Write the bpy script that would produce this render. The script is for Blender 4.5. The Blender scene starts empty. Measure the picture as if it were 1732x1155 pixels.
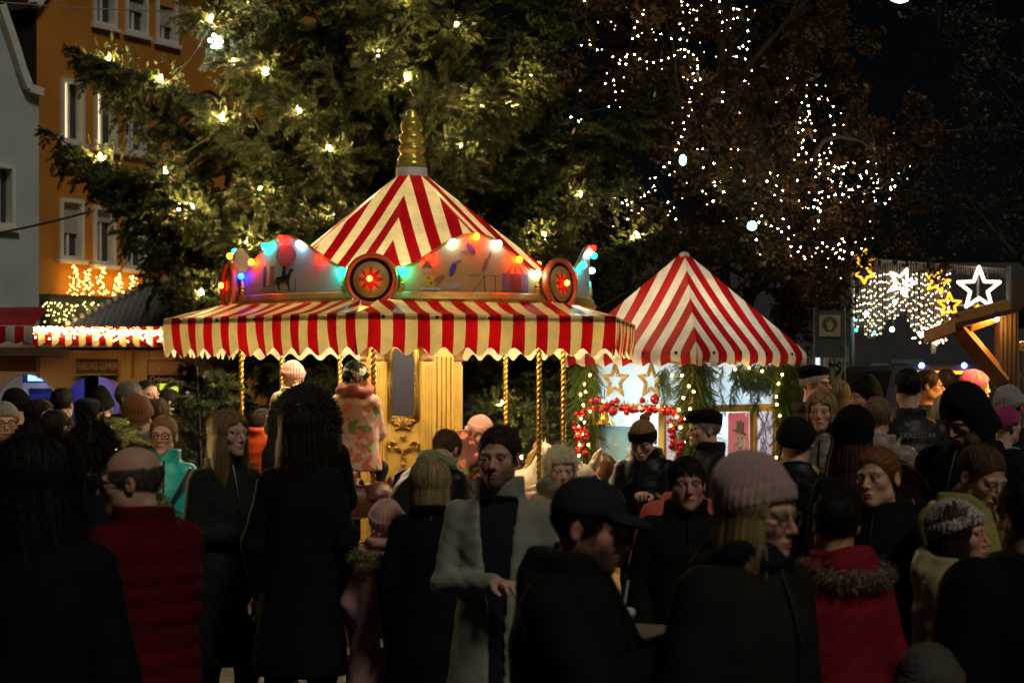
import bpy, math, random
import numpy as np
from mathutils import Vector, Matrix, Euler
R = math.radians
PI = math.pi
random.seed(7)
rng = np.random.default_rng(11)
sc = bpy.context.scene
C = sc.collection

# ------------------------------------------------------------------ camera
F = 3010.0            # focal length in photo pixels (1732 wide)
HX, HY, CAMZ = 866.0, 642.0, 1.9
cam_d = bpy.data.cameras.new('camera')
cam = bpy.data.objects.new('camera', cam_d); C.objects.link(cam)
cam.location = (0, 0, CAMZ); cam.rotation_euler = (R(90), 0, 0)
cam_d.sensor_width = 36.0; cam_d.lens = 36.0 * F / 1732.0
cam_d.shift_y = (HY - 577.5) / 1732.0
cam_d.clip_start = 0.1; cam_d.clip_end = 600
cam_d.dof.use_dof = True; cam_d.dof.focus_distance = 12.8; cam_d.dof.aperture_fstop = 4.0
sc.camera = cam

# ------------------------------------------------------------------ night sky and dim general light
SUN_EL, SUN_AZ = 48.0, 30.0        # dim warm town light from behind the camera on the right
w = bpy.data.worlds.new('World'); sc.world = w; w.use_nodes = True
nt = w.node_tree; nt.nodes.clear()
sky = nt.nodes.new('ShaderNodeTexSky'); sky.sky_type = 'NISHITA'; sky.sun_disc = False
sky.sun_elevation = R(SUN_EL); sky.sun_rotation = R(180 - SUN_AZ)
bg = nt.nodes.new('ShaderNodeBackground'); bg.inputs['Strength'].default_value = 0.00035
wo = nt.nodes.new('ShaderNodeOutputWorld')
nt.links.new(sky.outputs[0], bg.inputs[0]); nt.links.new(bg.outputs[0], wo.inputs[0])
sun_d = bpy.data.lights.new('sun', 'SUN'); sun_d.energy = 0.70; sun_d.angle = R(12); sun_d.color = (1.0, 0.90, 0.76)
sun = bpy.data.objects.new('sun', sun_d); C.objects.link(sun)
sun.rotation_euler = Vector((-math.sin(R(SUN_AZ)), math.cos(R(SUN_AZ)), -math.tan(R(SUN_EL)))).to_track_quat('-Z', 'Y').to_euler()

sc.view_settings.view_transform = 'Standard'; sc.view_settings.look = 'None'
sc.view_settings.exposure = 0.0; sc.view_settings.gamma = 1.0
cy = sc.cycles
cy.use_denoising = True
try: cy.denoiser = 'OPENIMAGEDENOISE'
except Exception: pass
cy.max_bounces = 5; cy.diffuse_bounces = 3; cy.glossy_bounces = 3; cy.transmission_bounces = 4; cy.transparent_max_bounces = 6
cy.sample_clamp_indirect = 6.0; cy.sample_clamp_direct = 0.0
cy.caustics_reflective = False; cy.caustics_refractive = False
cy.use_adaptive_sampling = True; cy.adaptive_threshold = 0.015

# ------------------------------------------------------------------ helpers
def P(px, py, D):
    return Vector(((px - HX) / F * D, D, CAMZ - (py - HY) / F * D))
def PX(px, D): return (px - HX) / F * D
def PZ(py, D): return CAMZ - (py - HY) / F * D

def link(o, parent=None):
    C.objects.link(o)
    if parent is not None: o.parent = parent
    return o
def tag(o, label=None, cat=None, group=None, kind=None):
    if label: o['label'] = label
    if cat: o['category'] = cat
    if group: o['group'] = group
    if kind: o['kind'] = kind
    return o
def thing(name, label, cat, loc=(0, 0, 0), rz=0.0, group=None):
    o = bpy.data.objects.new(name, None); o.empty_display_size = 0.2
    C.objects.link(o); o.location = loc; o.rotation_euler = (0, 0, rz)
    return tag(o, label, cat, group)
def mesh_np(name, V, F_, mats=None, smooth=True, uv=None, col=None, midx=None):
    """V (n,3); F_ list of int arrays (m,3)/(m,4)"""
    V = np.asarray(V, dtype=np.float32)
    if not isinstance(F_, (list, tuple)): F_ = [F_]
    F_ = [np.asarray(f, dtype=np.int32) for f in F_ if len(f)]
    me = bpy.data.meshes.new(name)
    me.vertices.add(len(V)); me.vertices.foreach_set('co', V.ravel())
    li = np.concatenate([f.ravel() for f in F_]); tot = np.concatenate([np.full(len(f), f.shape[1], np.int32) for f in F_])
    st = np.concatenate([[0], np.cumsum(tot)[:-1]]).astype(np.int32)
    me.loops.add(len(li)); me.loops.foreach_set('vertex_index', li)
    me.polygons.add(len(tot)); me.polygons.foreach_set('loop_start', st); me.polygons.foreach_set('loop_total', tot)
    if midx is not None: me.polygons.foreach_set('material_index', np.asarray(midx, np.int32))
    me.polygons.foreach_set('use_smooth', np.full(len(tot), smooth))
    me.update(calc_edges=True)
    if uv is not None:
        l = me.uv_layers.new(name='UVMap'); l.data.foreach_set('uv', np.asarray(uv, np.float32)[li].ravel())
    if col is not None:
        c = np.asarray(col, np.float32)
        if c.shape[1] == 3: c = np.concatenate([c, np.ones((len(c), 1), np.float32)], 1)
        a = me.color_attributes.new('Col', 'FLOAT_COLOR', 'POINT'); a.data.foreach_set('color', c.ravel())
    for m in (mats if isinstance(mats, (list, tuple)) else [mats] if mats else []): me.materials.append(m)
    return me
def obj(name, me, parent=None, loc=(0, 0, 0), rot=(0, 0, 0), scale=(1, 1, 1)):
    o = bpy.data.objects.new(name, me); C.objects.link(o)
    if parent is not None: o.parent = parent
    o.location = loc; o.rotation_euler = rot; o.scale = scale
    return o

class MB:
    """collects simple solids into ONE mesh"""
    def __init__(s): s.v = []; s.f = []; s.uv = []
    def add(s, V, Fs, uv=None):
        b = len(s.v); s.v += [tuple(p) for p in V]; s.f += [tuple(i + b for i in f) for f in Fs]
        return s
    def box(s, c, d, rz=0.0, M=None):
        x, y, z = d[0] / 2, d[1] / 2, d[2] / 2
        V = [Vector((a * x, b * y, e * z)) for a in (-1, 1) for b in (-1, 1) for e in (-1, 1)]
        M = M if M is not None else Matrix.Rotation(rz, 3, 'Z')
        V = [M @ p + Vector(c) for p in V]
        return s.add(V, [(0, 1, 3, 2), (4, 6, 7, 5), (0, 4, 5, 1), (2, 3, 7, 6), (0, 2, 6, 4), (1, 5, 7, 3)])
    def bar(s, a, b, w, h=None):
        a, b = Vector(a), Vector(b); d = b - a; L = d.length
        q = d.to_track_quat('X', 'Z').to_matrix()
        return s.box((a + b) / 2, (L, w, h if h else w), M=q)
    def rollbar(s, a, b, w, h, roll):
        a, b = Vector(a), Vector(b); d = b - a
        q = d.to_track_quat('X', 'Z').to_matrix() @ Matrix.Rotation(roll, 3, 'X')
        return s.box((a + b) / 2, (d.length, w, h), M=q)
    def tube(s, pts, r, n=8, cap=True):
        pts = [Vector(p) for p in pts]; rr = r if isinstance(r, (list, tuple)) else [r] * len(pts)
        V = []; Fs = []
        up = Vector((0, 0, 1))
        for i, p in enumerate(pts):
            t = (pts[min(i + 1, len(pts) - 1)] - pts[max(i - 1, 0)]).normalized()
            a = t.cross(up)
            if a.length < 1e-3: a = t.cross(Vector((1, 0, 0)))
            a.normalize(); b = a.cross(t).normalized()
            for k in range(n):
                an = 2 * PI * k / n
                V.append(p + (a * math.cos(an) + b * math.sin(an)) * rr[i])
        for i in range(len(pts) - 1):
            for k in range(n):
                k2 = (k + 1) % n
                Fs.append((i * n + k, (i + 1) * n + k, (i + 1) * n + k2, i * n + k2))
        if cap:
            Fs.append(tuple(range(n))); Fs.append(tuple((len(pts) - 1) * n + k for k in reversed(range(n))))
        return s.add(V, Fs)
    def lathe(s, prof, n=24, c=(0, 0, 0), a0=0.0):
        V = []; Fs = []
        for (r, z) in prof:
            for k in range(n):
                an = a0 + 2 * PI * k / n
                V.append((c[0] + r * math.sin(an), c[1] - r * math.cos(an), c[2] + z))
        m = len(prof)
        for i in range(m - 1):
            for k in range(n):
                k2 = (k + 1) % n
                Fs.append((i * n + k, i * n + k2, (i + 1) * n + k2, (i + 1) * n + k))
        return s.add(V, Fs)
    def prism(s, poly, M, depth):
        """poly: list of (u,v) -> M @ (u,v,0) extruded along M's z by depth"""
        n = len(poly)
        if depth == 0: return s.add([M @ Vector((u, v, 0)) for u, v in poly], [tuple(range(n))])
        V = [M @ Vector((u, v, 0)) for u, v in poly] + [M @ Vector((u, v, depth)) for u, v in poly]
        Fs = [tuple(reversed(range(n))), tuple(range(n, 2 * n))] + [(i, (i + 1) % n, n + (i + 1) % n, n + i) for i in range(n)]
        return s.add(V, Fs)
    def ball(s, c, r, n=10, m=6, sz=1.0):
        prof = [(max(1e-4, r * math.sin(PI * i / m)), -r * sz * math.cos(PI * i / m)) for i in range(m + 1)]
        return s.lathe(prof, n, c)
    def mesh(s, name, m, smooth=False):
        me = bpy.data.meshes.new(name); me.from_pydata(s.v, [], s.f); me.update()
        me.polygons.foreach_set('use_smooth', [smooth] * len(me.polygons))
        for x in (m if isinstance(m, (list, tuple)) else [m]): me.materials.append(x)
        return me
    def build(s, name, m, parent=None, smooth=False, **k):
        return obj(name, s.mesh(name, m, smooth), parent, **k)

# ------------------------------------------------------------------ materials
def newmat(name):
    m = bpy.data.materials.new(name); m.use_nodes = True
    t = m.node_tree; b = t.nodes['Principled BSDF']
    return m, t, b
def N(t, typ, **k):
    n = t.nodes.new(typ)
    for a, v in k.items():
        if hasattr(n, a): setattr(n, a, v)
    return n
def coords(t, scale=1.0, kind='Object', sc3=None):
    tc = N(t, 'ShaderNodeTexCoord'); mp = N(t, 'ShaderNodeMapping')
    mp.inputs['Scale'].default_value = sc3 if sc3 else (scale,) * 3
    t.links.new(tc.outputs[kind], mp.inputs[0]); return mp.outputs[0]
def noise(t, vec, scale, detail=4, rough=0.55):
    n = N(t, 'ShaderNodeTexNoise'); n.inputs['Scale'].default_value = scale
    n.inputs['Detail'].default_value = detail; n.inputs['Roughness'].default_value = rough
    if vec is not None: t.links.new(vec, n.inputs['Vector'])
    return n
def ramp(t, fac, stops):
    r = N(t, 'ShaderNodeValToRGB'); e = r.color_ramp.elements
    while len(e) < len(stops): e.new(0.5)
    for i, (p, c) in enumerate(stops):
        e[i].position = p; e[i].color = (*c[:3], 1)
    t.links.new(fac, r.inputs[0]); return r.outputs[0]
def bump(t, b, h, strength=0.3, dist=0.01):
    n = N(t, 'ShaderNodeBump'); n.inputs['Strength'].default_value = strength; n.inputs['Distance'].default_value = dist
    t.links.new(h, n.inputs['Height']); t.links.new(n.outputs[0], b.inputs['Normal'])
def mixc(t, fac, a, b, mode='MIX'):
    n = N(t, 'ShaderNodeMix'); n.data_type = 'RGBA'; n.blend_type = mode
    for s_, v in ((0, fac), (6, a), (7, b)):
        if hasattr(v, 'is_output') or isinstance(v, bpy.types.NodeSocket): t.links.new(v, n.inputs[s_])
        elif s_ == 0: n.inputs[0].default_value = v
        else: n.inputs[s_].default_value = (*v[:3], 1)
    return n.outputs[2]
def sc_col(c, k): return tuple(min(1, x * k) for x in c)
MATS = {}
def mat(name, col, rough=0.6, metal=0.0, var=0.25, vs=6.0, bs=0.15, bscale=60, bd=0.004, spec=0.5, sheen=0.0):
    """plain surface with large blotches, fine grain and bump"""
    if name in MATS: return MATS[name]
    m, t, b = newmat(name); v = coords(t)
    n1 = noise(t, v, vs, 5); n2 = noise(t, v, bscale, 3)
    cc = ramp(t, n1.outputs[0], [(0.25, sc_col(col, 1 - var)), (0.75, sc_col(col, 1 + var))])
    t.links.new(cc, b.inputs['Base Color'])
    b.inputs['Roughness'].default_value = rough; b.inputs['Metallic'].default_value = metal
    b.inputs['Specular IOR Level'].default_value = spec
    if sheen: b.inputs['Sheen Weight'].default_value = sheen; b.inputs['Sheen Roughness'].default_value = 0.6
    if bs: bump(t, b, n2.outputs[0], bs, bd)
    MATS[name] = m; return m
def emis(name, col, strength, sample=True, base=None):
    if name in MATS: return MATS[name]
    m, t, b = newmat(name)
    b.inputs['Base Color'].default_value = (*(base or col), 1)
    b.inputs['Emission Color'].default_value = (*col, 1); b.inputs['Emission Strength'].default_value = strength
    b.inputs['Roughness'].default_value = 0.3
    try: m.cycles.emission_sampling = 'AUTO' if sample else 'NONE'
    except Exception: pass
    MATS[name] = m; return m
def wood(name, col, rough=0.7, grain=(2, 2, 30), var=0.35):
    if name in MATS: return MATS[name]
    m, t, b = newmat(name); v = coords(t, sc3=grain)
    n1 = noise(t, v, 3.0, 6, 0.65); v2 = coords(t, 1.0); n2 = noise(t, v2, 1.6, 3)
    c1 = ramp(t, n1.outputs[0], [(0.3, sc_col(col, 1 - var)), (0.7, sc_col(col, 1 + var))])
    c2 = mixc(t, 0.35, c1, ramp(t, n2.outputs[0], [(0.3, sc_col(col, 0.55)), (0.7, sc_col(col, 1.25))]))
    t.links.new(c2, b.inputs['Base Color']); b.inputs['Roughness'].default_value = rough
    bump(t, b, n1.outputs[0], 0.35, 0.004); MATS[name] = m; return m
def stripes(name, width, c1, c2, rough=0.32, trans=0.45, coat=0.3):
    """striped tarpaulin: stripes follow UV.x in metres; translucent PVC"""
    if name in MATS: return MATS[name]
    m, t, b = newmat(name)
    uv = N(t, 'ShaderNodeUVMap'); sp = N(t, 'ShaderNodeSeparateXYZ'); t.links.new(uv.outputs[0], sp.inputs[0])
    d = N(t, 'ShaderNodeMath', operation='DIVIDE'); d.inputs[1].default_value = 2 * width; t.links.new(sp.outputs[0], d.inputs[0])
    f = N(t, 'ShaderNodeMath', operation='FRACT'); t.links.new(d.outputs[0], f.inputs[0])
    g = N(t, 'ShaderNodeMath', operation='GREATER_THAN'); g.inputs[1].default_value = 0.5; t.links.new(f.outputs[0], g.inputs[0])
    v = coords(t); n1 = noise(t, v, 3.5, 8, 0.68); n2 = noise(t, v, 6.0, 4, 0.6)
    st_ = ramp(t, n1.outputs[0], [(0.36, (0, 0, 0)), (0.60, (1, 1, 1))])
    a = mixc(t, st_, sc_col(c1, 0.66), sc_col(c1, 1.08)); bb = mixc(t, st_, sc_col(c2, 0.74), sc_col(c2, 1.04))
    c = mixc(t, g.outputs[0], a, bb)
    t.links.new(c, b.inputs['Base Color']); b.inputs['Roughness'].default_value = rough
    b.inputs['Coat Weight'].default_value = coat; b.inputs['Coat Roughness'].default_value = 0.18
    bump(t, b, n2.outputs[0], 0.55, 0.03)
    tr = N(t, 'ShaderNodeBsdfTranslucent'); t.links.new(c, tr.inputs[0])
    mx = N(t, 'ShaderNodeMixShader'); mx.inputs[0].default_value = trans
    t.links.new(b.outputs[0], mx.inputs[1]); t.links.new(tr.outputs[0], mx.inputs[2])
    t.links.new(mx.outputs[0], t.nodes['Material Output'].inputs[0])
    MATS[name] = m; return m
def translucent(name, col, trans=0.6, rough=0.5):
    if name in MATS: return MATS[name]
    m, t, b = newmat(name); v = coords(t); n1 = noise(t, v, 4.0, 4)
    c = mixc(t, n1.outputs[0], sc_col(col, 0.9), sc_col(col, 1.05)); t.links.new(c, b.inputs['Base Color']); b.inputs['Roughness'].default_value = rough
    tr = N(t, 'ShaderNodeBsdfTranslucent'); t.links.new(c, tr.inputs[0])
    mx = N(t, 'ShaderNodeMixShader'); mx.inputs[0].default_value = trans
    t.links.new(b.outputs[0], mx.inputs[1]); t.links.new(tr.outputs[0], mx.inputs[2])
    t.links.new(mx.outputs[0], t.nodes['Material Output'].inputs[0]); MATS[name] = m; return m

RED = (0.30, 0.003, 0.007); CREAM = (0.80, 0.73, 0.44)
M_roof = stripes('roof_canvas', 0.0926, RED, CREAM, trans=0.45)
M_awn = stripes('awning_canvas', 0.0886, RED, CREAM, trans=0.7, coat=0.4)
M_lining = translucent('awning_lining', (0.88, 0.80, 0.56), 0.7)
M_booth = stripes('booth_canvas', 0.106, (0.42, 0.006, 0.010), (0.82, 0.77, 0.60), rough=0.42, trans=0.35, coat=0.15)
M_gold = mat('gold_paint', (0.42, 0.27, 0.05), 0.38, 0.55, 0.35, 9, 0.3, 70)
M_oldgold = mat('antique_gold', (0.62, 0.52, 0.09), 0.24, 0.45, 0.4, 12, 0.25, 80)
M_ochre = mat('ochre_paint', (0.62, 0.40, 0.09), 0.42, 0.0, 0.2, 7, 0.25, 40)
M_brown = mat('carved_brown', (0.18, 0.07, 0.02), 0.4, 0.2, 0.4, 20, 0.4, 60)
M_brass = mat('brass', (0.60, 0.36, 0.08), 0.25, 0.85, 0.2, 10, 0.1, 80)
M_black = mat('black_metal', (0.012, 0.012, 0.013), 0.5, 0.0, 0.3)
M_white = mat('white_paint', (0.75, 0.74, 0.70), 0.5, 0.0, 0.12)
M_cable = mat('cable_rubber', (0.015, 0.018, 0.012), 0.6, 0, 0.2, bs=0)
# ------------------------------------------------------------------ ground
def ground_mat():
    m, t, b = newmat('cobbles'); v = coords(t)
    vo = N(t, 'ShaderNodeTexVoronoi', feature='DISTANCE_TO_EDGE'); vo.inputs['Scale'].default_value = 7.0; t.links.new(v, vo.inputs['Vector'])
    n1 = noise(t, v, 2.0, 5)
    c = ramp(t, n1.outputs[0], [(0.3, (0.05, 0.047, 0.043)), (0.7, (0.10, 0.094, 0.085))])
    j = ramp(t, vo.outputs['Distance'], [(0.0, (0.25, 0.25, 0.25)), (0.09, (1, 1, 1))])
    t.links.new(mixc(t, 1.0, c, j, 'MULTIPLY'), b.inputs['Base Color']); b.inputs['Roughness'].default_value = 0.55
    bump(t, b, j, 0.5, 0.012); return m
g = MB(); g.add([(-150, -20, 0), (150, -20, 0), (150, 300, 0), (-150, 300, 0)], [(0, 1, 2, 3)])
tag(g.build('ground', ground_mat()), kind='structure')

# ------------------------------------------------------------------ orange gabled building, left
PLAST = mat('orange_plaster', (0.54, 0.215, 0.024), 0.85, 0, 0.22, 0.9, 0.3, 40, 0.006)
PLASTW = mat('pale_plaster', (0.50, 0.56, 0.54), 0.85, 0, 0.12, 1.2, 0.3, 40, 0.006)
TRIM = mat('window_trim', (0.74, 0.72, 0.62), 0.6, 0, 0.12)
PANE = mat('dark_pane', (0.05, 0.052, 0.05), 0.15, 0, 0.2, bs=0)
BLIND = mat('roller_blind', (0.40, 0.38, 0.32), 0.7, 0, 0.1)
ROOFT = mat('dark_roof_tile', (0.03, 0.02, 0.017), 0.8, 0, 0.3)
LITW = emis('lit_room', (1.0, 0.84, 0.52), 1.2, False)

class Plane2D:
    """vertical facade: origin at photo pixel column px0 at distance D0, running towards px1 at distance D1"""
    def __init__(s, px0, D0, px1, D1):
        s.a = Vector((PX(px0, D0), D0, 0)); b = Vector((PX(px1, D1), D1, 0))
        s.u = (b - s.a).normalized(); s.n = Vector((s.u.y, -s.u.x, 0))       # normal to the camera side
        s.M = Matrix((( s.u.x, 0, s.n.x, s.a.x), (s.u.y, 0, s.n.y, s.a.y), (0, 1, 0, 0), (0, 0, 0, 1)))
    def uv(s, px, py):
        k = (px - HX) / F       # ray X = k*Y
        t_ = (k * s.a.y - s.a.x) / (s.u.x - k * s.u.y)
        D = s.a.y + s.u.y * t_
        return t_, PZ(py, D)
    def pt(s, u, v, d=0.0):
        return s.a + s.u * u + s.n * d + Vector((0, 0, v))
def facade_window(pl, parent, u0, u1, v0, v1, lit=None, blind=0.0, deep=0.16, sill=True):
    """frame, panes and sill set into a real opening box"""
    w = MB(); fw = 0.07
    for (a, b, c, d) in ((u0, u0 + fw, v0, v1), (u1 - fw, u1, v0, v1), (u0 + fw, u1 - fw, v0, v0 + fw), (u0 + fw, u1 - fw, v1 - fw, v1)):
        w.prism([(a, c), (b, c), (b, d), (a, d)], pl.M @ Matrix.Translation((0, 0, -deep + 0.02)), deep + 0.03)
    um = (u0 + u1) / 2
    w.prism([(um - 0.025, v0 + fw), (um + 0.025, v0 + fw), (um + 0.025, v1 - fw), (um - 0.025, v1 - fw)], pl.M @ Matrix.Translation((0, 0, -deep + 0.03)), 0.05)
    win = w.build('window', TRIM, parent)
    for k, (a, b) in enumerate(((u0 + fw, um - 0.025), (um + 0.025, u1 - fw))):
        MB().prism([(a, v0 + fw), (b, v0 + fw), (b, v1 - fw), (a, v1 - fw)], pl.M @ Matrix.Translation((0, 0, -deep + 0.025)), 0.012).build('pane', LITW if (lit and k in lit) else PANE, win)
    if blind > 0:
        MB().prism([(u0 + fw, v1 - fw - blind * (v1 - v0)), (u1 - fw, v1 - fw - blind * (v1 - v0)), (u1 - fw, v1 - fw), (u0 + fw, v1 - fw)], pl.M @ Matrix.Translation((0, 0, -deep + 0.09)), 0.015).build('blind', BLIND, win)
    if sill:
        MB().prism([(u0 - 0.06, v0 - 0.07), (u1 + 0.06, v0 - 0.07), (u1 + 0.06, v0), (u0 - 0.06, v0)], pl.M, 0.09).build('sill', TRIM, win)
    return win
def wall_with_holes(name, m, parent, pl, outline_top, u0, u1, holes, thick=0.3):
    """wall made of cells round the openings (so the openings are real), plus a top outline polygon"""
    us = sorted({u0, u1, *[h[0] for h in holes], *[h[1] for h in holes]}); vs_top = outline_top
    vs = sorted({0.0, vs_top, *[h[2] for h in holes], *[h[3] for h in holes]})
    b = MB()
    for i in range(len(us) - 1):
        for j in range(len(vs) - 1):
            uc, vc = (us[i] + us[i + 1]) / 2, (vs[j] + vs[j + 1]) / 2
            if any(h[0] < uc < h[1] and h[2] < vc < h[3] for h in holes): continue
            q = [(us[i], vs[j]), (us[i + 1], vs[j]), (us[i + 1], vs[j + 1]), (us[i], vs[j + 1])]
            n0 = len(b.v)
            b.add([pl.pt(u, v, 0) for u, v in q], [(0, 1, 2, 3)])
    for h in holes:      # reveals
        q = [(h[0], h[2]), (h[1], h[2]), (h[1], h[3]), (h[0], h[3])]
        for k in range(4):
            a, c = q[k], q[(k + 1) % 4]
            b.add([pl.pt(*a, 0), pl.pt(*c, 0), pl.pt(*c, -0.22), pl.pt(*a, -0.22)], [(0, 1, 2, 3)])
        b.add([pl.pt(*a, -0.22) for a in q], [(0, 1, 2, 3)])
    return b.build(name, m, parent)

pl = Plane2D(62, 32.0, 330, 35.6)
B1 = thing('orange_house', 'orange plastered gabled house with pale window frames behind the fir tree', 'building', pl.a)
B1.location = (0, 0, 0)
rects = []   # (pxl, pyt, pxr, pyb, lit, blind)
rects += [(157, -42, 196, 50, None, 0.0), (211, -30, 249, 63, None, 0.45), (263, -20, 299, 78, None, 0.6)]
rects += [(102, 131, 141, 245, (0,), 0), (158, 140, 196, 255, (0,), 0), (211, 152, 246, 263, None, 0.3)]
rects += [(100, 334, 140, 441, None, 0.5), (157, 347, 194, 450, None, 0.2), (210, 360, 246, 457, None, 0)]
holes = []
for (a, b_, c, d, lit, bl) in rects:
    u0, v1 = pl.uv(a, b_); u1, v0 = pl.uv(c, d); u0b, v1b = pl.uv(c, b_)
    holes.append((u0, u1, v0, (v1 + v1) / 2, lit, bl))
wall_with_holes('wall', PLAST, B1, pl, 9.2, 0.0, 9.0, holes)
gtop = [(0.0, 9.2), (9.0, 9.2), (9.0, 9.4), (4.5, 14.5)]
MB().add([pl.pt(u, v, 0.0) for u, v in gtop], [(0, 1, 2, 3)]).build('gable', PLAST, B1)
vg = MB(); a = pl.pt(-0.02, 8.1, 0.04)
vg.bar(pl.pt(-0.12, 8.6, 0.06), pl.pt(4.5, 14.6, 0.06), 0.22, 0.14); vg.build('verge_board', TRIM, B1)
rf = MB(); rf.add([pl.pt(-0.15, 8.55, 0.1), pl.pt(4.5, 14.6, 0.1), pl.pt(4.5, 14.6, -9), pl.pt(-0.15, 8.55, -9)], [(0, 1, 2, 3)])
rf.add([pl.pt(0, 0, 0), pl.pt(0, 9.2, 0), pl.pt(0, 9.2, -9), pl.pt(0, 0, -9)], [(0, 1, 2, 3)])
rf.build('roof', ROOFT, B1)
for h in holes: facade_window(pl, B1, h[0], h[1], h[2], h[3], h[4], h[5])
u, v = pl.uv(66, 498)
led_z = v
MB().prism([(0.0, v - 0.55), (9.0, v - 0.55), (9.0, v), (0.0, v)], pl.M, 0.35).build('ledge', mat('ledge_stone', (0.10, 0.085, 0.05), 0.8, 0, 0.2), B1)

# string lights on the ledge: five cone shaped figures and a curtain below
LEDW = emis('led_warm', (1.0, 0.56, 0.11), 15, True)
LEDY = emis('led_yellow', (1.0, 0.85, 0.22), 9, False)
led_me = MB().ball((0, 0, 0), 1.0, 6, 4).mesh('led', LEDW, True)
ledy_me = MB().ball((0, 0, 0), 1.0, 6, 4).mesh('led', LEDY, True)
WIRE = mat('thin_wire', (0.03, 0.025, 0.02), 0.6, 0, 0.2, bs=0)
rnd = random.Random(3)
LT = thing('cone_light_figures', 'row of glowing warm string light cones on the orange house ledge', 'fairy lights', (0, 0, 0))
for k, cx in enumerate((112, 134, 158, 186, 212, 236)):
    top = (450, 455, 450, 462, 462, 470)[k] + k
    n = 34 if k < 5 else 14
    w_ = MB(); p0 = pl.uv(cx, top); p1 = pl.uv(cx, 502); w_.tube([pl.pt(*p0, 0.22), pl.pt(*p1, 0.22)], 0.008, 4)
    cone = w_.build('frame', WIRE, LT)
    for i in range(n):
        f = (i + 0.5) / n
        yy = top + f * (500 - top) + rnd.uniform(-1.5, 1.5); xx = cx + rnd.uniform(-1, 1) * (1.5 + f * 11)
        uu, vv = pl.uv(xx, yy); o = obj('led', led_me, cone, loc=pl.pt(uu, vv, 0.2 + rnd.uniform(-0.06, 0.08)), scale=(0.0135,) * 3)
LC = thing('light_curtain', 'yellow fairy light curtain on the wall below the house ledge', 'fairy lights', (0, 0, 0))
w_ = MB(); uu0, vv0 = pl.uv(70, 512); uu1, vv1 = pl.uv(168, 514); w_.tube([pl.pt(uu0, vv0, 0.42), pl.pt(uu1, vv1, 0.42)], 0.008, 4); w_.build('wire', WIRE, LC)
for i in range(85):
    xx = rnd.uniform(44, 165); yy = 512 + rnd.uniform(0, 34) * (1 if xx > 68 else 1)
    uu, vv = pl.uv(xx, yy); obj('led', ledy_me, LC, loc=pl.pt(uu, vv, 0.42), scale=(0.012,) * 3)

# ------------------------------------------------------------------ pale house at the left edge
pw = Plane2D(-260, 26.0, 66, 28.6)
B2 = thing('pale_house', 'grey green plastered house with stepped white gable cornice at left edge', 'building')
h1 = [*pw.uv(-18, 385)[:1], pw.uv(24, 278)[0], pw.uv(10, 385)[1], pw.uv(10, 278)[1]]
h2 = [pw.uv(-40, 550)[0], pw.uv(20, 550)[0], pw.uv(0, 552)[1], pw.uv(0, 520)[1]]
UE = pw.uv(66, 160)[0]; VE = pw.uv(60, 152)[1]
wall_with_holes('wall', PLASTW, B2, pw, VE, 0.0, UE, [h1, h2])
facade_window(pw, B2, *h1, None, 0.0)
sw = facade_window(pw, B2, *h2, (0, 1), 0.0, sill=False)
ua, va = pw.uv(44, 150); ub, vb = pw.uv(-2, 12)
MB().add([pw.pt(0, VE, 0), pw.pt(ua, va, 0), pw.pt(ub, vb, 0), pw.pt(0, vb + 3, 0)], [(0, 1, 2, 3)]).build('gable', PLASTW, B2)
cn = MB(); pts = [pw.pt(*pw.uv(66, 158), 0.06), pw.pt(*pw.uv(44, 150), 0.06), pw.pt(*pw.uv(32, 120), 0.06), pw.pt(*pw.uv(20, 80), 0.06), pw.pt(*pw.uv(-4, 10), 0.06)]
for a, b_ in zip(pts[:-1], pts[1:]): cn.bar(a, b_, 0.16, 0.13)
cn.build('cornice', TRIM, B2)
MB().add([pw.pt(UE, 0, 0), pw.pt(UE, VE, 0), pw.pt(UE, VE, -8), pw.pt(UE, 0, -8)], [(0, 1, 2, 3)]).build('side_wall', PLASTW, B2)

# ------------------------------------------------------------------ overhead cables
def cable(label, a, b, r, sag, m=None):
    pts = [Vector(a).lerp(Vector(b), i / 16) - Vector((0, 0, sag * 4 * (i / 16) * (1 - i / 16))) for i in range(17)]
    tag(MB().tube(pts, r, 6).build('overhead_cable', m or M_cable, None, True), label, 'cable')
cable('thick black cable slanting up from the left edge to the fir', P(-80, 408, 16), P(160, 356, 16.3), 0.012, 0.02)
cable('thin pale wire across the top left before the orange house', P(-60, -2, 24), P(345, 20, 24), 0.008, 0.04, mat('pale_wire', (0.4, 0.35, 0.28), 0.5, 0, 0.1, bs=0))
cable('thin dark wire high at the right against the night sky', P(1320, 228, 34), P(1800, 202, 34), 0.010, 0.1, mat('grey_wire', (0.12, 0.12, 0.13), 0.5, 0, 0.1, bs=0))
# ------------------------------------------------------------------ foliage: small sprigs scattered by a node modifier inside ONE crown object
def leafmat(name, c1, c2, trans=0.25, rough=0.55):
    if name in MATS: return MATS[name]
    m, t, b = newmat(name)
    oi = N(t, 'ShaderNodeObjectInfo'); g = N(t, 'ShaderNodeNewGeometry'); v = coords(t, 1.0)
    at = N(t, 'ShaderNodeAttribute'); at.attribute_type = 'INSTANCER'; at.attribute_name = 'tone'
    c = mixc(t, at.outputs['Fac'], c1, c2)
    t.links.new(c, b.inputs['Base Color']); b.inputs['Roughness'].default_value = rough
    tr = N(t, 'ShaderNodeBsdfTranslucent'); t.links.new(c, tr.inputs[0])
    mx = N(t, 'ShaderNodeMixShader'); mx.inputs[0].default_value = trans
    t.links.new(b.outputs[0], mx.inputs[1]); t.links.new(tr.outputs[0], mx.inputs[2])
    t.links.new(mx.outputs[0], t.nodes['Material Output'].inputs[0]); MATS[name] = m; return m
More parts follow.
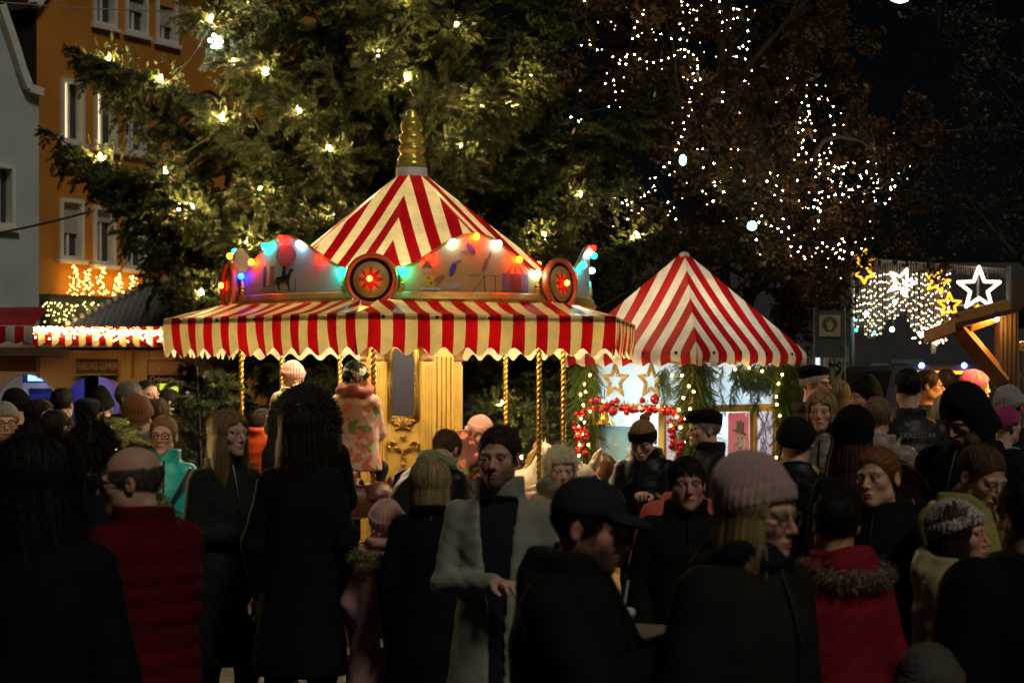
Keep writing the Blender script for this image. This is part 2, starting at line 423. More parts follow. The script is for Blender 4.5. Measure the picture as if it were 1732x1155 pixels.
def sprig_mesh(name, m, seed, nn=64, nl=0.27, spread=0.62, wid=0.030):
    """one twig end of unit length along +z, clad with needles"""
    r = np.random.default_rng(seed); V = []; Fq = []
    for k in range(3):
        a = 2 * PI * k / 3; V += [(0.018 * math.cos(a), 0.018 * math.sin(a), 0), (0.008 * math.cos(a), 0.008 * math.sin(a), 1.0)]
    for k in range(3): Fq += [(2 * k, (2 * k + 2) % 6, (2 * k + 3) % 6), (2 * k, (2 * k + 3) % 6, 2 * k + 1)]
    for i in range(nn):
        t_ = (i + 0.5) / nn; a = i * 2.399 + r.uniform(-0.3, 0.3); tip = t_ > 0.9
        d = np.array([math.cos(a), math.sin(a), 0.0]); e = np.array([-math.sin(a), math.cos(a), 0.0]); z = np.array([0, 0, 1.0])
        sp = spread * (0.5 if tip else 1.0) * r.uniform(0.8, 1.2)
        dr = d * math.sin(sp * 1.5) + z * math.cos(sp * 1.5); L = nl * r.uniform(0.75, 1.15) * (1.0 if t_ < 0.8 else 0.8)
        b0 = z * t_ * 0.97 + d * 0.01; n0 = len(V)
        mid = b0 + dr * L * 0.55; tipp = b0 + dr * L + z * L * 0.12
        V += [tuple(b0 - e * wid * 0.35), tuple(b0 + e * wid * 0.35), tuple(mid + e * wid * 0.5), tuple(mid - e * wid * 0.5), tuple(tipp)]
        Fq += [(n0, n0 + 1, n0 + 2), (n0, n0 + 2, n0 + 3), (n0 + 3, n0 + 2, n0 + 4)]
    return mesh_np(name, V, np.array(Fq), m, False)
def leaf_mesh(name, m, seed, n=5):
    r = np.random.default_rng(seed); V = []; Fq = []
    for i in range(n):
        o = r.normal(0, 0.35, 3); a = r.normal(0, 1, 3); a /= np.linalg.norm(a); b = np.cross(a, r.normal(0, 1, 3)); b /= np.linalg.norm(b); c = np.cross(a, b)
        L, W = r.uniform(0.5, 0.85), r.uniform(0.22, 0.36); n0 = len(V)
        for (u, v_, k) in ((-.5, 0, 0), (-.15, .5, .1), (.5, 0, .15), (-.15, -.5, .1)): V.append(tuple(o + a * u * L + b * v_ * W * 2 + c * k * L))
        Fq.append((n0, n0 + 1, n0 + 2)); Fq.append((n0, n0 + 2, n0 + 3))
    return mesh_np(name, V, np.array(Fq), m, False)
def quat_to(D, spin):
    D = D / np.maximum(1e-6, np.linalg.norm(D, axis=1, keepdims=True))
    q = np.stack([1 + D[:, 2], -D[:, 1], D[:, 0], np.zeros(len(D))], 1)
    bad = q[:, 0] < 1e-4; q[bad] = (0, 1, 0, 0)
    q /= np.linalg.norm(q, axis=1, keepdims=True)
    c, s = np.cos(spin / 2), np.sin(spin / 2)
    w, x, y, z = q.T
    return np.stack([w * c - z * s, x * c + y * s, y * c - x * s, w * s + z * c], 1)
_gn = {}
def gn_group(key, protos):
    if key in _gn: return _gn[key]
    ng = bpy.data.node_groups.new('scatter_' + key, 'GeometryNodeTree')
    ng.interface.new_socket('Geometry', in_out='INPUT', socket_type='NodeSocketGeometry'); ng.interface.new_socket('Geometry', in_out='OUTPUT', socket_type='NodeSocketGeometry')
    i_, o_ = ng.nodes.new('NodeGroupInput'), ng.nodes.new('NodeGroupOutput')
    iop = ng.nodes.new('GeometryNodeInstanceOnPoints'); g2i = ng.nodes.new('GeometryNodeGeometryToInstance')
    for pr in protos:
        oi = ng.nodes.new('GeometryNodeObjectInfo'); oi.inputs['Object'].default_value = pr
        ng.links.new(oi.outputs['Geometry'], g2i.inputs[0])
    a1 = ng.nodes.new('GeometryNodeInputNamedAttribute'); a1.data_type = 'QUATERNION'; a1.inputs['Name'].default_value = 'rot'
    a2 = ng.nodes.new('GeometryNodeInputNamedAttribute'); a2.data_type = 'FLOAT_VECTOR'; a2.inputs['Name'].default_value = 'scl'
    a3 = ng.nodes.new('GeometryNodeInputNamedAttribute'); a3.data_type = 'INT'; a3.inputs['Name'].default_value = 'pick'
    ng.links.new(i_.outputs[0], iop.inputs['Points']); ng.links.new(g2i.outputs[0], iop.inputs['Instance'])
    iop.inputs['Pick Instance'].default_value = True
    def out(n): return [s for s in n.outputs if s.enabled and s.name == 'Attribute'][0]
    ng.links.new(out(a3), iop.inputs['Instance Index']); ng.links.new(out(a1), iop.inputs['Rotation']); ng.links.new(out(a2), iop.inputs['Scale'])
    ng.links.new(iop.outputs[0], o_.inputs[0]); _gn[key] = ng; return ng
PROTO = {}
def protos(key):
    if key in PROTO: return PROTO[key]
    mk = []
    if key == 'fir':
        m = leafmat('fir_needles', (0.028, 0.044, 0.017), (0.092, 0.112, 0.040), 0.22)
        ms = [sprig_mesh('fir_sprig', m, s, 50, 0.34, 0.70, 0.075) for s in (1, 2, 3)]
    elif key == 'garland':
        m = leafmat('garland_needles', (0.05, 0.10, 0.02), (0.12, 0.17, 0.03), 0.35)
        ms = [sprig_mesh('garland_sprig', m, s, 46, 0.20, 0.50, 0.030) for s in (4, 5)]
    elif key == 'brownleaf':
        m = leafmat('dry_leaves', (0.045, 0.028, 0.012), (0.12, 0.065, 0.024), 0.3)
        ms = [leaf_mesh('dry_leaf_cluster', m, s) for s in (6, 7, 8)]
    elif key == 'paleleaf':
        m = leafmat('pale_dry_leaves', (0.035, 0.03, 0.022), (0.10, 0.085, 0.06), 0.2)
        ms = [leaf_mesh('pale_leaf_cluster', m, s, 3) for s in (9, 10)]
    PROTO[key] = [bpy.data.objects.new(me.name, me) for me in ms]; return PROTO[key]
def foliage(name, key, Pt, Dr, S3, parent, tone=None, seed=0):
    r = np.random.default_rng(seed + 5); n = len(Pt)
    me = bpy.data.meshes.new(name); me.vertices.add(n); me.vertices.foreach_set('co', np.asarray(Pt, np.float32).ravel()); me.update()
    a = me.attributes.new('rot', 'QUATERNION', 'POINT'); a.data.foreach_set('value', quat_to(np.asarray(Dr, float), r.uniform(0, 6.28, n)).astype(np.float32).ravel())
    a = me.attributes.new('scl', 'FLOAT_VECTOR', 'POINT'); a.data.foreach_set('vector', np.asarray(S3, np.float32).ravel())
    a = me.attributes.new('pick', 'INT', 'POINT'); a.data.foreach_set('value', r.integers(0, len(protos(key)), n).astype(np.int32))
    a = me.attributes.new('tone', 'FLOAT', 'POINT'); a.data.foreach_set('value', (tone if tone is not None else r.uniform(0, 1, n)).astype(np.float32))
    o = obj(name, me, parent); md = o.modifiers.new('scatter', 'NODES'); md.node_group = gn_group(key, protos(key))
    o['kind'] = 'stuff'; return o

def fir_tree(name, label, base, H, Lmax, nb, trunk_r, special=(), z_lo=0.35, seed=1, sp=0.085, dens=1.0, group=None, clusters=(), back=1.0):
    """spruce: tapered trunk, ascending boughs, twigs on both sides and hanging, sprigs on every twig"""
    r = np.random.default_rng(seed)
    root = thing(name, label, 'tree', base, group=group)
    bark = mat('fir_bark', (0.06, 0.04, 0.025), 0.9, 0, 0.4, 20, 0.5, 40, 0.01)
    MB().tube([(0.02 * math.sin(z * 1.7), 0.02 * math.cos(z * 1.3), z) for z in np.linspace(0, H, 16)], [trunk_r * (1 - 0.93 * f) for f in np.linspace(0, 1, 16)], 10).build('trunk', bark, root, True)
    boughs = []
    for i in range(nb):
        z = z_lo + (H * 0.97 - z_lo) * ((i + r.uniform(0, 1)) / nb) ** 1.15
        az = i * 2.399 + r.uniform(-0.3, 0.3)
        L = Lmax * (1 - z / (H * 1.06)) ** 0.85 * r.uniform(0.82, 1.08) * (min(1.0, 0.42 + 0.22 * z) if H > 4 else 1.0)
        d = np.array([math.sin(az), -math.cos(az)])
        if d[1] > 0.35 and r.uniform() > back: continue
        up = r.uniform(0.05, 0.28); cu = r.uniform(0.10, 0.30)
        pts = [np.array([d[0] * L * t, d[1] * L * t, z + L * (up * t + cu * t * t - 0.10 * math.sin(PI * t))]) for t in np.linspace(0, 1, 9)]
        boughs.append((pts, L))
    for (p0, p1, p2) in special:      # hand placed boughs (root relative): bezier
        p0, p1, p2 = [np.array(q, float) for q in (p0, p1, p2)]
        pts = [(1 - t) ** 2 * p0 + 2 * t * (1 - t) * p1 + t * t * p2 for t in np.linspace(0, 1, 9)]
        boughs.append((pts, sum(np.linalg.norm(b - a) for a, b in zip(pts[:-1], pts[1:]))))
    bm = MB(); PT, DR, SC, TN = [], [], [], []
    for pts, L in boughs:
        bm.tube([tuple(p) for p in pts], [max(0.004, 0.014 * L * (1 - 0.85 * t)) for t in np.linspace(0, 1, 9)], 5, False)
        nt_ = int(L * 17 * dens)
        P9 = np.array(pts)
        for k in range(nt_):
            t = 0.12 + 0.88 * (k + r.uniform(0, 1)) / nt_; x = t * 8; i = min(7, int(x)); p = P9[i] + (P9[i + 1] - P9[i]) * (x - i); d = P9[i + 1] - P9[i]; d /= np.linalg.norm(d)
            side = np.cross(d, (0, 0, 1)); side /= max(1e-6, np.linalg.norm(side))
            mode = r.uniform()
            tl = (0.16 + 0.42 * L / 3.0 * (1 - t) + 0.10) * r.uniform(0.6, 1.15)
            if mode < 0.62: dr = d * 0.8 + side * r.choice([-1, 1]) * r.uniform(0.5, 1.0) + np.array([0, 0, r.uniform(-0.25, 0.2)])
            elif mode < 0.88: dr = d * 0.35 + side * r.uniform(-0.6, 0.6) + np.array([0, 0, -r.uniform(0.5, 1.0)]); tl *= 0.8
            else: dr = d * 0.6 + side * r.uniform(-0.5, 0.5) + np.array([0, 0, r.uniform(0.3, 0.7)]); tl *= 0.6
            dr /= np.linalg.norm(dr)
            ns = max(2, int(tl / (sp * 0.52)))
            for q in range(ns):
                f = (q + 1) / ns; droop = np.array([0, 0, -0.35 * f * f * tl])
                c = p + dr * tl * f + droop; fw = dr + np.array([0, 0, -0.6 * f]); fw /= np.linalg.norm(fw)
                sd = np.cross(fw, (0, 0, 1)); sd /= max(1e-6, np.linalg.norm(sd))
                if q == ns - 1: dd = [fw]
                else: dd = [fw * 0.75 + sd * 0.7 + r.normal(0, 0.18, 3), fw * 0.75 - sd * 0.7 + r.normal(0, 0.18, 3)]
                if q % 2 == 0 and q < ns - 1: dd.append(fw * 0.6 + np.array([0, 0, r.uniform(-0.8, 0.5)]) + r.normal(0, 0.15, 3))
                for e in dd:
                    PT.append(c - fw * 0.02); DR.append(e); s_ = sp * r.uniform(0.75, 1.3); w_ = s_ * r.uniform(0.85, 1.15)
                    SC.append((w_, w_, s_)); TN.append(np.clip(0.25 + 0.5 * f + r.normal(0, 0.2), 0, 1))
    for c in clusters:      # tufts round each candle
        for q in range(70):
            a = r.normal(0, 1, 3); a[1] = abs(a[1]) - 0.25; a /= np.linalg.norm(a); rad = r.uniform(0.07, 0.26)
            PT.append(np.array(c) + a * rad * np.array([1, 0.8, 0.9]) + np.array([0, 0.07, -0.04])); d = a * 0.6 + r.normal(0, 0.5, 3) + np.array([0, -0.2, 0.1]); DR.append(d); s_ = sp * r.uniform(0.7, 1.2); SC.append((s_, s_, s_)); TN.append(r.uniform(0.4, 1.0))
    bm.build('boughs', bark, root, True)
    PT, DR, SC, TN = map(np.array, (PT, DR, SC, TN))
    print(name, 'sprigs', len(PT), 'boughs', len(boughs))
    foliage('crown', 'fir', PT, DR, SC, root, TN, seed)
    return root
# ------------------------------------------------------------------ carousel
CC = Vector((-0.79, 14.0, 0.0))
PH0 = R(-8.0)
CAR = thing('carousel', 'small nostalgic carousel with red and cream striped canopy and coloured bulbs', 'carousel', CC)
def pol(r, ph, z): return Vector((r * math.sin(ph), -r * math.cos(ph), z))
# deck and skirt
DECK = 0.32
b = MB(); b.lathe([(0.01, DECK), (1.72, DECK), (1.75, DECK - 0.02), (1.75, DECK - 0.07), (1.70, DECK - 0.07)], 48); b.build('deck', wood('deck_wood', (0.22, 0.13, 0.05), 0.6, (6, 1, 1)), CAR)
b = MB()
skirtm = mat('skirt_board', (0.16, 0.05, 0.03), 0.6, 0, 0.3)
for k in range(60):
    ph = 2 * PI * k / 60; M = Matrix.Rotation(ph, 3, 'Z'); c = pol(1.66, ph, 0.125); b.box(c, (0.150, 0.02, 0.25), M=M)
b.build('skirt', skirtm, CAR)
b = MB(); b.lathe([(1.76, 0.0), (2.12, 0.0), (2.12, 0.06), (1.76, 0.06)], 48); b.build('step', wood('step_wood', (0.10, 0.07, 0.035), 0.6, (1, 6, 1)), CAR)
# roof: eight striped gores
Z0, R0, Z1, R1 = 2.52, 1.38, 3.50, 0.12
n = 8; PHR = R(-6.0)
for k in range(n):
    pa, pb = PHR + 2 * PI * k / n, PHR + 2 * PI * (k + 1) / n; pm = (pa + pb) / 2
    V = []; UV = []; m_ = 9; w_ = 6
    for i in range(m_ + 1):
        f = i / m_; r = R0 + (R1 - R0) * f; z = Z0 + (Z1 - Z0) * f
        half = r * math.sin(PI / n); ap = r * math.cos(PI / n)
        for j in range(w_ + 1):
            u = -half + 2 * half * j / w_
            sag = -0.030 * (1 - (2 * j / w_ - 1) ** 2) * math.sin(PI * min(1, f * 1.1))
            p = pol(ap + sag * 0.6, pm, z + sag * 0.7) + Vector((math.cos(pm), math.sin(pm), 0)) * u
            V.append(p); UV.append((u + 0.0463, f))
    Fq = [(i * (w_ + 1) + j, i * (w_ + 1) + j + 1, (i + 1) * (w_ + 1) + j + 1, (i + 1) * (w_ + 1) + j) for i in range(m_) for j in range(w_)]
    obj('roof_panel', mesh_np('roof_panel', [tuple(p) for p in V], np.array(Fq), M_roof, True, uv=UV), CAR)
# finial
b = MB(); b.lathe([(0.12, 3.46), (0.125, 3.50), (0.122, 3.56), (0.0, 3.565)], 32); fin = b.build('finial_collar', M_white, CAR, True)
prof = [(0.116, 3.566), (0.120, 3.585), (0.112, 3.60), (0.108, 3.615), (0.113, 3.635), (0.098, 3.655), (0.085, 3.665), (0.090, 3.675), (0.106, 3.695), (0.107, 3.715), (0.096, 3.735),
        (0.080, 3.745), (0.088, 3.76), (0.101, 3.785), (0.100, 3.81), (0.085, 3.83), (0.072, 3.838), (0.080, 3.85), (0.087, 3.87), (0.088, 3.90), (0.080, 3.925), (0.060, 3.94), (0.048, 3.97), (0.043, 4.00), (0.030, 4.018), (0.001, 4.024)]
b = MB(); b.lathe(prof, 32); b.build('finial', M_oldgold, CAR, True)

# fascia: six curved panels with arched top
RF = 1.40; ZF0 = 2.47
def arch(t):      # t in [-1,1] across a panel -> top height
    a = abs(t)
    return 2.66 + 0.27 * (0.5 + 0.5 * math.cos(PI * min(1, a / 0.86))) if a < 0.86 else 2.66
def panelmat(name, c_lo, c_hi, c_blot):
    m, t, bb = newmat(name); v = coords(t); n1 = noise(t, v, 2.2, 5); n2 = noise(t, v, 9, 4)
    tc = N(t, 'ShaderNodeTexCoord'); sp = N(t, 'ShaderNodeSeparateXYZ'); t.links.new(tc.outputs['Object'], sp.inputs[0])
    mr = N(t, 'ShaderNodeMapRange'); mr.inputs[1].default_value = 2.5; mr.inputs[2].default_value = 2.9; t.links.new(sp.outputs[2], mr.inputs[0])
    c = mixc(t, mr.outputs[0], c_lo, c_hi)
    bl = ramp(t, n1.outputs[0], [(0.45, (0, 0, 0)), (0.62, (1, 1, 1))])
    c = mixc(t, 0.0, c, c_blot) if False else c
    mx = N(t, 'ShaderNodeMath', operation='MULTIPLY'); mx.inputs[1].default_value = 0.6; t.links.new(bl, mx.inputs[0])
    c = mixc(t, mx.outputs[0], c, c_blot); t.links.new(c, bb.inputs['Base Color']); bb.inputs['Roughness'].default_value = 0.38
    bump(t, bb, n2.outputs[0], 0.12, 0.004); return m
PM = [panelmat('fascia_warm_paint', (0.56, 0.38, 0.13), (0.60, 0.42, 0.15), (0.64, 0.48, 0.22)),
      panelmat('fascia_silver_paint', (0.52, 0.52, 0.52), (0.60, 0.60, 0.60), (0.42, 0.44, 0.48)),
      panelmat('fascia_blue_paint', (0.42, 0.44, 0.38), (0.34, 0.38, 0.42), (0.46, 0.44, 0.38))]
NP = 28
GAP = R(4.4)
def fas(ph, z, d=0.0): return pol(RF + d, ph, z)
panels = []
for k in range(6):
    p0, p1 = PH0 + PI / 3 * k, PH0 + PI / 3 * (k + 1); pm = (p0 + p1) / 2; hw = (p1 - p0) / 2
    V = []; Fq = []
    for i in range(NP + 1):
        tt = -1 + 2 * i / NP; ph = pm + tt * hw; zt = arch(tt)
        for (d, z) in ((0.0, ZF0), (0.0, zt), (-0.03, zt), (-0.03, ZF0)): V.append(tuple(fas(ph, z, d)))
    for i in range(NP):
        for j in range(4):
            a = i * 4 + j; a2 = i * 4 + (j + 1) % 4
            Fq.append((a, a + 4, a2 + 4, a2))
    me = mesh_np('fascia_panel', V, np.array(Fq), PM[0 if k == 0 else 1 if k == 1 else 2 if k == 5 else k % 3], False)
    po = obj('fascia_panel', me, CAR); panels.append(po)
    # rounded gilt edging along the arch
    e = MB(); e.tube([fas(pm + t_ * hw, arch(t_) + 0.006, -0.004) for t_ in np.linspace(-0.84, 0.84, 40)], 0.012, 8); e.build('edging', M_gold, po, True)
    # carved C scrolls at each end
    for s_ in (-1, 1):
        e = MB(); pts = []; rr = []
        for i in range(26):
            f = i / 25
            th = R(118) + f * R(240)
            cxx = 0.79 * s_; czz = 2.575
            dx = math.cos(th) * 0.055 * s_ * -1; dz = math.sin(th) * 0.092
            pts.append(fas(pm + cxx * hw + (dx * -1) / RF * 1.0, czz + dz, 0.016)); rr.append(0.010 + 0.011 * math.sin(PI * f))
        e.tube(pts, rr, 8)
        for pz, q in ((pts[0], 0.021), (pts[-1], 0.019)): e.ball(pz, q, 10, 6)
        for i in range(14):                    # little curl up to the arch foot
            pass
        e2 = [fas(pm + s_ * hw * (0.74 + 0.12 * math.sin(a_)), 2.675 + 0.02 * a_ / PI, 0.012) for a_ in np.linspace(0, PI, 10)]
        e.tube(e2, 0.012, 6)
        e.build('scroll', M_oldgold, po, True)
b = MB(); b.lathe([(RF + 0.01, 2.452), (RF + 0.05, 2.455), (RF + 0.055, 2.475), (RF + 0.04, 2.485), (RF + 0.036, 2.515), (RF + 0.022, 2.525), (RF + 0.003, 2.527), (RF + 0.003, 2.452)], 60); b.build('moulding', M_gold, CAR, True)

# painted pictures on the panels (thin flat shapes lying on the curved boards)
def paint(panel, k, shape, colr, lift=0.004, name='painted_shape', rough=0.5):
    """shape: polygon in panel coordinates (u metres along arc, z)"""
    p0, p1 = PH0 + PI / 3 * k, PH0 + PI / 3 * (k + 1); pm = (p0 + p1) / 2
    import mathutils
    pts = [(u, z) for u, z in shape]
    tri = mathutils.geometry.tessellate_polygon([[Vector((u, z, 0)) for u, z in pts]])
    V = [tuple(fas(pm + u / RF, z, lift)) for u, z in pts]
    m = mat('paint_%02x%02x%02x' % tuple(int(255 * c) for c in colr), colr, rough, 0, 0.2, 20, 0)
    fs = []
    for t3 in tri:
        a, b_, c = [Vector(V[i]) for i in t3]; nn = (b_ - a).cross(c - a); out = Vector((math.sin(pm), -math.cos(pm), 0))
        fs.append(t3 if nn.dot(out) > 0 else (t3[0], t3[2], t3[1]))
    obj(name, mesh_np(name, V, np.array(fs), m, False), panel)
def ell(cx, cz, a, b_, n=14, rot=0.0):
    return [(cx + a * math.cos(t) * math.cos(rot) - b_ * math.sin(t) * math.sin(rot), cz + a * math.cos(t) * math.sin(rot) + b_ * math.sin(t) * math.cos(rot)) for t in np.linspace(0, 2 * PI, n, endpoint=False)]
P0, P5 = panels[0], panels[5]
# circus panel (k=0): tent, clown in a tub, acrobats, gallows frame
for i in range(7):
    a0, a1 = -0.115 + i * 0.033, -0.115 + (i + 1) * 0.033
    paint(P0, 0, [(0.33 + a0, 2.665), (0.33 + a1, 2.665), (0.33 + a1 * 0.05, 2.76), (0.33 + a0 * 0.05, 2.76)], (0.45, 0.13, 0.03) if i % 2 else (0.60, 0.42, 0.20), 0.004)
for i in range(7):
    a0, a1 = -0.115 + i * 0.033, -0.115 + (i + 1) * 0.033
    paint(P0, 0, [(0.33 + a0, 2.535), (0.33 + a1, 2.535), (0.33 + a1, 2.663), (0.33 + a0, 2.663)], (0.28, 0.17, 0.24) if i in (0, 1, 5, 6) else (0.30, 0.06, 0.04), 0.004)
paint(P0, 0, ell(-0.33, 2.60, 0.055, 0.048), (0.60, 0.50, 0.06), 0.004)
paint(P0, 0, ell(-0.26, 2.615, 0.045, 0.022, 12, 0.5), (0.40, 0.16, 0.06), 0.005)
paint(P0, 0, ell(-0.345, 2.675, 0.028, 0.028), (0.55, 0.38, 0.25), 0.006)
paint(P0, 0, [(-0.385, 2.69), (-0.31, 2.69), (-0.35, 2.755)], (0.06, 0.22, 0.08), 0.008)
paint(P0, 0, ell(-0.325, 2.545, 0.075, 0.018), (0.62, 0.60, 0.55), 0.006)
paint(P0, 0, [(-0.385, 2.535), (-0.265, 2.535), (-0.285, 2.505), (-0.365, 2.505)], (0.05, 0.16, 0.10), 0.008)
for (x_, z_) in ((-0.34, 2.62), (-0.32, 2.585)): paint(P0, 0, ell(x_, z_, 0.009, 0.009, 8), (0.35, 0.05, 0.03), 0.007)
paint(P0, 0, ell(-0.165, 2.685, 0.022, 0.055, 12, -0.3), (0.07, 0.08, 0.35), 0.005)
paint(P0, 0, ell(-0.13, 2.735, 0.035, 0.012, 10, 0.4), (0.35, 0.20, 0.16), 0.006)
paint(P0, 0, ell(-0.03, 2.835, 0.020, 0.05, 12, 0.7), (0.12, 0.11, 0.38), 0.005)
paint(P0, 0, ell(-0.075, 2.812, 0.035, 0.010, 10, 0.2), (0.38, 0.24, 0.20), 0.006)
paint(P0, 0, ell(0.08, 2.72, 0.018, 0.055, 12, -0.35), (0.40, 0.14, 0.12), 0.005)
paint(P0, 0, ell(0.115, 2.79, 0.010, 0.03, 10, -0.2), (0.35, 0.10, 0.10), 0.006)
for (x0, z0, x1, z1) in ((-0.02, 2.52, 0.075, 2.645), (0.075, 2.52, 0.075, 2.645), (0.16, 2.52, 0.16, 2.645), (-0.04, 2.645, 0.20, 2.645)):
    L = math.hypot(x1 - x0, z1 - z0); nx, nz = -(z1 - z0) / L * 0.003, (x1 - x0) / L * 0.003
    paint(P0, 0, [(x0 - nx, z0 - nz), (x1 - nx, z1 - nz), (x1 + nx, z1 + nz), (x0 + nx, z0 + nz)], (0.25, 0.13, 0.06), 0.0045)
paint(P0, 0, [(-0.22, 2.54), (-0.11, 2.545), (-0.115, 2.59), (-0.215, 2.585)], (0.50, 0.48, 0.46), 0.0045)
# horse panel (k=5): balloon, flag, horse and rider, railing
paint(P5, 5, ell(0.02, 2.80, 0.105, 0.075, 20), (0.55, 0.07, 0.08), 0.004)
paint(P5, 5, [(-0.045, 2.745), (0.085, 2.745), (0.03, 2.70), (0.012, 2.70)], (0.48, 0.06, 0.07), 0.0055)
for i, cl in enumerate(((0.10, 0.10, 0.45), (0.62, 0.60, 0.58), (0.50, 0.10, 0.06))):
    paint(P5, 5, [(-0.235 + i * 0.04, 2.57 + i * 0.012), (-0.195 + i * 0.04, 2.58 + i * 0.012), (-0.185 + i * 0.04, 2.73), (-0.225 + i * 0.04, 2.73)], cl, 0.0045 + i * 0.0005)
hd = (0.035, 0.022, 0.018)
horse = [(-0.085, 2.625), (-0.075, 2.645), (-0.03, 2.648), (0.02, 2.645), (0.045, 2.668), (0.06, 2.70), (0.085, 2.703), (0.098, 2.685), (0.09, 2.675), (0.075, 2.678), (0.068, 2.645), (0.055, 2.615),
         (0.058, 2.575), (0.068, 2.545), (0.052, 2.545), (0.046, 2.575), (0.03, 2.60), (-0.035, 2.60), (-0.045, 2.575), (-0.03, 2.545), (-0.048, 2.545), (-0.062, 2.575), (-0.07, 2.60), (-0.10, 2.59)]
paint(P5, 5, horse, hd, 0.005)
paint(P5, 5, [(-0.02, 2.64), (0.03, 2.64), (0.022, 2.69), (0.012, 2.70), (-0.002, 2.70), (-0.012, 2.685)], hd, 0.0065); paint(P5, 5, ell(0.006, 2.713, 0.013, 0.016, 10), hd, 0.007)
for x_ in np.linspace(-0.10, 0.11, 11): paint(P5, 5, [(x_ - 0.006, 2.53), (x_ + 0.006, 2.53), (x_ + 0.006, 2.552), (x_ - 0.006, 2.552)], (0.45, 0.32, 0.06), 0.005)
for x_ in (-0.105, 0.115): paint(P5, 5, [(x_ - 0.003, 2.53), (x_ + 0.003, 2.53), (x_ + 0.003, 2.63), (x_ - 0.003, 2.63)], hd, 0.005)
paint(P5, 5, [(-0.10, 2.73), (-0.06, 2.735), (-0.07, 2.75), (-0.055, 2.765), (-0.08, 2.757), (-0.10, 2.765), (-0.092, 2.748)], (0.6, 0.5, 0.08), 0.005)

# round bosses with a red star and a bulb
BULBC = {'red': (1.0, 0.0035, 0.001), 'orange': (1.0, 0.035, 0.001), 'teal': (0.002, 0.70, 0.62), 'white': (0.45, 0.75, 1.0), 'green': (0.002, 0.9, 0.2), 'blue': (0.004, 0.03, 1.0)}
BM = {k: emis('bulb_' + k, v, {'red': 32, 'orange': 110, 'teal': 60, 'white': 30, 'green': 60, 'blue': 34}[k]) for k, v in BULBC.items()}
bulb_me = {k: MB().ball((0, 0, 0), 0.025, 10, 6).mesh('bulb', BM[k], True) for k in BM}
boss_bulb = MB().ball((0, 0, 0), 0.022, 10, 6).mesh('bulb', emis('bulb_boss', (1.0, 0.09, 0.012), 26), True)
M_rim = mat('boss_rim', (0.62, 0.20, 0.06), 0.35, 0.1, 0.2)
M_dark = mat('boss_dark', (0.015, 0.012, 0.03), 0.35, 0, 0.2)
M_bossg = mat('boss_gold', (0.55, 0.38, 0.12), 0.45, 0.0, 0.25, 8)
M_star = mat('boss_star', (0.45, 0.02, 0.01), 0.4, 0, 0.2)
for k in range(6):
    ph = PH0 + PI / 3 * k
    c = pol(RF + 0.055, ph, 2.605); bo = bpy.data.objects.new('boss', None); link(bo, CAR); bo.location = c
    bo.rotation_euler = (R(90 - 4), 0, ph); bo.empty_display_size = 0.1     # local z -> outward
    MB().lathe([(0.0, -0.03), (0.185, -0.03), (0.192, 0.0), (0.188, 0.022), (0.172, 0.030), (0.158, 0.018), (0.156, 0.0)], 40).build('rim', M_rim, bo, True)
    MB().lathe([(0.156, 0.004), (0.13, 0.004)], 40).build('dark_ring', M_dark, bo, True)
    MB().lathe([(0.13, 0.003), (0.128, 0.012), (0.06, 0.018), (0.001, 0.02)], 40).build('plate', M_bossg, bo, True)
    s_ = MB(); sv = [(0, 0, 0.034)]
    for i in range(16):
        a_ = PI * i / 8; r_ = 0.102 if i % 2 == 0 else 0.042; sv.append((r_ * math.sin(a_), r_ * math.cos(a_), 0.0215))
    s_.add(sv, [(0, i + 1, (i + 1) % 16 + 1) for i in range(16)]); s_.build('star', M_star, bo)
    obj('bulb', boss_bulb, bo, loc=(0, 0, 0.060))
    MB().lathe([(0.018, 0.03), (0.015, 0.05)], 10).build('socket', M_brass, bo)
# coloured bulbs along the arches
seq = {0: ['teal', 'red', 'white', 'orange', 'white', 'orange', 'white'], 5: ['blue', 'orange', 'teal', 'red', 'white', 'red', 'teal'], 1: ['red', 'teal', 'white', 'red', 'teal', 'white', 'teal'], 4: ['orange', 'teal', 'red', 'teal', 'orange', 'teal', 'orange']}
for k in range(6):
    p0, p1 = PH0 + PI / 3 * k, PH0 + PI / 3 * (k + 1); pm = (p0 + p1) / 2; hw = (p1 - p0) / 2
    for i, t_ in enumerate(np.linspace(-0.70, 0.70, 7)):
        cl = seq.get(k, ['red', 'teal', 'orange', 'white', 'red', 'teal', 'orange'])[i]
        p = fas(pm + t_ * hw, arch(t_) - 0.012, 0.034)
        bu = obj('bulb', bulb_me[cl], panels[k], loc=p)
    sk = MB()
    for t_ in np.linspace(-0.70, 0.70, 7): sk.bar(fas(pm + t_ * hw, arch(t_) - 0.002, -0.005), fas(pm + t_ * hw, arch(t_) - 0.002, 0.014), 0.018)
    sk.build('bulb_sockets', M_brass, panels[k])

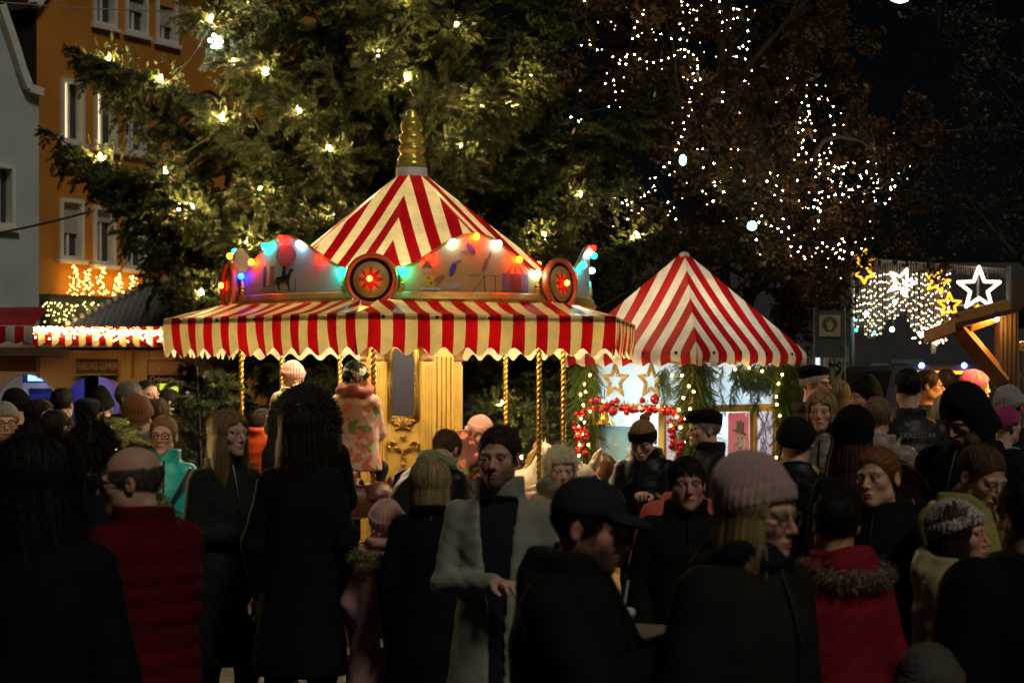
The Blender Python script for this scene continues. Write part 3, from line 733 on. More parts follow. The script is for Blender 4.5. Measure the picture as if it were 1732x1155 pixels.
# awning: six flat sloping sheets and scalloped valances, with a plain lining behind
RA, ZA, ZAB, RI, ZI = 1.95, 2.355, 2.095, RF + 0.02, 2.462
M_eye = mat('eyelet', (0.03, 0.03, 0.03), 0.4, 0.6, 0.2, bs=0)
for k in range(6):
    p0, p1 = PH0 + PI / 3 * k, PH0 + PI / 3 * (k + 1); pm = (p0 + p1) / 2
    tdir = Vector((math.cos(pm), math.sin(pm), 0)); out = Vector((math.sin(pm), -math.cos(pm), 0))
    half = RA * math.sin(PI / 6); ap = RA * math.cos(PI / 6)
    hi = RI * math.sin(PI / 6); ai = RI * math.cos(PI / 6) + 0.12
    rr_ = random.Random(k)
    ph_ = [rr_.uniform(0, 6.28) for _ in range(4)]
    # slope
    V = []; UV = []; nu, nv = 44, 6
    for i in range(nv + 1):
        f = i / nv
        for j in range(nu + 1):
            u = (-1 + 2 * j / nu); uu = u * (hi + (half - hi) * f)
            z = ZI + (ZA - ZI) * f - 0.018 * math.sin(PI * f) * (0.5 + 0.5 * math.sin(9 * u + ph_[0]))
            rad = ai + (ap - ai) * f
            if f < 0.4: rad = max(rad, math.sqrt(max(0, (RI - 0.02) ** 2 - uu * uu)) * 0 + rad)
            V.append(tuple(out * rad + tdir * uu + Vector((0, 0, z)))); UV.append((uu, f))
    Fq = np.array([(i * (nu + 1) + j, (i + 1) * (nu + 1) + j, (i + 1) * (nu + 1) + j + 1, i * (nu + 1) + j + 1) for i in range(nv) for j in range(nu)])
    sl = obj('awning_sheet', mesh_np('awning_sheet', V, Fq, M_awn, True, uv=UV), CAR)
    V2 = [(Vector(v) - Vector((0, 0, 0.006)) - out * 0.004) for v in V]
    obj('lining', mesh_np('lining', [tuple(v) for v in V2], Fq[:, ::-1], M_lining, True), sl)
    # valance
    V = []; UV = []; nu, nv = 132, 6
    for i in range(nv + 1):
        f = i / nv
        for j in range(nu + 1):
            u = (-1 + 2 * j / nu); uu = u * half
            wave = 0.029 * math.sin(2 * PI * uu / 0.1772 + 0.6 + ph_[3] * 0.2)
            zb = ZAB + wave
            z = ZA + (zb - ZA) * f
            bul = 0.012 * f * math.sin(7 * u + ph_[1]) + 0.010 * f * math.sin(17 * u + ph_[2]) - 0.02 * f
            edge = 0.02 * (1 - abs(u)) ** 0.5
            V.append(tuple(out * (ap + bul + 0.012 * math.sin(PI * f)) + tdir * (uu * (1 - 0.004 * f)) + Vector((0, 0, z)))); UV.append((uu, f))
    Fq = np.array([(i * (nu + 1) + j, (i + 1) * (nu + 1) + j, (i + 1) * (nu + 1) + j + 1, i * (nu + 1) + j + 1) for i in range(nv) for j in range(nu)])
    va = obj('valance', mesh_np('valance', V, Fq, M_awn, True, uv=UV), CAR)
    V2 = [tuple(Vector(v) - out * 0.004) for v in V]
    obj('lining', mesh_np('lining', V2, Fq[:, ::-1], M_lining, True), va)
    for u_ in (-0.8, -0.4, 0.0, 0.4, 0.8):
        M = Matrix.Rotation(pm, 3, 'Z') @ Matrix.Rotation(R(90), 3, 'X')
        e = MB(); e.lathe([(0.0, 0.006), (0.008, 0.006), (0.013, 0.003), (0.013, -0.004)], 10)
        eo = e.build('eyelet', M_eye, va); eo.location = out * (ap + 0.008) + tdir * (u_ * half) + Vector((0, 0, ZA - 0.025)); eo.rotation_euler = (R(90), 0, pm)
# ring beam and spokes carrying the awning
b = MB()
for k in range(6):
    p0, p1 = PH0 + PI / 3 * k, PH0 + PI / 3 * (k + 1)
    b.bar(pol(RA - 0.03, p0, ZA - 0.03), pol(RA - 0.03, p1, ZA - 0.03), 0.03)
    b.bar(pol(0.3, p0, 2.50), pol(RA - 0.03, p0, ZA - 0.02), 0.035)
b.build('canopy_frame', mat('frame_cream', (0.5, 0.42, 0.25), 0.5), CAR)

# centre column: six gilded faces with mirror, carved scroll work, pilasters and capitals
RC = 0.365
colm = MB()
def hexring(r, z): return [pol(r, R(22) + PI / 3 * k, z) for k in range(6)]
prof = [(RC + 0.05, DECK), (RC + 0.05, 0.55), (RC, 0.60), (RC, 2.15), (RC + 0.02, 2.2), (RC + 0.06, 2.28), (RC + 0.06, 2.50), (RC - 0.1, 2.52)]
V = []; Fs = []
for r, z in prof: V += hexring(r, z)
for i in range(len(prof) - 1):
    for k in range(6): Fs.append((i * 6 + k, i * 6 + (k + 1) % 6, (i + 1) * 6 + (k + 1) % 6, (i + 1) * 6 + k))
colm.add(V, Fs); column = colm.build('column', M_ochre, CAR)
# (fascia of the column is painted; each face carries a mirror)
M_mirror = mat('dull_mirror', (0.025, 0.03, 0.055), 0.30, 0.0, 0.3, 3, 0.05)
apc = RC * math.cos(PI / 6)
for k in range(6):
    pf = R(-8) + PI / 3 * k
    face = bpy.data.objects.new('column_face', None); link(face, CAR); face.location = pol(apc, pf, 0); face.rotation_euler = (0, 0, pf); face.empty_display_size = 0.1
    # face coordinates: x along face, y outward = -y
    if k % 2 == 0:
     mm = MB()
     outl = [(-0.085, 1.62), (0.085, 1.62), (0.085, 2.10), (0.06, 2.14), (0.0, 2.155), (-0.06, 2.14), (-0.085, 2.10)]
     Mx = Matrix(((1, 0, 0, 0), (0, 0, -1, -0.012), (0, 1, 0, 0), (0, 0, 0, 1)))
     mm.prism(outl, Mx, 0.006); mm.build('mirror', M_mirror, face)
     fr = MB(); pts = [Vector((u * 1.13, -0.014, z + (0.012 if z > 2 else -0.012))) for u, z in outl] ; pts.append(pts[0])
     fr.tube(pts, 0.020, 8); fr.tube([Vector((q_.x * 1.22, -0.010, q_.z + (0.02 if q_.z > 2 else -0.02))) for q_ in pts], 0.011, 8); [fr.ball(q_.lerp(pts[i_ + 1], f_), 0.012, 8, 5) for i_, q_ in enumerate(pts[:-1]) for f_ in np.linspace(0, 1, 7)[:-1]]; fr.build('mirror_frame', M_gold, face, True)
     sc_ = MB()
     for s_ in (-1, 1):      # shell under the mirror and double C scroll below
         for (c0, c1, rad, st, sw) in ((0.055, 1.55, 0.045, 30, 260), (0.085, 1.40, 0.035, -60, 300), (0.04, 1.32, 0.06, 60, 170)):
             pts = [Vector((s_ * (c0 + rad * (1 - 0.45 * f) * math.cos(R(st + sw * f))), -0.020, c1 + rad * (1 - 0.45 * f) * math.sin(R(st + sw * f)))) for f in np.linspace(0, 1, 14)]
             sc_.tube(pts, [0.016 - 0.006 * f for f in np.linspace(0, 1, 14)], 6)
     for a_ in np.linspace(-1.0, 1.0, 5): sc_.tube([Vector((0, -0.02, 1.53)), Vector((0.075 * math.sin(a_), -0.028, 1.53 + 0.085 * math.cos(a_)))], [0.006, 0.018], 6)
     sc_.ball(Vector((0, -0.02, 1.46)), 0.024, 10, 6); sc_.ball(Vector((0, -0.02, 1.25)), 0.02, 10, 6)
     sc_.build('carving', mat('carved_gilt', (0.36, 0.19, 0.04), 0.38, 0.35, 0.35, 14, 0.3, 60), face, True)
    else:
        pn = MB()
        for dx in (-0.11, -0.055, 0.0, 0.055, 0.11): pn.box((dx, -0.008, 1.35), (0.030, 0.014, 1.45))
        pn.build('fluted_panel', M_ochre, face)
    # corner pilaster with capital
    pc = R(22) + PI / 3 * k
    pi_ = MB(); q = pol(RC - 0.005, pc, 0); Mz = Matrix.Rotation(pc, 3, 'Z')
    pi_.box(q + Vector((0, 0, 1.29)), (0.10, 0.06, 1.5), M=Mz)
    for dx in (-0.036, -0.012, 0.012, 0.036): pi_.box(q + Mz @ Vector((dx, -0.034, 0)) + Vector((0, 0, 1.29)), (0.012, 0.012, 1.44), M=Mz)
    pi_.box(q + Vector((0, 0, 0.49)), (0.14, 0.09, 0.28), M=Mz)
    plo = pi_.build('pilaster', M_ochre, CAR)
    cp = MB()
    cp.lathe([(0.045, 2.04), (0.06, 2.05), (0.045, 2.07), (0.06, 2.12), (0.085, 2.17), (0.095, 2.20), (0.07, 2.22)], 12, q)
    for s_ in (-1, 1): cp.ball(q + Mz @ Vector((s_ * 0.065, -0.03, 2.17)), 0.035, 10, 6)
    cp.build('capital', M_brown, plo, True)

# bulbs hidden up under the canopy
M_inner = emis('canopy_bulb', (1.0, 0.80, 0.48), 560)
inb = MB().ball((0, 0, 0), 0.035, 8, 6).mesh('canopy_bulb', M_inner, True)
for k in range(12):
    obj('canopy_bulb', inb, CAR, loc=pol(1.22, PH0 + PI / 6 * k + 0.1, 2.31))

# twisted brass poles
def twist_pole(h, r=0.019):
    V = []; n_, m_ = 14, int(h / 0.008)
    zz = np.linspace(0, h, m_ + 1); th = np.linspace(0, 2 * PI, n_, endpoint=False)
    Z, T = np.meshgrid(zz, th, indexing='ij')
    Rr = r * (1 + 0.16 * np.cos(2 * (T - Z * 2 * PI / 0.085)))
    V = np.stack([Rr * np.cos(T), Rr * np.sin(T), Z], -1).reshape(-1, 3)
    i, j = np.meshgrid(np.arange(m_), np.arange(n_), indexing='ij')
    a = i * n_ + j; b_ = i * n_ + (j + 1) % n_
    Fq = np.stack([a, b_, b_ + n_, a + n_], -1).reshape(-1, 4)
    return mesh_np('pole', V, Fq, M_brass, True)
pole_me = twist_pole(2.40 - DECK)
POLES = [(408, 13.5), (477, 14.7), (575, 15.0), (632, 12.72), (855, 14.9), (912, 13.2), (953, 13.6), (760, 15.2)]
for px, D in POLES:
    obj('pole', pole_me, CAR, loc=Vector((PX(px, D), D, DECK)) - CC)
# ------------------------------------------------------------------ ticket booth
BC = Vector((1.50, 15.5, 0))
BO = thing('ticket_booth', 'little ticket booth with striped pyramid roof and lit windows', 'booth', BC)
BO.rotation_euler = (0, 0, R(45))            # a corner faces the camera; local -x face = photo left, local -y face = photo right
S = 0.745; WS = 0.60; EZ = 2.15; VZ = 2.025; AZ = 2.985
def face_frames():
    # (origin, u dir, outward) for the four faces, u to the right seen from outside
    return [(Vector((1, 0, 0)), Vector((0, -1, 0))), (Vector((0, 1, 0)), Vector((1, 0, 0))), (Vector((-1, 0, 0)), Vector((0, 1, 0))), (Vector((0, -1, 0)), Vector((-1, 0, 0)))]
for k, (u_, o_) in enumerate(face_frames()):
    V = []; UV = []; nu, nv = 56, 14
    for i in range(nv + 1):
        f = i / nv
        for j in range(nu + 1):
            t_ = -1 + 2 * j / nu
            if f <= 0.75:
                g_ = f / 0.75; half = 0.03 + (S - 0.03) * g_; z = AZ + (EZ - AZ) * g_ - 0.035 * math.sin(PI * g_) * (1 - t_ * t_)
                p = o_ * (half * 1.0) + u_ * (t_ * half)
            else:
                g_ = (f - 0.75) / 0.25; half = S + 0.006 * math.sin(PI * g_)
                zb = VZ + 0.016 * math.sin(2 * PI * (t_ * S) / 0.212 + 0.4)
                z = EZ + (zb - EZ) * g_; p = o_ * (S + 0.015 * math.sin(PI * g_) + 0.008 * g_ * math.sin(11 * t_ + k)) + u_ * (t_ * half)
            V.append(tuple(p + Vector((0, 0, z)))); UV.append((t_ * half + 0.053, f))
    Fq = np.array([(i * (nu + 1) + j, (i + 1) * (nu + 1) + j, (i + 1) * (nu + 1) + j + 1, i * (nu + 1) + j + 1) for i in range(nv) for j in range(nu)])
    ro = obj('roof_sheet', mesh_np('roof_sheet', V, Fq, M_booth, True, uv=UV), BO)
    for t_ in (-0.72, -0.24, 0.24, 0.72):
        e = MB(); e.lathe([(0.0, 0.006), (0.008, 0.006), (0.014, 0.003), (0.014, -0.004)], 10)
        eo = e.build('eyelet', M_eye, ro); eo.location = o_ * (S + 0.012) + u_ * (t_ * S) + Vector((0, 0, EZ - 0.03)); eo.rotation_euler = (R(90), 0, math.atan2(o_.x, -o_.y))
b = MB(); b.lathe([(0.045, AZ - 0.03), (0.05, AZ), (0.035, AZ + 0.02), (0.0, AZ + 0.03)], 12); b.build('roof_cap', mat('cap_cream', (0.6, 0.55, 0.42), 0.5), BO, True)
M_frame = mat('booth_frame_ochre', (0.50, 0.36, 0.11), 0.5, 0, 0.2)
M_board = mat('booth_board', (0.36, 0.24, 0.07), 0.5, 0, 0.2)
for sx in (-1, 1):
    for sy in (-1, 1): MB().box((sx * (WS - 0.03), sy * (WS - 0.03), 1.07), (0.09, 0.09, 2.14)).build('post', M_frame, BO)
M_glass, t_, b_ = newmat('window_glass'); b_.inputs['Base Color'].default_value = (0.9, 0.95, 1, 1); b_.inputs['Roughness'].default_value = 0.12; b_.inputs['Transmission Weight'].default_value = 0.0
tr_ = N(t_, 'ShaderNodeBsdfTransparent'); mx_ = N(t_, 'ShaderNodeMixShader'); mx_.inputs[0].default_value = 0.90
t_.links.new(b_.outputs[0], mx_.inputs[1]); t_.links.new(tr_.outputs[0], mx_.inputs[2]); t_.links.new(mx_.outputs[0], t_.nodes['Material Output'].inputs[0])
M_frost = translucent('frosted_film', (0.58, 0.74, 0.86), 0.75)
M_frostp = translucent('pinkish_film', (0.72, 0.62, 0.80), 0.7)
HB, HM, HT = 0.95, 1.66, 2.10      # sill, transom, head
faces_built = {}
for k, (u_, o_) in enumerate(face_frames()):
    M = Matrix(((u_.x, 0, o_.x, o_.x * (WS - 0.02)), (u_.y, 0, o_.y, o_.y * (WS - 0.02)), (0, 1, 0, 0), (0, 0, 0, 1)))
    L = WS - 0.075
    MB().prism([(-L, 0.03), (L, 0.03), (L, HB), (-L, HB)], M, 0.03).build('wall_panel', M_board, BO)
    fr = MB()
    for (a, b, c, d) in ((-L, L, HB + 0.002, HB + 0.05), (-L, L, HM - 0.03, HM + 0.03), (-L, L, HT - 0.03, HT), (-L, -L + 0.045, HB + 0.05, HM - 0.03), (L - 0.045, L, HB + 0.05, HM - 0.03), (-L, -L + 0.045, HM + 0.03, HT - 0.03), (L - 0.045, L, HM + 0.03, HT - 0.03)):
        fr.prism([(a, c), (b, c), (b, d), (a, d)], M, 0.04)
    um = 0.22 if k == 0 or k == 3 else 0.0
    um = {0: 0.20, 3: 0.26}.get(k, 0.0)
    fr.prism([(um - 0.03, HB + 0.05), (um + 0.03, HB + 0.05), (um + 0.03, HM - 0.03), (um - 0.03, HM - 0.03)], M, 0.04)
    win = fr.build('window', M_frame, BO); faces_built[k] = (M, L, um, win)
    Mg = M @ Matrix.Translation((0, 0, 0.012))
    MB().prism([(-L + 0.045, HM + 0.03), (L - 0.045, HM + 0.03), (L - 0.045, HT - 0.03), (-L + 0.045, HT - 0.03)], Mg, 0.0).build('pane', M_frost, win)
    MB().prism([(-L + 0.045, HB + 0.05), (um - 0.03, HB + 0.05), (um - 0.03, HM - 0.03), (-L + 0.045, HM - 0.03)], Mg, 0.005).build('pane', M_glass, win)
    MB().prism([(um + 0.03, HB + 0.05), (L - 0.045, HB + 0.05), (L - 0.045, HM - 0.03), (um + 0.03, HM - 0.03)], Mg, 0.0).build('pane', M_frostp if k in (0, 3) else M_frost, win)
    MB().prism([(-L, HB - 0.03), (L, HB - 0.03), (L, HB), (-L, HB)], M @ Matrix.Translation((0, 0, 0.031)), 0.07).build('sill', M_frame, win)
MB().box((0, 0, 0.03), (1.1, 1.1, 0.04)).build('floor', wood('booth_floor', (0.25, 0.16, 0.07)), BO)
MB().ball((0, 0, 2.36), 0.035, 8, 5).build('roof_fill_bulb', emis('booth_roof_fill', (1.0, 0.80, 0.52), 330), BO)  # added bulb, brightens the canvas roof from inside
lampm = emis('booth_lamp', (0.78, 0.93, 1.0), 27)
lo = MB(); lo.box((0.18, 0.18, 1.72), (0.07, 0.07, 0.62)); lo.build('ceiling_lamp', lampm, BO)
MB().box((0.1, 0.1, 0.88), (0.85, 0.85, 0.03)).build('counter', M_white, BO)
# pale room lining behind the windows at the far sides
for k in (1, 2):
    M, L, um, win = faces_built[k]
    MB().prism([(-L, HB), (L, HB), (L, 2.1), (-L, 2.1)], M @ Matrix.Translation((0, 0, -0.05)), 0.012).build('back_wall', mat('room_white', (0.62, 0.74, 0.80), 0.6), BO)
# ---- face order: k=0 local -y (photo right), k=3 local -x (photo left)
def decal(k, shape, colr, d, name='picture_shape', parent=None):
    M, L, um, win = faces_built[k]
    import mathutils
    tri = mathutils.geometry.tessellate_polygon([[Vector((u, z, 0)) for u, z in shape]])
    V = [tuple(M @ Vector((u, z, d))) for u, z in shape]
    m = translucent('tpaint_%02x%02x%02x' % tuple(int(255 * c) for c in colr), colr, 0.5)
    return obj(name, mesh_np(name, V, np.array(tri), m, False), parent or win)
# snowman picture on red behind the right window
sn = MB(); M, L, um, win = faces_built[0]
x0, x1 = -0.12, um - 0.034; zc = 1.34
pic = thing('snowman_picture', 'red paper picture of a carrot nosed snowman in a hat inside the booth window', 'picture', (0, 0, 0)); pic.parent = None
MW = Matrix.Translation(BC) @ Matrix.Rotation(R(45), 4, 'Z')
def decalw(shape, colr, d, name):
    import mathutils
    tri = mathutils.geometry.tessellate_polygon([[Vector((u, z, 0)) for u, z in shape]])
    V = [tuple(MW @ (M @ Vector((u, z, d)))) for u, z in shape]
    obj(name, mesh_np(name, V, np.array(tri), translucent('tpaint_%02x%02x%02x' % tuple(int(255 * c) for c in colr), colr, 0.5), False), pic)
decalw([(x0, 1.02), (x1, 1.02), (x1, 1.62), (x0, 1.62)], (0.62, 0.10, 0.13), -0.004, 'sheet')
cx = x1 - 0.13
decalw(ell(cx, 1.37, 0.085, 0.078, 20), (0.72, 0.84, 0.92), 0.000, 'head')
decalw(ell(cx + 0.02, 1.25, 0.11, 0.05, 16), (0.35, 0.08, 0.06), 0.0015, 'scarf')
decalw(ell(cx, 1.12, 0.12, 0.10, 20), (0.70, 0.80, 0.88), -0.002, 'body')
decalw([(cx - 0.11, 1.47), (cx + 0.12, 1.41), (cx + 0.125, 1.425), (cx + 0.055, 1.455), (cx + 0.065, 1.55), (cx + 0.035, 1.53), (cx + 0.01, 1.565), (cx - 0.01, 1.54), (cx - 0.045, 1.56), (cx - 0.05, 1.478), (cx - 0.105, 1.483)], (0.10, 0.07, 0.05), 0.002, 'hat')
decalw([(cx - 0.02, 1.355), (cx - 0.10, 1.325), (cx - 0.10, 1.34), (cx - 0.02, 1.38)], (0.70, 0.26, 0.05), 0.002, 'nose')
for dx in (-0.025, 0.03): decalw(ell(cx + dx, 1.405, 0.009, 0.011, 8), (0.05, 0.08, 0.2), 0.002, 'eye')
decalw([(cx - 0.035, 1.325), (cx, 1.308), (cx + 0.035, 1.33), (cx + 0.04, 1.345), (cx, 1.320), (cx - 0.035, 1.335)], (0.05, 0.08, 0.2), 0.002, 'mouth')
# two gold glitter stars hung in the left upper pane
def gl():
    m, t, b = newmat('gold_glitter'); v = coords(t); n1 = noise(t, v, 160, 2); vo = N(t, 'ShaderNodeTexVoronoi'); vo.inputs['Scale'].default_value = 140; t.links.new(v, vo.inputs['Vector'])
    t.links.new(ramp(t, vo.outputs['Color'], [(0.2, (0.25, 0.17, 0.05)), (0.8, (0.72, 0.56, 0.22))]), b.inputs['Base Color']); b.inputs['Metallic'].default_value = 0.6; b.inputs['Roughness'].default_value = 0.3
    bump(t, b, vo.outputs['Distance'], 0.8, 0.01); return m
M_gl = gl()
M3, L3, um3, win3 = faces_built[3]
for i, u0 in enumerate((-0.235, 0.17)):
    st = MB(); ro_, ri_ = 0.165, 0.075
    def ring(r1, r2, z): return [M3 @ Vector((u0 + (r1 if j % 2 == 0 else r2) * math.sin(PI * j / 5), 1.90 + (r1 if j % 2 == 0 else r2) * math.cos(PI * j / 5) - 0.01, z)) for j in range(10)]
    A, Bq, Cc, Dd = ring(ro_, ri_, 0.050), ring(ro_ * 0.58, ri_ * 0.62, 0.050), ring(ro_, ri_, 0.07), ring(ro_ * 0.58, ri_ * 0.62, 0.07)
    V = [MW @ p for p in A + Bq + Cc + Dd]; Fs = []
    for j in range(10):
        j2 = (j + 1) % 10
        Fs += [(j, j2, 10 + j2, 10 + j), (20 + j, 30 + j, 30 + j2, 20 + j2), (j, 20 + j, 20 + j2, j2), (10 + j, 10 + j2, 30 + j2, 30 + j)]
    st.add(V, Fs)
    tag(st.build('glitter_star', M_gl), ('open gold glitter star hung in the booth window, nearer the carousel', 'open gold glitter star hung in the booth window, nearer the corner post')[i], 'star')
# bell hung at the left lower pane, notice pictures and a cup
bell = thing('brass_bell', 'small brass bell hanging inside the left booth window', 'bell', (0, 0, 0))
pB = MW @ (M3 @ Vector((-0.36, 1.52, 0.055)))
MB().lathe([(0.012, 0.16), (0.02, 0.15), (0.03, 0.12), (0.045, 0.06), (0.06, 0.025), (0.085, 0.005), (0.088, 0.0), (0.08, 0.0), (0.055, 0.02), (0.01, 0.13)], 20, pB).build('dome', M_brass, bell, True)
MB().tube([pB + Vector((0, 0, 0.155)), pB + Vector((0, 0, 0.3))], 0.004, 6).build('cord', M_cable, bell); MB().ball(pB + Vector((0, 0, 0.0)), 0.014, 8, 6).build('clapper', M_brass, bell, True)
ps = thing('window_poster', 'blue green winter poster with pale snow shapes inside the left booth window', 'poster', (0, 0, 0))
def decal3(shape, colr, d, name):
    import mathutils
    tri = mathutils.geometry.tessellate_polygon([[Vector((u, z, 0)) for u, z in shape]])
    V = [tuple(MW @ (M3 @ Vector((u, z, d)))) for u, z in shape]
    obj(name, mesh_np(name, V, np.array(tri), translucent('tpaint_%02x%02x%02x' % tuple(int(255 * c) for c in colr), colr, 0.5), False), ps)
decal3([(-0.46, 1.02), (-0.05, 1.02), (-0.05, 1.50), (-0.46, 1.50)], (0.06, 0.30, 0.36), -0.012, 'sheet')
for (u_, z_, a_, b2, cl) in ((-0.38, 1.10, 0.10, 0.07, (0.10, 0.34, 0.20)), (-0.30, 1.32, 0.05, 0.10, (0.12, 0.42, 0.44)), (-0.16, 1.12, 0.06, 0.07, (0.66, 0.70, 0.76)), (-0.14, 1.22, 0.042, 0.045, (0.40, 0.10, 0.16)), (-0.13, 1.30, 0.035, 0.035, (0.70, 0.74, 0.78)), (-0.10, 1.41, 0.03, 0.03, (0.68, 0.72, 0.76)), (-0.42, 1.40, 0.03, 0.05, (0.1, 0.4, 0.45))):
    decal3(ell(u_, z_, a_, b2, 14), cl, -0.008 + 0.001 * u_, 'painted_shape')

# ---- greenery: sprig instances on posts, along the eaves, hanging strands
def booth_pt(px, py, off=0.10):
    """point on the booth wall plane (left face for px<1152, right face beyond), pushed out by off"""
    o_ = Vector((-math.sin(R(45)), -math.cos(R(45)), 0)) if px < 1152 else Vector((math.sin(R(45)), -math.cos(R(45)), 0))
    dist = WS + off
    k = (px - HX) / F; ray = Vector((k, 1, -(py - HY) / F)); o0 = Vector((0, 0, CAMZ))
    t = ((BC + o_ * dist).dot(o_) - Vector((0, 0, 0)).dot(o_)) / ray.dot(o_)
    return o0 + ray * t
GR = thing('fir_garland', 'green fir garland wound round the booth posts and eaves', 'garland', BC)
r = np.random.default_rng(21); PT, DR, SC = [], [], []
def post_gar(px, z0, z1, n, off, wid, hang=0.7):
    base = {'l': (-0.63, -0.0), 'c': (0, -0.62 * 1.414 * 0.62), 'r': (0.63, 0)}
    for i in range(n):
        z = r.uniform(z0, z1); a = r.uniform(0, 6.28); q = np.array([px[0] + wid * math.cos(a) * r.uniform(0.3, 1), px[1] + wid * math.sin(a) * r.uniform(0.3, 1), z])
        PT.append(q); d = np.array([math.cos(a) * 0.7, math.sin(a) * 0.7 - 0.1, -hang + r.normal(0, 0.3)]); DR.append(d); s_ = r.uniform(0.11, 0.20); SC.append((s_ * 0.7, s_ * 0.7, s_))
cr = WS * 1.414
post_gar((-cr + 0.03, -0.02), 0.7, 2.1, 900, 0, 0.085); post_gar((0, -cr - 0.02), 0.7, 2.08, 900, 0, 0.075); post_gar((cr + 0.02, -0.02), 0.7, 2.1, 900, 0, 0.09)
def strand(px, py0, py1, n, w):
    for i in range(n):
        f = i / n; p = np.array(booth_pt(px + 3 * math.sin(f * 5 + px), py0 + (py1 - py0) * f, 0.07)) - np.array(BC)
        PT.append(p + r.normal(0, w, 3)); DR.append(np.array([r.normal(0, 0.5), -0.2, -1.0])); s_ = r.uniform(0.05, 0.09); SC.append((s_ * 0.9, s_ * 0.9, s_))
for (px, a, b_, n) in ((1192, 618, 668, 40), (1204, 616, 705, 60), (1222, 618, 700, 50), (1238, 620, 690, 45), (1244, 618, 680, 45), (1262, 618, 655, 40), (1272, 618, 690, 70), (1283, 618, 700, 70), (1292, 618, 660, 60), (1304, 618, 640, 50), (1122, 622, 680, 60), (1128, 620, 660, 60), (1118, 625, 650, 30), (1006, 640, 690, 30), (1290, 700, 770, 30), (1296, 690, 780, 40)):
    strand(px, a, b_, n, 0.008)
# dense tufts under the right eave
for i in range(420):
    px = r.uniform(1246, 1318); p = np.array(booth_pt(px, r.uniform(612, 655 - abs(px - 1285) * 0.3), 0.06 + r.uniform(0, 0.05))) - np.array(BC)
    PT.append(p); DR.append(np.array([r.normal(0, 0.7), -0.3, -0.8])); s_ = r.uniform(0.08, 0.14); SC.append((s_ * 0.6, s_ * 0.6, s_))
for i in range(60):
    px = r.uniform(1172, 1190); p = np.array(booth_pt(px, r.uniform(675, 700), 0.06)) - np.array(BC); PT.append(p); DR.append(np.array([r.normal(0, 0.9), -0.3, -0.5])); s_ = r.uniform(0.08, 0.12); SC.append((s_ * 0.6, s_ * 0.6, s_))
foliage('greenery', 'garland', np.array(PT), np.array(DR), np.array(SC), GR, None, 3)
b = MB(); b.tube([(-cr, -0.02, 0.6), (-cr, -0.02, 2.1)], 0.012, 6); b.tube([(0, -cr - 0.03, 0.6), (0, -cr - 0.03, 2.1)], 0.012, 6); b.tube([(cr, -0.02, 0.6), (cr, -0.02, 2.1)], 0.012, 6); b.build('stem', M_cable, GR)
# red bauble garland round the left window
BG = thing('bauble_garland', 'garland of shiny red baubles round the left booth window', 'garland', BC)
zb = [(215, 410, 0), (268, 398, 0), (237, 465, 0), (305, 492, 0), (343, 467, 1), (395, 430, 0), (437, 407, 0), (404, 500, 1), (480, 470, 0), (525, 478, 1), (525, 512, 0), (575, 490, 0), (612, 487, 0), (663, 405, 0), (660, 485, 0), (690, 480, 0), (720, 510, 1), (775, 395, 1), (778, 492, 0), (745, 470, 0), (845, 470, 0), (870, 505, 1), (915, 500, 1), (945, 500, 0), (955, 525, 0), (1000, 590, 1),
      (190, 480, 0), (135, 515, 0), (80, 530, 0), (70, 600, 0), (105, 660, 1), (65, 655, 0), (155, 665, 0), (170, 715, 1), (95, 735, 1), (90, 840, 1), (105, 860, 0), (160, 875, 0), (140, 805, 0), (935, 660, 0), (930, 715, 0), (950, 770, 1), (985, 785, 0), (920, 815, 0), (965, 830, 0), (1010, 830, 0), (1015, 780, 0), (910, 600, 0), (915, 670, 0), (985, 870, 0)]
M_ball = [mat('bauble_red', (0.42, 0.012, 0.025), 0.16, 0.45, 0.15, 8, 0), mat('bauble_berry', (0.28, 0.006, 0.02), 0.30, 0.3, 0.2, 8, 0)]
ball_me = [MB().ball((0, 0, 0), 1.0, 14, 9).mesh('bauble', q, True) for q in M_ball]
cap_me = MB().lathe([(0.25, 0.93), (0.25, 1.15), (0.0, 1.17)], 8).mesh('cap', M_brass)
for i, (x, y, big) in enumerate(zb):
    p = booth_pt(960 + x / 5.25, 600 + y / 5.25, 0.155 + 0.03 * math.sin(i * 2.1)) - BC
    rr_ = (0.037 if big else 0.028) * (0.9 + 0.2 * ((i * 37) % 10) / 10)
    bo = obj('bauble', ball_me[i % 3 == 1], BG, loc=p, scale=(rr_,) * 3); obj('cap', cap_me, bo)
pth = [booth_pt(960 + x / 5.25, 600 + y / 5.25, 0.125) - BC for x, y in ((120, 880), (90, 780), (95, 680), (100, 560), (160, 480), (260, 430), (400, 450), (560, 470), (700, 460), (860, 470), (960, 530), (960, 640), (945, 760), (980, 880))]
MB().tube(pth, 0.010, 6).build('stem', M_cable, BG, True)
PT, DR, SC = [], [], []
for a, b_ in zip(pth[:-1], pth[1:]):
    for i in range(16):
        q = a.lerp(b_, r.uniform(0, 1)); PT.append(np.array(q)); DR.append(r.normal(0, 1, 3)); s_ = r.uniform(0.05, 0.09); SC.append((s_ * 0.8, s_ * 0.8, s_))
foliage('greenery', 'garland', np.array(PT), np.array(DR), np.array(SC), BG, None, 9)
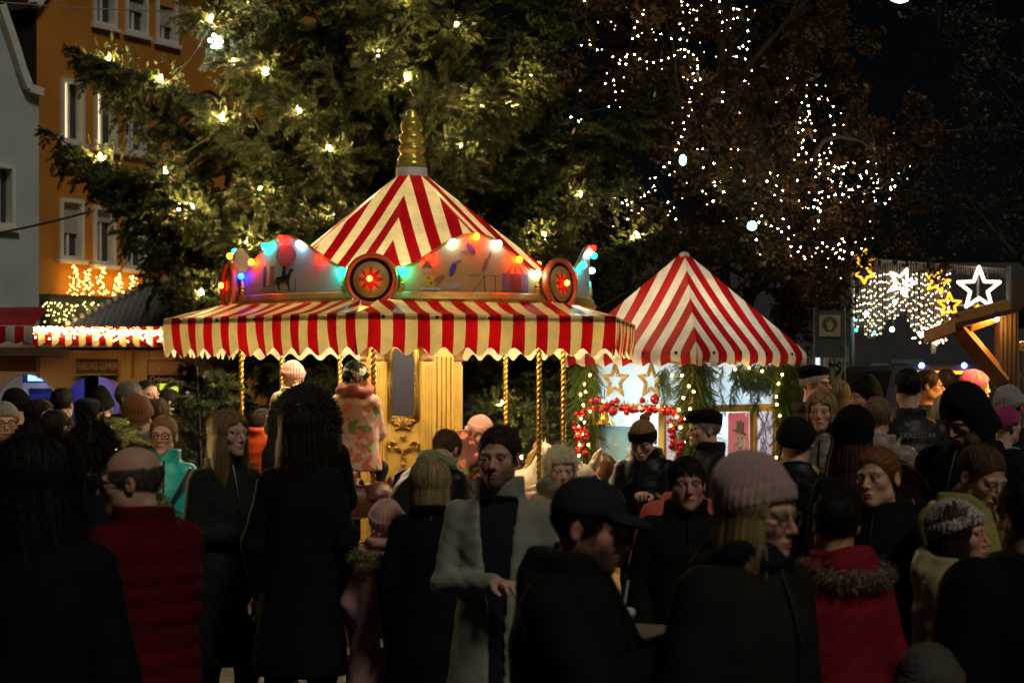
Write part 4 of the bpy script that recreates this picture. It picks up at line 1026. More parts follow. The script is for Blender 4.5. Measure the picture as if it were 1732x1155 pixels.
# warm fairy lights on the booth
BL = thing('booth_fairy_lights', 'string of warm fairy lights on the booth greenery', 'fairy lights', BC)
zl = [(960 + x / 5.25, 600 + y / 5.25) for x, y in ((200, 180), (115, 352), (140, 447), (200, 500), (90, 535), (120, 565), (150, 597), (100, 640), (140, 705), (85, 705), (105, 800), (185, 800), (100, 895), (315, 410), (600, 410), (555, 412), (805, 457), (640, 470), (925, 185), (1015, 183), (985, 488), (970, 552), (1050, 573), (1000, 645), (915, 627), (1035, 775), (150, 260), (160, 330))]
zl += [(1140 + x / 4.81, 600 + y / 4.81) for x, y in ((65, 167), (120, 255), (75, 350), (40, 447), (95, 523), (55, 590), (130, 440), (495, 118), (613, 106), (718, 132), (880, 160), (850, 235), (833, 341), (838, 404), (860, 495), (877, 663), (870, 741), (833, 834), (795, 905), (850, 998), (160, 300))]
M_fl = emis('fairy_bulb', (1.0, 0.58, 0.12), 70)
fl_me = MB().ball((0, 0, 0), 0.010, 6, 4).mesh('bulb', M_fl, True)
pts = []
for i, (x, y) in enumerate(zl):
    p = booth_pt(x, y, 0.175) - BC; obj('bulb', fl_me, BL, loc=p); pts.append(p)
def chain(pts, gap):
    """greedy wire through the lights, broken at wide gaps"""
    rest = list(range(len(pts))); cur = rest.pop(0); runs = [[pts[cur]]]
    while rest:
        j = min(rest, key=lambda q: (pts[q] - pts[cur]).length); d = (pts[j] - pts[cur]).length
        rest.remove(j)
        if d < gap: runs[-1].append(pts[j])
        else: runs.append([pts[j]])
        cur = j
    return [q for q in runs if len(q) > 1]
w_ = MB()
for run in chain(pts, 0.35): w_.tube([p + Vector((0, 0.004, -0.012)) for p in run], 0.0022, 4)
w_.build('wire', mat('gold_wire', (0.30, 0.22, 0.10), 0.5, 0.3, 0.1, bs=0), BL)
# ------------------------------------------------------------------ the big fir behind the carousel
TB = Vector((PX(640, 18.6), 18.6, 0))
def rel(px, py, D): return tuple(P(px, py, D) - TB)
# candle lights: photo pixel, distance, lit
FB = [(183, 99, 17.6, 1), (270, 132, 17.3, 1), (355, 31, 17.2, 1), (395, 104, 16.9, 1), (376, 197, 16.8, 1), (173, 264, 17.4, 1), (281, 287, 16.9, 1), (302, 349, 16.6, 1), (326, 349, 16.5, 1), (414, 404, 16.4, 1), (451, 120, 16.8, 1), (507, 184, 16.6, 1), (430, -4, 17.2, 1),
      (437, 320, 16.4, 1), (567, 358, 16.2, 1), (771, 38, 16.9, 1), (894, 130, 16.8, 1), (811, 173, 16.5, 1), (862, 173, 16.7, 1), (780, 243, 16.2, 1), (922, 398, 16.6, 1), (1080, 397, 17.6, 1), (343, 492, 16.3, 1), (848, 683, 16.9, 1), (880, 776, 16.8, 1), (600, -40, 16.9, 1), (700, -8, 16.6, 1), (640, 90, 16.6, 1), (560, 250, 16.3, 1), (690, 130, 17.2, 1), (980, 330, 16.9, 1),
      (923, 55, 17.2, 0), (951, 14, 17.3, 0), (735, 151, 16.3, 0), (826, 159, 16.6, 0), (1106, 160, 18.0, 0), (968, 221, 17.3, 0)]
sp_ = []
for (px, py, D, lit) in FB:      # a bough runs out under every candle
    t = np.array(rel(px, py + 6, D)); t *= np.array([1.07, 1.07, 1.0]); t[2] += 0.06; zc = t[2] - 0.28 * math.hypot(t[0], t[1]); m_ = t * 0.55; m_[2] = zc + 0.28 * (t[2] - zc)
    sp_.append(((0, 0, max(0.5, zc)), tuple(m_), tuple(t)))
# the two long boughs that reach out on the left, and neighbours filling the outline
for (a, b_, c) in (((440, 300, 18.2), (250, 205, 17.8), (124, 78, 17.6)), ((450, 330, 18.2), (300, 210, 17.6), (140, 118, 17.6)), ((430, 470, 18.2), (230, 330, 17.6), (84, 222, 17.4)), ((430, 500, 18.2), (250, 370, 17.5), (110, 262, 17.3)), ((440, 600, 18.0), (330, 470, 17.3), (165, 310, 17.2)),
                   ((480, 150, 18.2), (400, 60, 17.8), (315, 20, 17.6)), ((470, 250, 18.2), (350, 160, 17.6), (210, 120, 17.4)), ((500, 420, 18.0), (360, 330, 17.2), (180, 280, 17.1)), ((480, 560, 17.9), (350, 480, 17.0), (215, 395, 17.0)), ((500, 640, 17.9), (380, 560, 17.0), (255, 470, 17.1)),
                   ((760, 330, 18.2), (950, 250, 17.6), (1095, 200, 17.6)), ((760, 420, 18.2), (920, 340, 17.4), (1060, 300, 17.4)), ((780, 520, 18.0), (960, 440, 17.4), (1120, 395, 17.6)), ((760, 220, 18.2), (880, 100, 17.8), (1000, 20, 17.8)), ((780, 620, 18.0), (960, 560, 17.5), (1100, 470, 17.6)), ((800, 700, 18.0), (930, 650, 17.4), (1020, 590, 17.5)), ((500, 720, 17.9), (420, 690, 17.0), (345, 650, 16.9)), ((520, 800, 17.9), (420, 790, 16.9), (310, 760, 16.7)),
                   ((700, 660, 17.9), (560, 640, 16.9), (470, 620, 16.6)), ((780, 760, 17.9), (860, 720, 17.0), (900, 690, 16.8)), ((780, 840, 17.9), (880, 800, 17.0), (960, 780, 16.9))):
    sp_.append((rel(*a), rel(*b_), rel(*c)))
FIR = fir_tree('fir_tree', 'huge dark fir with candle lights behind the carousel', TB, 12.5, 3.0, 215, 0.26, sp_, 0.5, 4, 0.080, 1.25, back=0.25, clusters=[rel(px, py, D) for (px, py, D, lit) in FB])
# candle lights as one chain
FC = thing('candle_light_chain', 'chain of warm candle shaped lights hung over the huge fir', 'fairy lights', TB)
M_cand = emis('candle_light', (1.0, 0.66, 0.26), 1500)
M_candoff = mat('candle_unlit', (0.60, 0.55, 0.40), 0.4, 0, 0.1, bs=0)
cd = MB().lathe([(0.0, 0.0), (0.011, 0.0), (0.013, 0.02), (0.011, 0.045), (0.006, 0.062), (0.0, 0.07)], 8)
cd_on, cd_off = cd.mesh('bulb', M_cand, True), cd.mesh('bulb', M_candoff, True)
sk_me = MB().lathe([(0.0, -0.06), (0.012, -0.06), (0.016, -0.05), (0.016, 0.0), (0.0, 0.001)], 8).mesh('socket', mat('socket_green', (0.012, 0.02, 0.012), 0.5, 0, 0.2, bs=0))
rr_ = random.Random(5); cpts = []
for (px, py, D, lit) in FB:
    p = Vector(rel(px, py, D - 0.06)); o = obj('bulb', cd_on if lit else cd_off, FC, loc=p - Vector((0, 0, 0.035)), rot=(rr_.uniform(-0.45, 0.45), rr_.uniform(-0.45, 0.45), 0))
    obj('socket', sk_me, o); cpts.append(p - Vector((0, 0, 0.09)))
w_ = MB()
for run in chain(cpts, 1.5):
    for a, b_ in zip(run[:-1], run[1:]):
        L = (b_ - a).length; w_.tube([a.lerp(b_, f) - Vector((0, 0, 0.22 * L * 4 * f * (1 - f) * 0.5)) for f in np.linspace(0, 1, 9)], 0.004, 4)
w_.build('cable', M_cable, FC)
# white lamp cluster among the left boughs
WC = thing('white_cluster_light', 'cold white cluster of small lamps in the upper left fir boughs', 'light', P(365, 69, 16.95))
M_cw = emis('cold_white', (0.72, 0.84, 1.0), 150)
cw = MB().ball((0, 0, 0), 0.018, 8, 5).mesh('bulb', M_cw, True)
for i, (dx, dz) in enumerate(((-0.055, 0.0), (-0.02, 0.05), (0.0, -0.02), (0.03, 0.02), (0.02, -0.04), (-0.03, -0.05), (0.05, -0.01), (0.0, 0.02))):
    obj('bulb', cw, WC, loc=(dx, 0.015 * (i % 3), dz))
MB().ball((0, 0.05, 0), 0.03, 8, 5).build('holder', M_cable, WC)

# ------------------------------------------------------------------ small firs beside the carousel
def small_fir(label, px, D, H, L, seed, bulbs=()):
    base = Vector((PX(px, D), D, 0)); t = fir_tree('small_fir', label, base, H, L, 38, 0.04, (), 0.12, seed, 0.085, 1.25, group='cut firs set round the carousel')
    return base
small_fir('small fir standing left of the carousel poles', 335, 13.1, 2.0, 0.72, 12)
small_fir('small fir with a lit candle bulb in the crowd at left', 175, 9.9, 1.74, 0.55, 13)
small_fir('low fir between the carousel and the lit ticket booth', 925, 16.0, 1.8, 0.42, 14)
NC = thing('candle_bulbs', 'lit candle bulbs on the small fir in the left crowd', 'fairy lights', P(192, 742, 9.5))
for (px, py, D) in ((192, 742, 9.45), (191, 777, 9.45), (196, 786, 9.47)):
    q = P(px, py, D) - P(192, 742, 9.5)
    o = obj('bulb', cd_on, NC, loc=q, rot=(0.2, -0.3, 0), scale=((1,) * 3 if py < 760 else (0.5,) * 3)); obj('socket', sk_me, o)

# ------------------------------------------------------------------ deciduous trees behind on the right
def broad_tree(name, label, base, H, spread, key, nleaf, seed, nmain=9, trunk_r=0.22, lean=0.0, barkc=(0.022, 0.017, 0.012), ls=0.11, fork=2.2):
    r = np.random.default_rng(seed); root = thing(name, label, 'tree', base)
    bark = mat(name + '_bark', barkc, 0.9, 0, 0.4, 14, 0.5, 40, 0.01)
    MB().tube([(lean * z + 0.06 * math.sin(z * 0.9), 0.05 * math.cos(z), z) for z in np.linspace(0, H * 0.85, 14)], [trunk_r * (1 - 0.9 * f) for f in np.linspace(0, 1, 14)], 10).build('trunk', bark, root, True)
    lim = MB(); tips = []
    def grow(p, d, L, rad, lvl):
        n = 6; pts = [p.copy()]; q = p.copy()
        for i in range(n):
            d = d + r.normal(0, 0.13, 3) + np.array([0, 0, 0.05 if lvl < 2 else -0.02]); d /= np.linalg.norm(d); q = q + d * L / n; pts.append(q.copy())
        lim.tube([tuple(x) for x in pts], [rad * (1 - 0.6 * i / n) for i in range(n + 1)], 5 if lvl < 2 else 3, False)
        if lvl >= 3: tips.append(pts); return
        for k in range(4 if lvl < 2 else 5):
            i = r.integers(2, n + 1); dd = d + r.normal(0, 0.65, 3); dd /= np.linalg.norm(dd); grow(pts[i], dd, L * r.uniform(0.5, 0.72), rad * 0.45, lvl + 1)
    for k in range(nmain):
        z = fork + (H * 0.72 - fork) * k / nmain; az = k * 2.399 + r.uniform(-0.4, 0.4)
        d = np.array([math.sin(az), -math.cos(az) * 0.8, r.uniform(0.35, 0.9)]); d /= np.linalg.norm(d)
        grow(np.array([lean * z, 0, z]), d, spread * r.uniform(0.75, 1.1) * (1 - 0.45 * k / nmain), trunk_r * 0.4 * (1 - 0.5 * k / nmain), 1)
    lim.build('limbs', bark, root, True)
    T = np.array([p for t in tips for p in t[1:]]); idx = r.integers(0, len(T), nleaf)
    # clumpy: pick more leaves on some twigs
    w = r.gamma(0.7, 1.0, len(T)); w /= w.sum(); idx = r.choice(len(T), nleaf, p=w)
    Pt = T[idx] + r.normal(0, 0.10, (nleaf, 3)); Dr = r.normal(0, 1, (nleaf, 3)); S = r.uniform(0.6, 1.35, nleaf) * ls
    foliage('crown', key, Pt, Dr, np.stack([S, S, S], 1), root, None, seed); return root
broad_tree('autumn_tree', 'tall tree with brown leaves and tiny white lights behind the booth', Vector((PX(1215, 25.5), 25.5, 0)), 11.5, 3.3, 'brownleaf', 15000, 31, 13, 0.20, 0.01)
broad_tree('autumn_tree', 'thin trunked brown leaved tree behind the right of the booth', Vector((PX(1338, 27.5), 27.5, 0)), 8.5, 2.2, 'brownleaf', 3200, 32, 9, 0.13, -0.02)
broad_tree('bare_tree', 'dim nearly bare tree with pale dry leaves at the upper right edge', Vector((PX(1800, 31), 31, 0)), 12, 3.6, 'paleleaf', 3600, 33, 10, 0.2, -0.02, (0.03, 0.027, 0.024), 0.10)
# tiny lights in the autumn tree
AL = []
def zz(lst, ox, oy, s): AL.extend([(ox + x / s, oy + y / s) for x, y in lst])
zz([(148, 8), (672, 8), (668, 82), (668, 131), (722, 140), (618, 195), (596, 248), (625, 322), (577, 348), (123, 405), (201, 403), (263, 445), (403, 506), (468, 535), (460, 568), (518, 572), (514, 508), (531, 488), (594, 484), (643, 527), (703, 550), (765, 558), (834, 539), (895, 520), (948, 494), (1005, 443), (1040, 445), (1072, 462), (1040, 508), (1117, 490), (1149, 530), (1155, 588), (1155, 615), (1116, 655), (1180, 706), (1134, 720), (1102, 781), (1085, 910), (1097, 978), (1078, 1034), (1030, 1095), (1014, 20), (1066, 48), (1025, 112), (1086, 117), (1119, 92), (1144, 176), (997, 213), (1027, 263), (830, 305), (920, 345), (1000, 350), (1348, 18), (1352, 107), (1474, 82), (1376, 202), (1370, 906), (1380, 822), (271, 200), (410, 715), (335, 745), (425, 820), (110, 805), (30, 1043), (368, 948), (98, 1078), (438, 1060), (445, 1110), (1210, 1090), (1212, 1120)], 960, 0, 5.25)
zz([(1040, 104), (1015, 165), (987, 220), (911, 237), (962, 281), (904, 398), (855, 434), (905, 505), (775, 530), (768, 602), (720, 658), (685, 692), (522, 730), (570, 746), (487, 754), (428, 769), (374, 769), (532, 768), (662, 808), (533, 897), (960, 897), (1200, 273), (1205, 440), (1300, 405), (1303, 570), (1308, 600), (1352, 568), (1388, 655), (1290, 740), (893, 745), (945, 797), (1200, 600), (1198, 650)], 960, 200, 5.25)
zz([(155, 87), (145, 163), (110, 170), (237, 180), (235, 278), (246, 369), (190, 412), (228, 440), (132, 503), (213, 528), (243, 625), (272, 628), (207, 722), (247, 722), (289, 797), (270, 893), (243, 984), (413, 881), (458, 913), (488, 906), (514, 934), (585, 700), (596, 751), (628, 822), (622, 875), (759, 857), (716, 916), (772, 940), (655, 940), (631, 972), (778, 992), (782, 1016), (678, 1022), (745, 1070), (866, 881), (994, 946), (966, 1031), (295, 97), (10, 905)], 1220, 0, 5.25)
zz([(480, 60), (640, 38), (737, 43), (761, 100), (757, 181), (663, 97), (627, 120), (467, 147), (668, 181), (657, 242), (692, 286), (629, 299), (793, 242), (798, 302), (735, 341), (807, 374), (870, 374), (472, 305), (429, 386), (396, 450), (457, 464), (448, 549), (372, 514), (500, 591), (434, 626), (487, 671), (184, 273), (139, 258), (918, 57), (920, 131), (898, 205), (890, 280), (927, 394), (997, 402), (911, 432), (994, 454), (798, 451), (766, 481), (975, 528), (904, 519), (891, 566), (819, 600), (796, 606), (873, 640), (928, 625), (991, 622), (1064, 583), (1043, 580), (1112, 558), (1131, 468), (1142, 489), (1180, 435), (1142, 398), (1193, 357), (1236, 377), (1258, 366), (1289, 430), (1262, 458), (1283, 495), (1271, 526), (1241, 597), (1321, 155), (1294, 220), (1336, 228), (1366, 296), (1270, 294), (1342, 370), (1369, 436), (1390, 503), (1413, 555), (1378, 560), (1380, 582), (1430, 590), (1372, 658), (1336, 693), (1255, 675), (619, 508), (761, 665), (806, 693), (752, 724), (787, 735), (805, 756), (789, 836), (757, 900), (983, 981), (997, 1006), (958, 1025), (972, 1075), (1000, 1085), (823, 1017), (780, 1060), (860, 1045), (910, 1065), (930, 1100), (962, 1135), (990, 1148), (646, 1050), (625, 1089), (568, 1045), (323, 1091), (681, 1143), (490, 925), (549, 888), (460, 898), (407, 878), (368, 859), (306, 845), (506, 818), (328, 798), (285, 990), (545, 985), (303, 715), (280, 693), (186, 512), (20, 600), (1065, 1095), (1140, 1060)], 1220, 200, 4.8125)
def octa(): return MB().add([(1, 0, 0), (-1, 0, 0), (0, 1, 0), (0, -1, 0), (0, 0, 1), (0, 0, -1)], [(0, 2, 4), (2, 1, 4), (1, 3, 4), (3, 0, 4), (2, 0, 5), (1, 2, 5), (3, 1, 5), (0, 3, 5)])
ledc_me = octa().mesh('led', emis('led_cool', (1.0, 0.76, 0.44), 150), True)
ledo_me = octa().mesh('led', emis('led_amber', (1.0, 0.58, 0.18), 140), True)
rr_ = random.Random(9)
half_ = [AL[i] for i in range(len(AL))]
TL = thing('tree_fairy_lights', 'strings of tiny white lights draped through the brown leaved tree', 'fairy lights', (PX(1215, 25.5), 25.5, 0))
tp = []
for (px, py) in AL:
    D = 23.6 + rr_.uniform(-0.5, 0.9); p = P(px, py, D) - Vector(TL.location); w_ = rr_.random()
    obj('led', ledo_me if w_ < 0.36 else ledc_me, TL, loc=p, scale=((0.009 if w_ < 0.36 else 0.0105) * rr_.uniform(0.75, 1.15),) * 3); tp.append(p)
fv = []
for i in range(190):
    a_ = rr_.choice(AL); px = a_[0] + rr_.gauss(0, 26); py = a_[1] + rr_.gauss(0, 26); fv.append(P(px, py, 23.6 + rr_.uniform(-0.6, 1.2)) - Vector(TL.location))
V_ = []; Q_ = []
for p in fv:
    n0 = len(V_); s_ = rr_.uniform(0.004, 0.008); V_ += [tuple(p + Vector(d) * s_) for d in ((1, 0, 0), (-1, 0, 0), (0, 1, 0), (0, -1, 0), (0, 0, 1), (0, 0, -1))]; Q_ += [(n0 + a, n0 + b, n0 + c) for a, b, c in ((0, 2, 4), (2, 1, 4), (1, 3, 4), (3, 0, 4), (2, 0, 5), (1, 2, 5), (3, 1, 5), (0, 3, 5))]
obj('faint_leds', mesh_np('faint_leds', V_, np.array(Q_), emis('led_faint', (1.0, 0.62, 0.26), 18, False), True), TL)['kind'] = 'stuff'
w_ = MB()
for run in chain(tp, 1.1): w_.tube(run, 0.004, 3, False)
w_.build('wire', M_cable, TL)
M_tg = emis('teal_lamp', (0.12, 1.0, 0.62), 30, False)
for i, (px, py, s3) in enumerate(((1155, 271, (0.045, 0.045, 0.07)), (1272, 382, (0.06, 0.06, 0.06)))):
    lt = thing('teal_lantern', ('small teal lantern glowing in the brown tree, the upper one', 'small teal lantern glowing in the brown tree, the lower one')[i], 'lantern', P(px, py, 23.0))
    MB().ball((0, 0, 0), 1.0, 10, 6).build('globe', M_tg, lt, True, scale=s3); MB().tube([(0, 0, s3[2] * 0.9), (0, 0, s3[2] + 0.25)], 0.006, 5).build('cord', M_cable, lt)
# ------------------------------------------------------------------ left wooden stall with arches
def text_mesh(txt, size, m, ext=0.002, font_w=1.0, align='CENTER'):
    cu = bpy.data.curves.new('lettering', 'FONT'); cu.body = txt; cu.size = size; cu.extrude = ext; cu.align_x = align; cu.align_y = 'CENTER'
    o = bpy.data.objects.new('tmp', cu); C.objects.link(o)
    dg = bpy.context.evaluated_depsgraph_get(); me = bpy.data.meshes.new_from_object(o.evaluated_get(dg))
    bpy.data.objects.remove(o); me.materials.clear(); me.materials.append(m); me.name = 'lettering'
    return me
DS = 20.0
def sx(px): return PX(px, DS)
def sz(py): return PZ(py, DS)
M_plank = wood('stall_plank', (0.62, 0.40, 0.19), 0.65, (14, 2, 1.2), 0.3)
ST = thing('mulled_wine_stall', 'long wooden stall with arched violet lit openings behind the crowd', 'market stall', (sx(150), DS, 0))
o0 = Vector((sx(150), DS, 0))
def arch_wall(x0, x1, zt, arches, m, parent, y, name='front_wall', n=16):
    """front boards with round-headed openings cut out; arches: (xc, half, z_spring, rise)"""
    b = MB(); xs = sorted({x0, x1} | {a[0] + a[1] * math.cos(t) for a in arches for t in np.linspace(0, PI, n + 1)} | {a[0] - a[1] for a in arches} | {a[0] + a[1] for a in arches})
    def low(x):
        for (xc, h, zs, rise) in arches:
            if abs(x - xc) < h - 1e-6: return zs + rise * math.sqrt(max(0, 1 - ((x - xc) / h) ** 2))
        return None
    for a, c in zip(xs[:-1], xs[1:]):
        if c - a < 1e-6: continue
        la, lc = low(a + 1e-5), low(c - 1e-5)
        inside = low((a + c) / 2) is not None
        za = la if inside else 1.02; zc_ = lc if inside else 1.02
        b.add([(a, y, za), (c, y, zc_), (c, y, zt), (a, y, zt), (a, y + 0.05, za), (c, y + 0.05, zc_)], [(0, 1, 2, 3), (0, 4, 5, 1)])
        b.add([(a, y, 0), (c, y, 0), (c, y, 1.02), (a, y, 1.02)], [(0, 1, 2, 3)])
    return b.build(name, m, parent)
AR = [(sx(46), sx(97) - sx(46), sz(690), sz(632) - sz(690)), (sx(160), sx(212) - sx(160), sz(690), sz(634) - sz(690)), (sx(290), sx(350) - sx(290), sz(690), sz(636) - sz(690))]
loc_AR = [(a - o0.x, b, c, d) for a, b, c, d in AR]
xl, xr = sx(-60) - o0.x, sx(360) - o0.x
fw = arch_wall(xl, xr, sz(583), loc_AR, M_plank, ST, 0.0)
# thin cover strips over the board joints
st = MB()
for px in (66, 225, 300): st.box((sx(px) - o0.x, -0.008, (sz(585) + sz(640)) / 2), (0.03, 0.016, sz(585) - sz(640)))
st.build('cover_strip', wood('stall_strip', (0.30, 0.17, 0.07)), ST)
M_arch = mat('arch_edge', (0.45, 0.42, 0.55), 0.5, 0, 0.1)
for a in loc_AR:
    MB().tube([(a[0] + a[1] * math.cos(t), -0.006, a[2] + a[3] * math.sin(t)) for t in np.linspace(0, PI, 24)], 0.013, 6).build('arch_trim', M_arch, ST, True)
MB().box(((xl + xr) / 2, -0.1, 1.04), (xr - xl, 0.4, 0.04)).build('counter', wood('counter_wood', (0.3, 0.18, 0.08)), ST)
# rooms behind: violet lit back wall
M_vio = mat('violet_wall', (0.34, 0.26, 0.50), 0.7, 0, 0.2); M_blu = mat('blue_wall', (0.06, 0.05, 0.30), 0.7, 0, 0.2)
MB().box((loc_AR[1][0] - 0.0, 1.1, 1.3), (0.75, 0.03, 2.4)).build('back_wall', M_vio, ST)
MB().box((loc_AR[0][0] + 0.1, 1.1, 1.3), (0.9, 0.03, 2.4)).build('back_wall', M_blu, ST)
MB().box((loc_AR[2][0], 1.1, 1.3), (1.0, 0.03, 2.4)).build('back_wall', mat('green_wall', (0.03, 0.05, 0.03), 0.7), ST)
MB().box(((xl + xr) / 2, 0.6, sz(590)), (xr - xl, 1.2, 0.03)).build('ceiling', M_plank, ST)
vl = emis('violet_tube', (0.55, 0.45, 1.0), 42); MB().box((loc_AR[1][0], 0.12, 2.02), (0.5, 0.03, 0.03)).build('tube_light', vl, ST)
bl = emis('blue_tube', (0.25, 0.42, 1.0), 42); MB().box((loc_AR[0][0], 0.12, 2.04), (0.5, 0.03, 0.03)).build('tube_light', bl, ST)
MB().box((loc_AR[0][0] - 0.05, 1.0, 1.93), (0.42, 0.04, 0.09)).build('menu_light', emis('menu_lit', (0.35, 0.70, 1.0), 1.6, False), ST)
# a pale cupboard in the blue room
cb = MB(); X0 = loc_AR[0][0] - 0.05
for (a, c, d, e) in ((-0.24, -0.18, 1.4, 1.86), (0.16, 0.24, 1.4, 1.86), (-0.18, 0.16, 1.80, 1.86)): cb.box((X0 + (a + c) / 2, 0.9, (d + e) / 2), (c - a, 0.05, e - d))
cb.build('cupboard_frame', mat('cupboard_cream', (0.6, 0.55, 0.40), 0.5), ST)
# bottle shapes and signs in the rooms
MB().box((loc_AR[2][0] - 0.22, 1.0, sz(655)), (sx(290) - sx(258), 0.03, 0.13)).build('lit_menu', emis('menu_yellow', (0.85, 0.95, 0.05), 0.85, False), ST)
obj('lettering', text_mesh('Glühwein', 0.075, emis('menu_olive', (0.55, 0.60, 0.02), 0.5, False)), ST, loc=(loc_AR[2][0] - 0.22, 0.982, sz(653)), rot=(R(90), 0, 0))
bs_ = MB().box((sx(281) - o0.x, -0.03, sz(641)), (sx(312) - sx(250), 0.02, 0.10)); bsn = bs_.build('arch_sign', mat('chalk_black', (0.015, 0.02, 0.015), 0.7), ST)
obj('lettering', text_mesh('Crêperie', 0.075, mat('chalk_white', (0.6, 0.6, 0.55), 0.7)), bsn, loc=(sx(275) - o0.x, -0.043, sz(641)), rot=(R(90), 0, 0))
# name boards
def board(px0, px1, py0, py1, txt, size, cb_, ct, fr):
    bo = MB().box((sx((px0 + px1) / 2) - o0.x, -0.025, (sz(py0) + sz(py1)) / 2), (sx(px1) - sx(px0), 0.03, sz(py0) - sz(py1))).build('name_board', cb_, ST)
    f_ = MB(); a, c, d, e = sx(px0) - o0.x, sx(px1) - o0.x, sz(py1), sz(py0)
    for (p, q) in (((a, d), (c, d)), ((c, d), (c, e)), ((c, e), (a, e)), ((a, e), (a, d))): f_.bar((p[0], -0.042, p[1]), (q[0], -0.042, q[1]), 0.012)
    f_.build('board_edge', fr, bo)
    me = text_mesh(txt, size, ct); o = obj('lettering', me, bo, loc=((a + c) / 2, -0.043, (d + e) / 2), rot=(R(90), 0, 0))
    wd = max(v.co.x for v in me.vertices) - min(v.co.x for v in me.vertices); o.scale.x = (c - a) * 0.92 / wd
gm = mat('sign_gold', (0.50, 0.36, 0.16), 0.5, 0.2, 0.2)
board(129, 202, 606, 633, 'FEUERZANGE-GLÜHWEIN', 0.12, wood('sign_brown', (0.10, 0.045, 0.02)), gm, gm)
board(251, 318, 609, 634, 'Crêpes', 0.12, mat('sign_pink', (0.42, 0.22, 0.15), 0.6), mat('sign_rose', (0.55, 0.35, 0.20), 0.6), mat('sign_edge', (0.30, 0.12, 0.08), 0.6))
# grey hipped roof with bulbs on the hips
M_slate = mat('grey_shingle', (0.30, 0.30, 0.31), 0.75, 0, 0.25, 8, 0.3, 30)
ap = Vector((sx(240) - o0.x, 0.9, sz(470))); ea = sz(556); xe0, xe1 = sx(118) - o0.x, sx(372) - o0.x
rf = MB(); rf.add([(xe0, -0.15, ea), (xe1, -0.15, ea), ap, (xe1, 2.0, ea), (xe0, 2.0, ea)], [(0, 1, 2), (1, 3, 2), (3, 4, 2), (4, 0, 2)]); rfo = rf.build('roof', M_slate, ST)
sm = MB()
for i in range(1, 24):          # standing seams on the front slope
    f = i / 24; x = xe0 + (xe1 - xe0) * f; t_ = min((x - xe0) / (ap.x - xe0), (xe1 - x) / (xe1 - ap.x))
    top = Vector((x, -0.15 + (ap.y + 0.15) * t_, ea + (ap.z - ea) * t_)); sm.bar((x, -0.16, ea + 0.006), top + Vector((0, -0.01, 0.006)), 0.018, 0.022)
sm.build('seams', mat('seam_grey', (0.42, 0.42, 0.42), 0.6), rfo)
hp = MB(); hp.bar((xe0, -0.16, ea), ap, 0.07, 0.09); hp.bar((xe1, -0.16, ea), ap, 0.07, 0.09); hp.build('hip_board', mat('hip_grey', (0.22, 0.22, 0.22), 0.6), rfo)
hb = MB().ball((0, 0, 0), 0.034, 10, 6).mesh('hip_bulb', mat('frosted_bulb', (0.6, 0.6, 0.55), 0.3, 0, 0.1, bs=0), True)
for i in range(14):
    f = (i + 0.4) / 14; obj('hip_bulb', hb, rfo, loc=Vector((xe0, -0.20, ea + 0.05)).lerp(ap + Vector((0, -0.05, 0.05)), f))
    obj('hip_bulb', hb, rfo, loc=Vector((xe1, -0.20, ea + 0.05)).lerp(ap + Vector((0, -0.05, 0.05)), f))
# striped valance under a blaze of lights
def valance(parent, x0, x1, y, zt, zb, wid, m, scal, nm='valance'):
    V = []; UV = []; nu, nv = int((x1 - x0) / 0.02), 3
    for i in range(nv + 1):
        for j in range(nu + 1):
            x = x0 + (x1 - x0) * j / nu; f = i / nv; z = zt + (zb + scal * math.sin(2 * PI * x / 0.16) - zt) * f
            V.append((x, y - 0.02 * math.sin(PI * f) - 0.008 * f * math.sin(x * 21), z)); UV.append((x - x0, f))
    Fq = np.array([(i * (nu + 1) + j, (i + 1) * (nu + 1) + j, (i + 1) * (nu + 1) + j + 1, i * (nu + 1) + j + 1) for i in range(nv) for j in range(nu)])
    return obj(nm, mesh_np(nm, V, Fq, m, True, uv=UV), parent)
M_val = stripes('stall_canvas', 0.075, RED, (0.78, 0.68, 0.42), trans=0.2)
valance(ST, sx(62) - o0.x, sx(365) - o0.x, -0.20, sz(553), sz(584), 0.075, M_val, 0.022)
SL = thing('stall_light_garland', 'dense blazing garland of warm lights along the stall valance', 'fairy lights', o0)
M_sl = emis('stall_bulb', (1.0, 0.66, 0.26), 24); sl_me = MB().ball((0, 0, 0), 0.0105, 6, 4).mesh('bulb', M_sl, True)
rr_ = random.Random(14)
for i in range(200):
    px = 66 + 225 * (i + rr_.random()) / 200; py = 552 + 0.035 * (px - 60) + abs(rr_.gauss(0, 9)); obj('bulb', sl_me, SL, loc=Vector((sx(px), DS - 0.26 - rr_.uniform(0, 0.05), sz(py))) - o0)
MB().tube([Vector((sx(64 + 4 * i), DS - 0.25, sz(556 + 0.14 * i + 3 * math.sin(i * 0.9)))) - o0 for i in range(58)], 0.006, 4).build('wire', M_cable, SL)

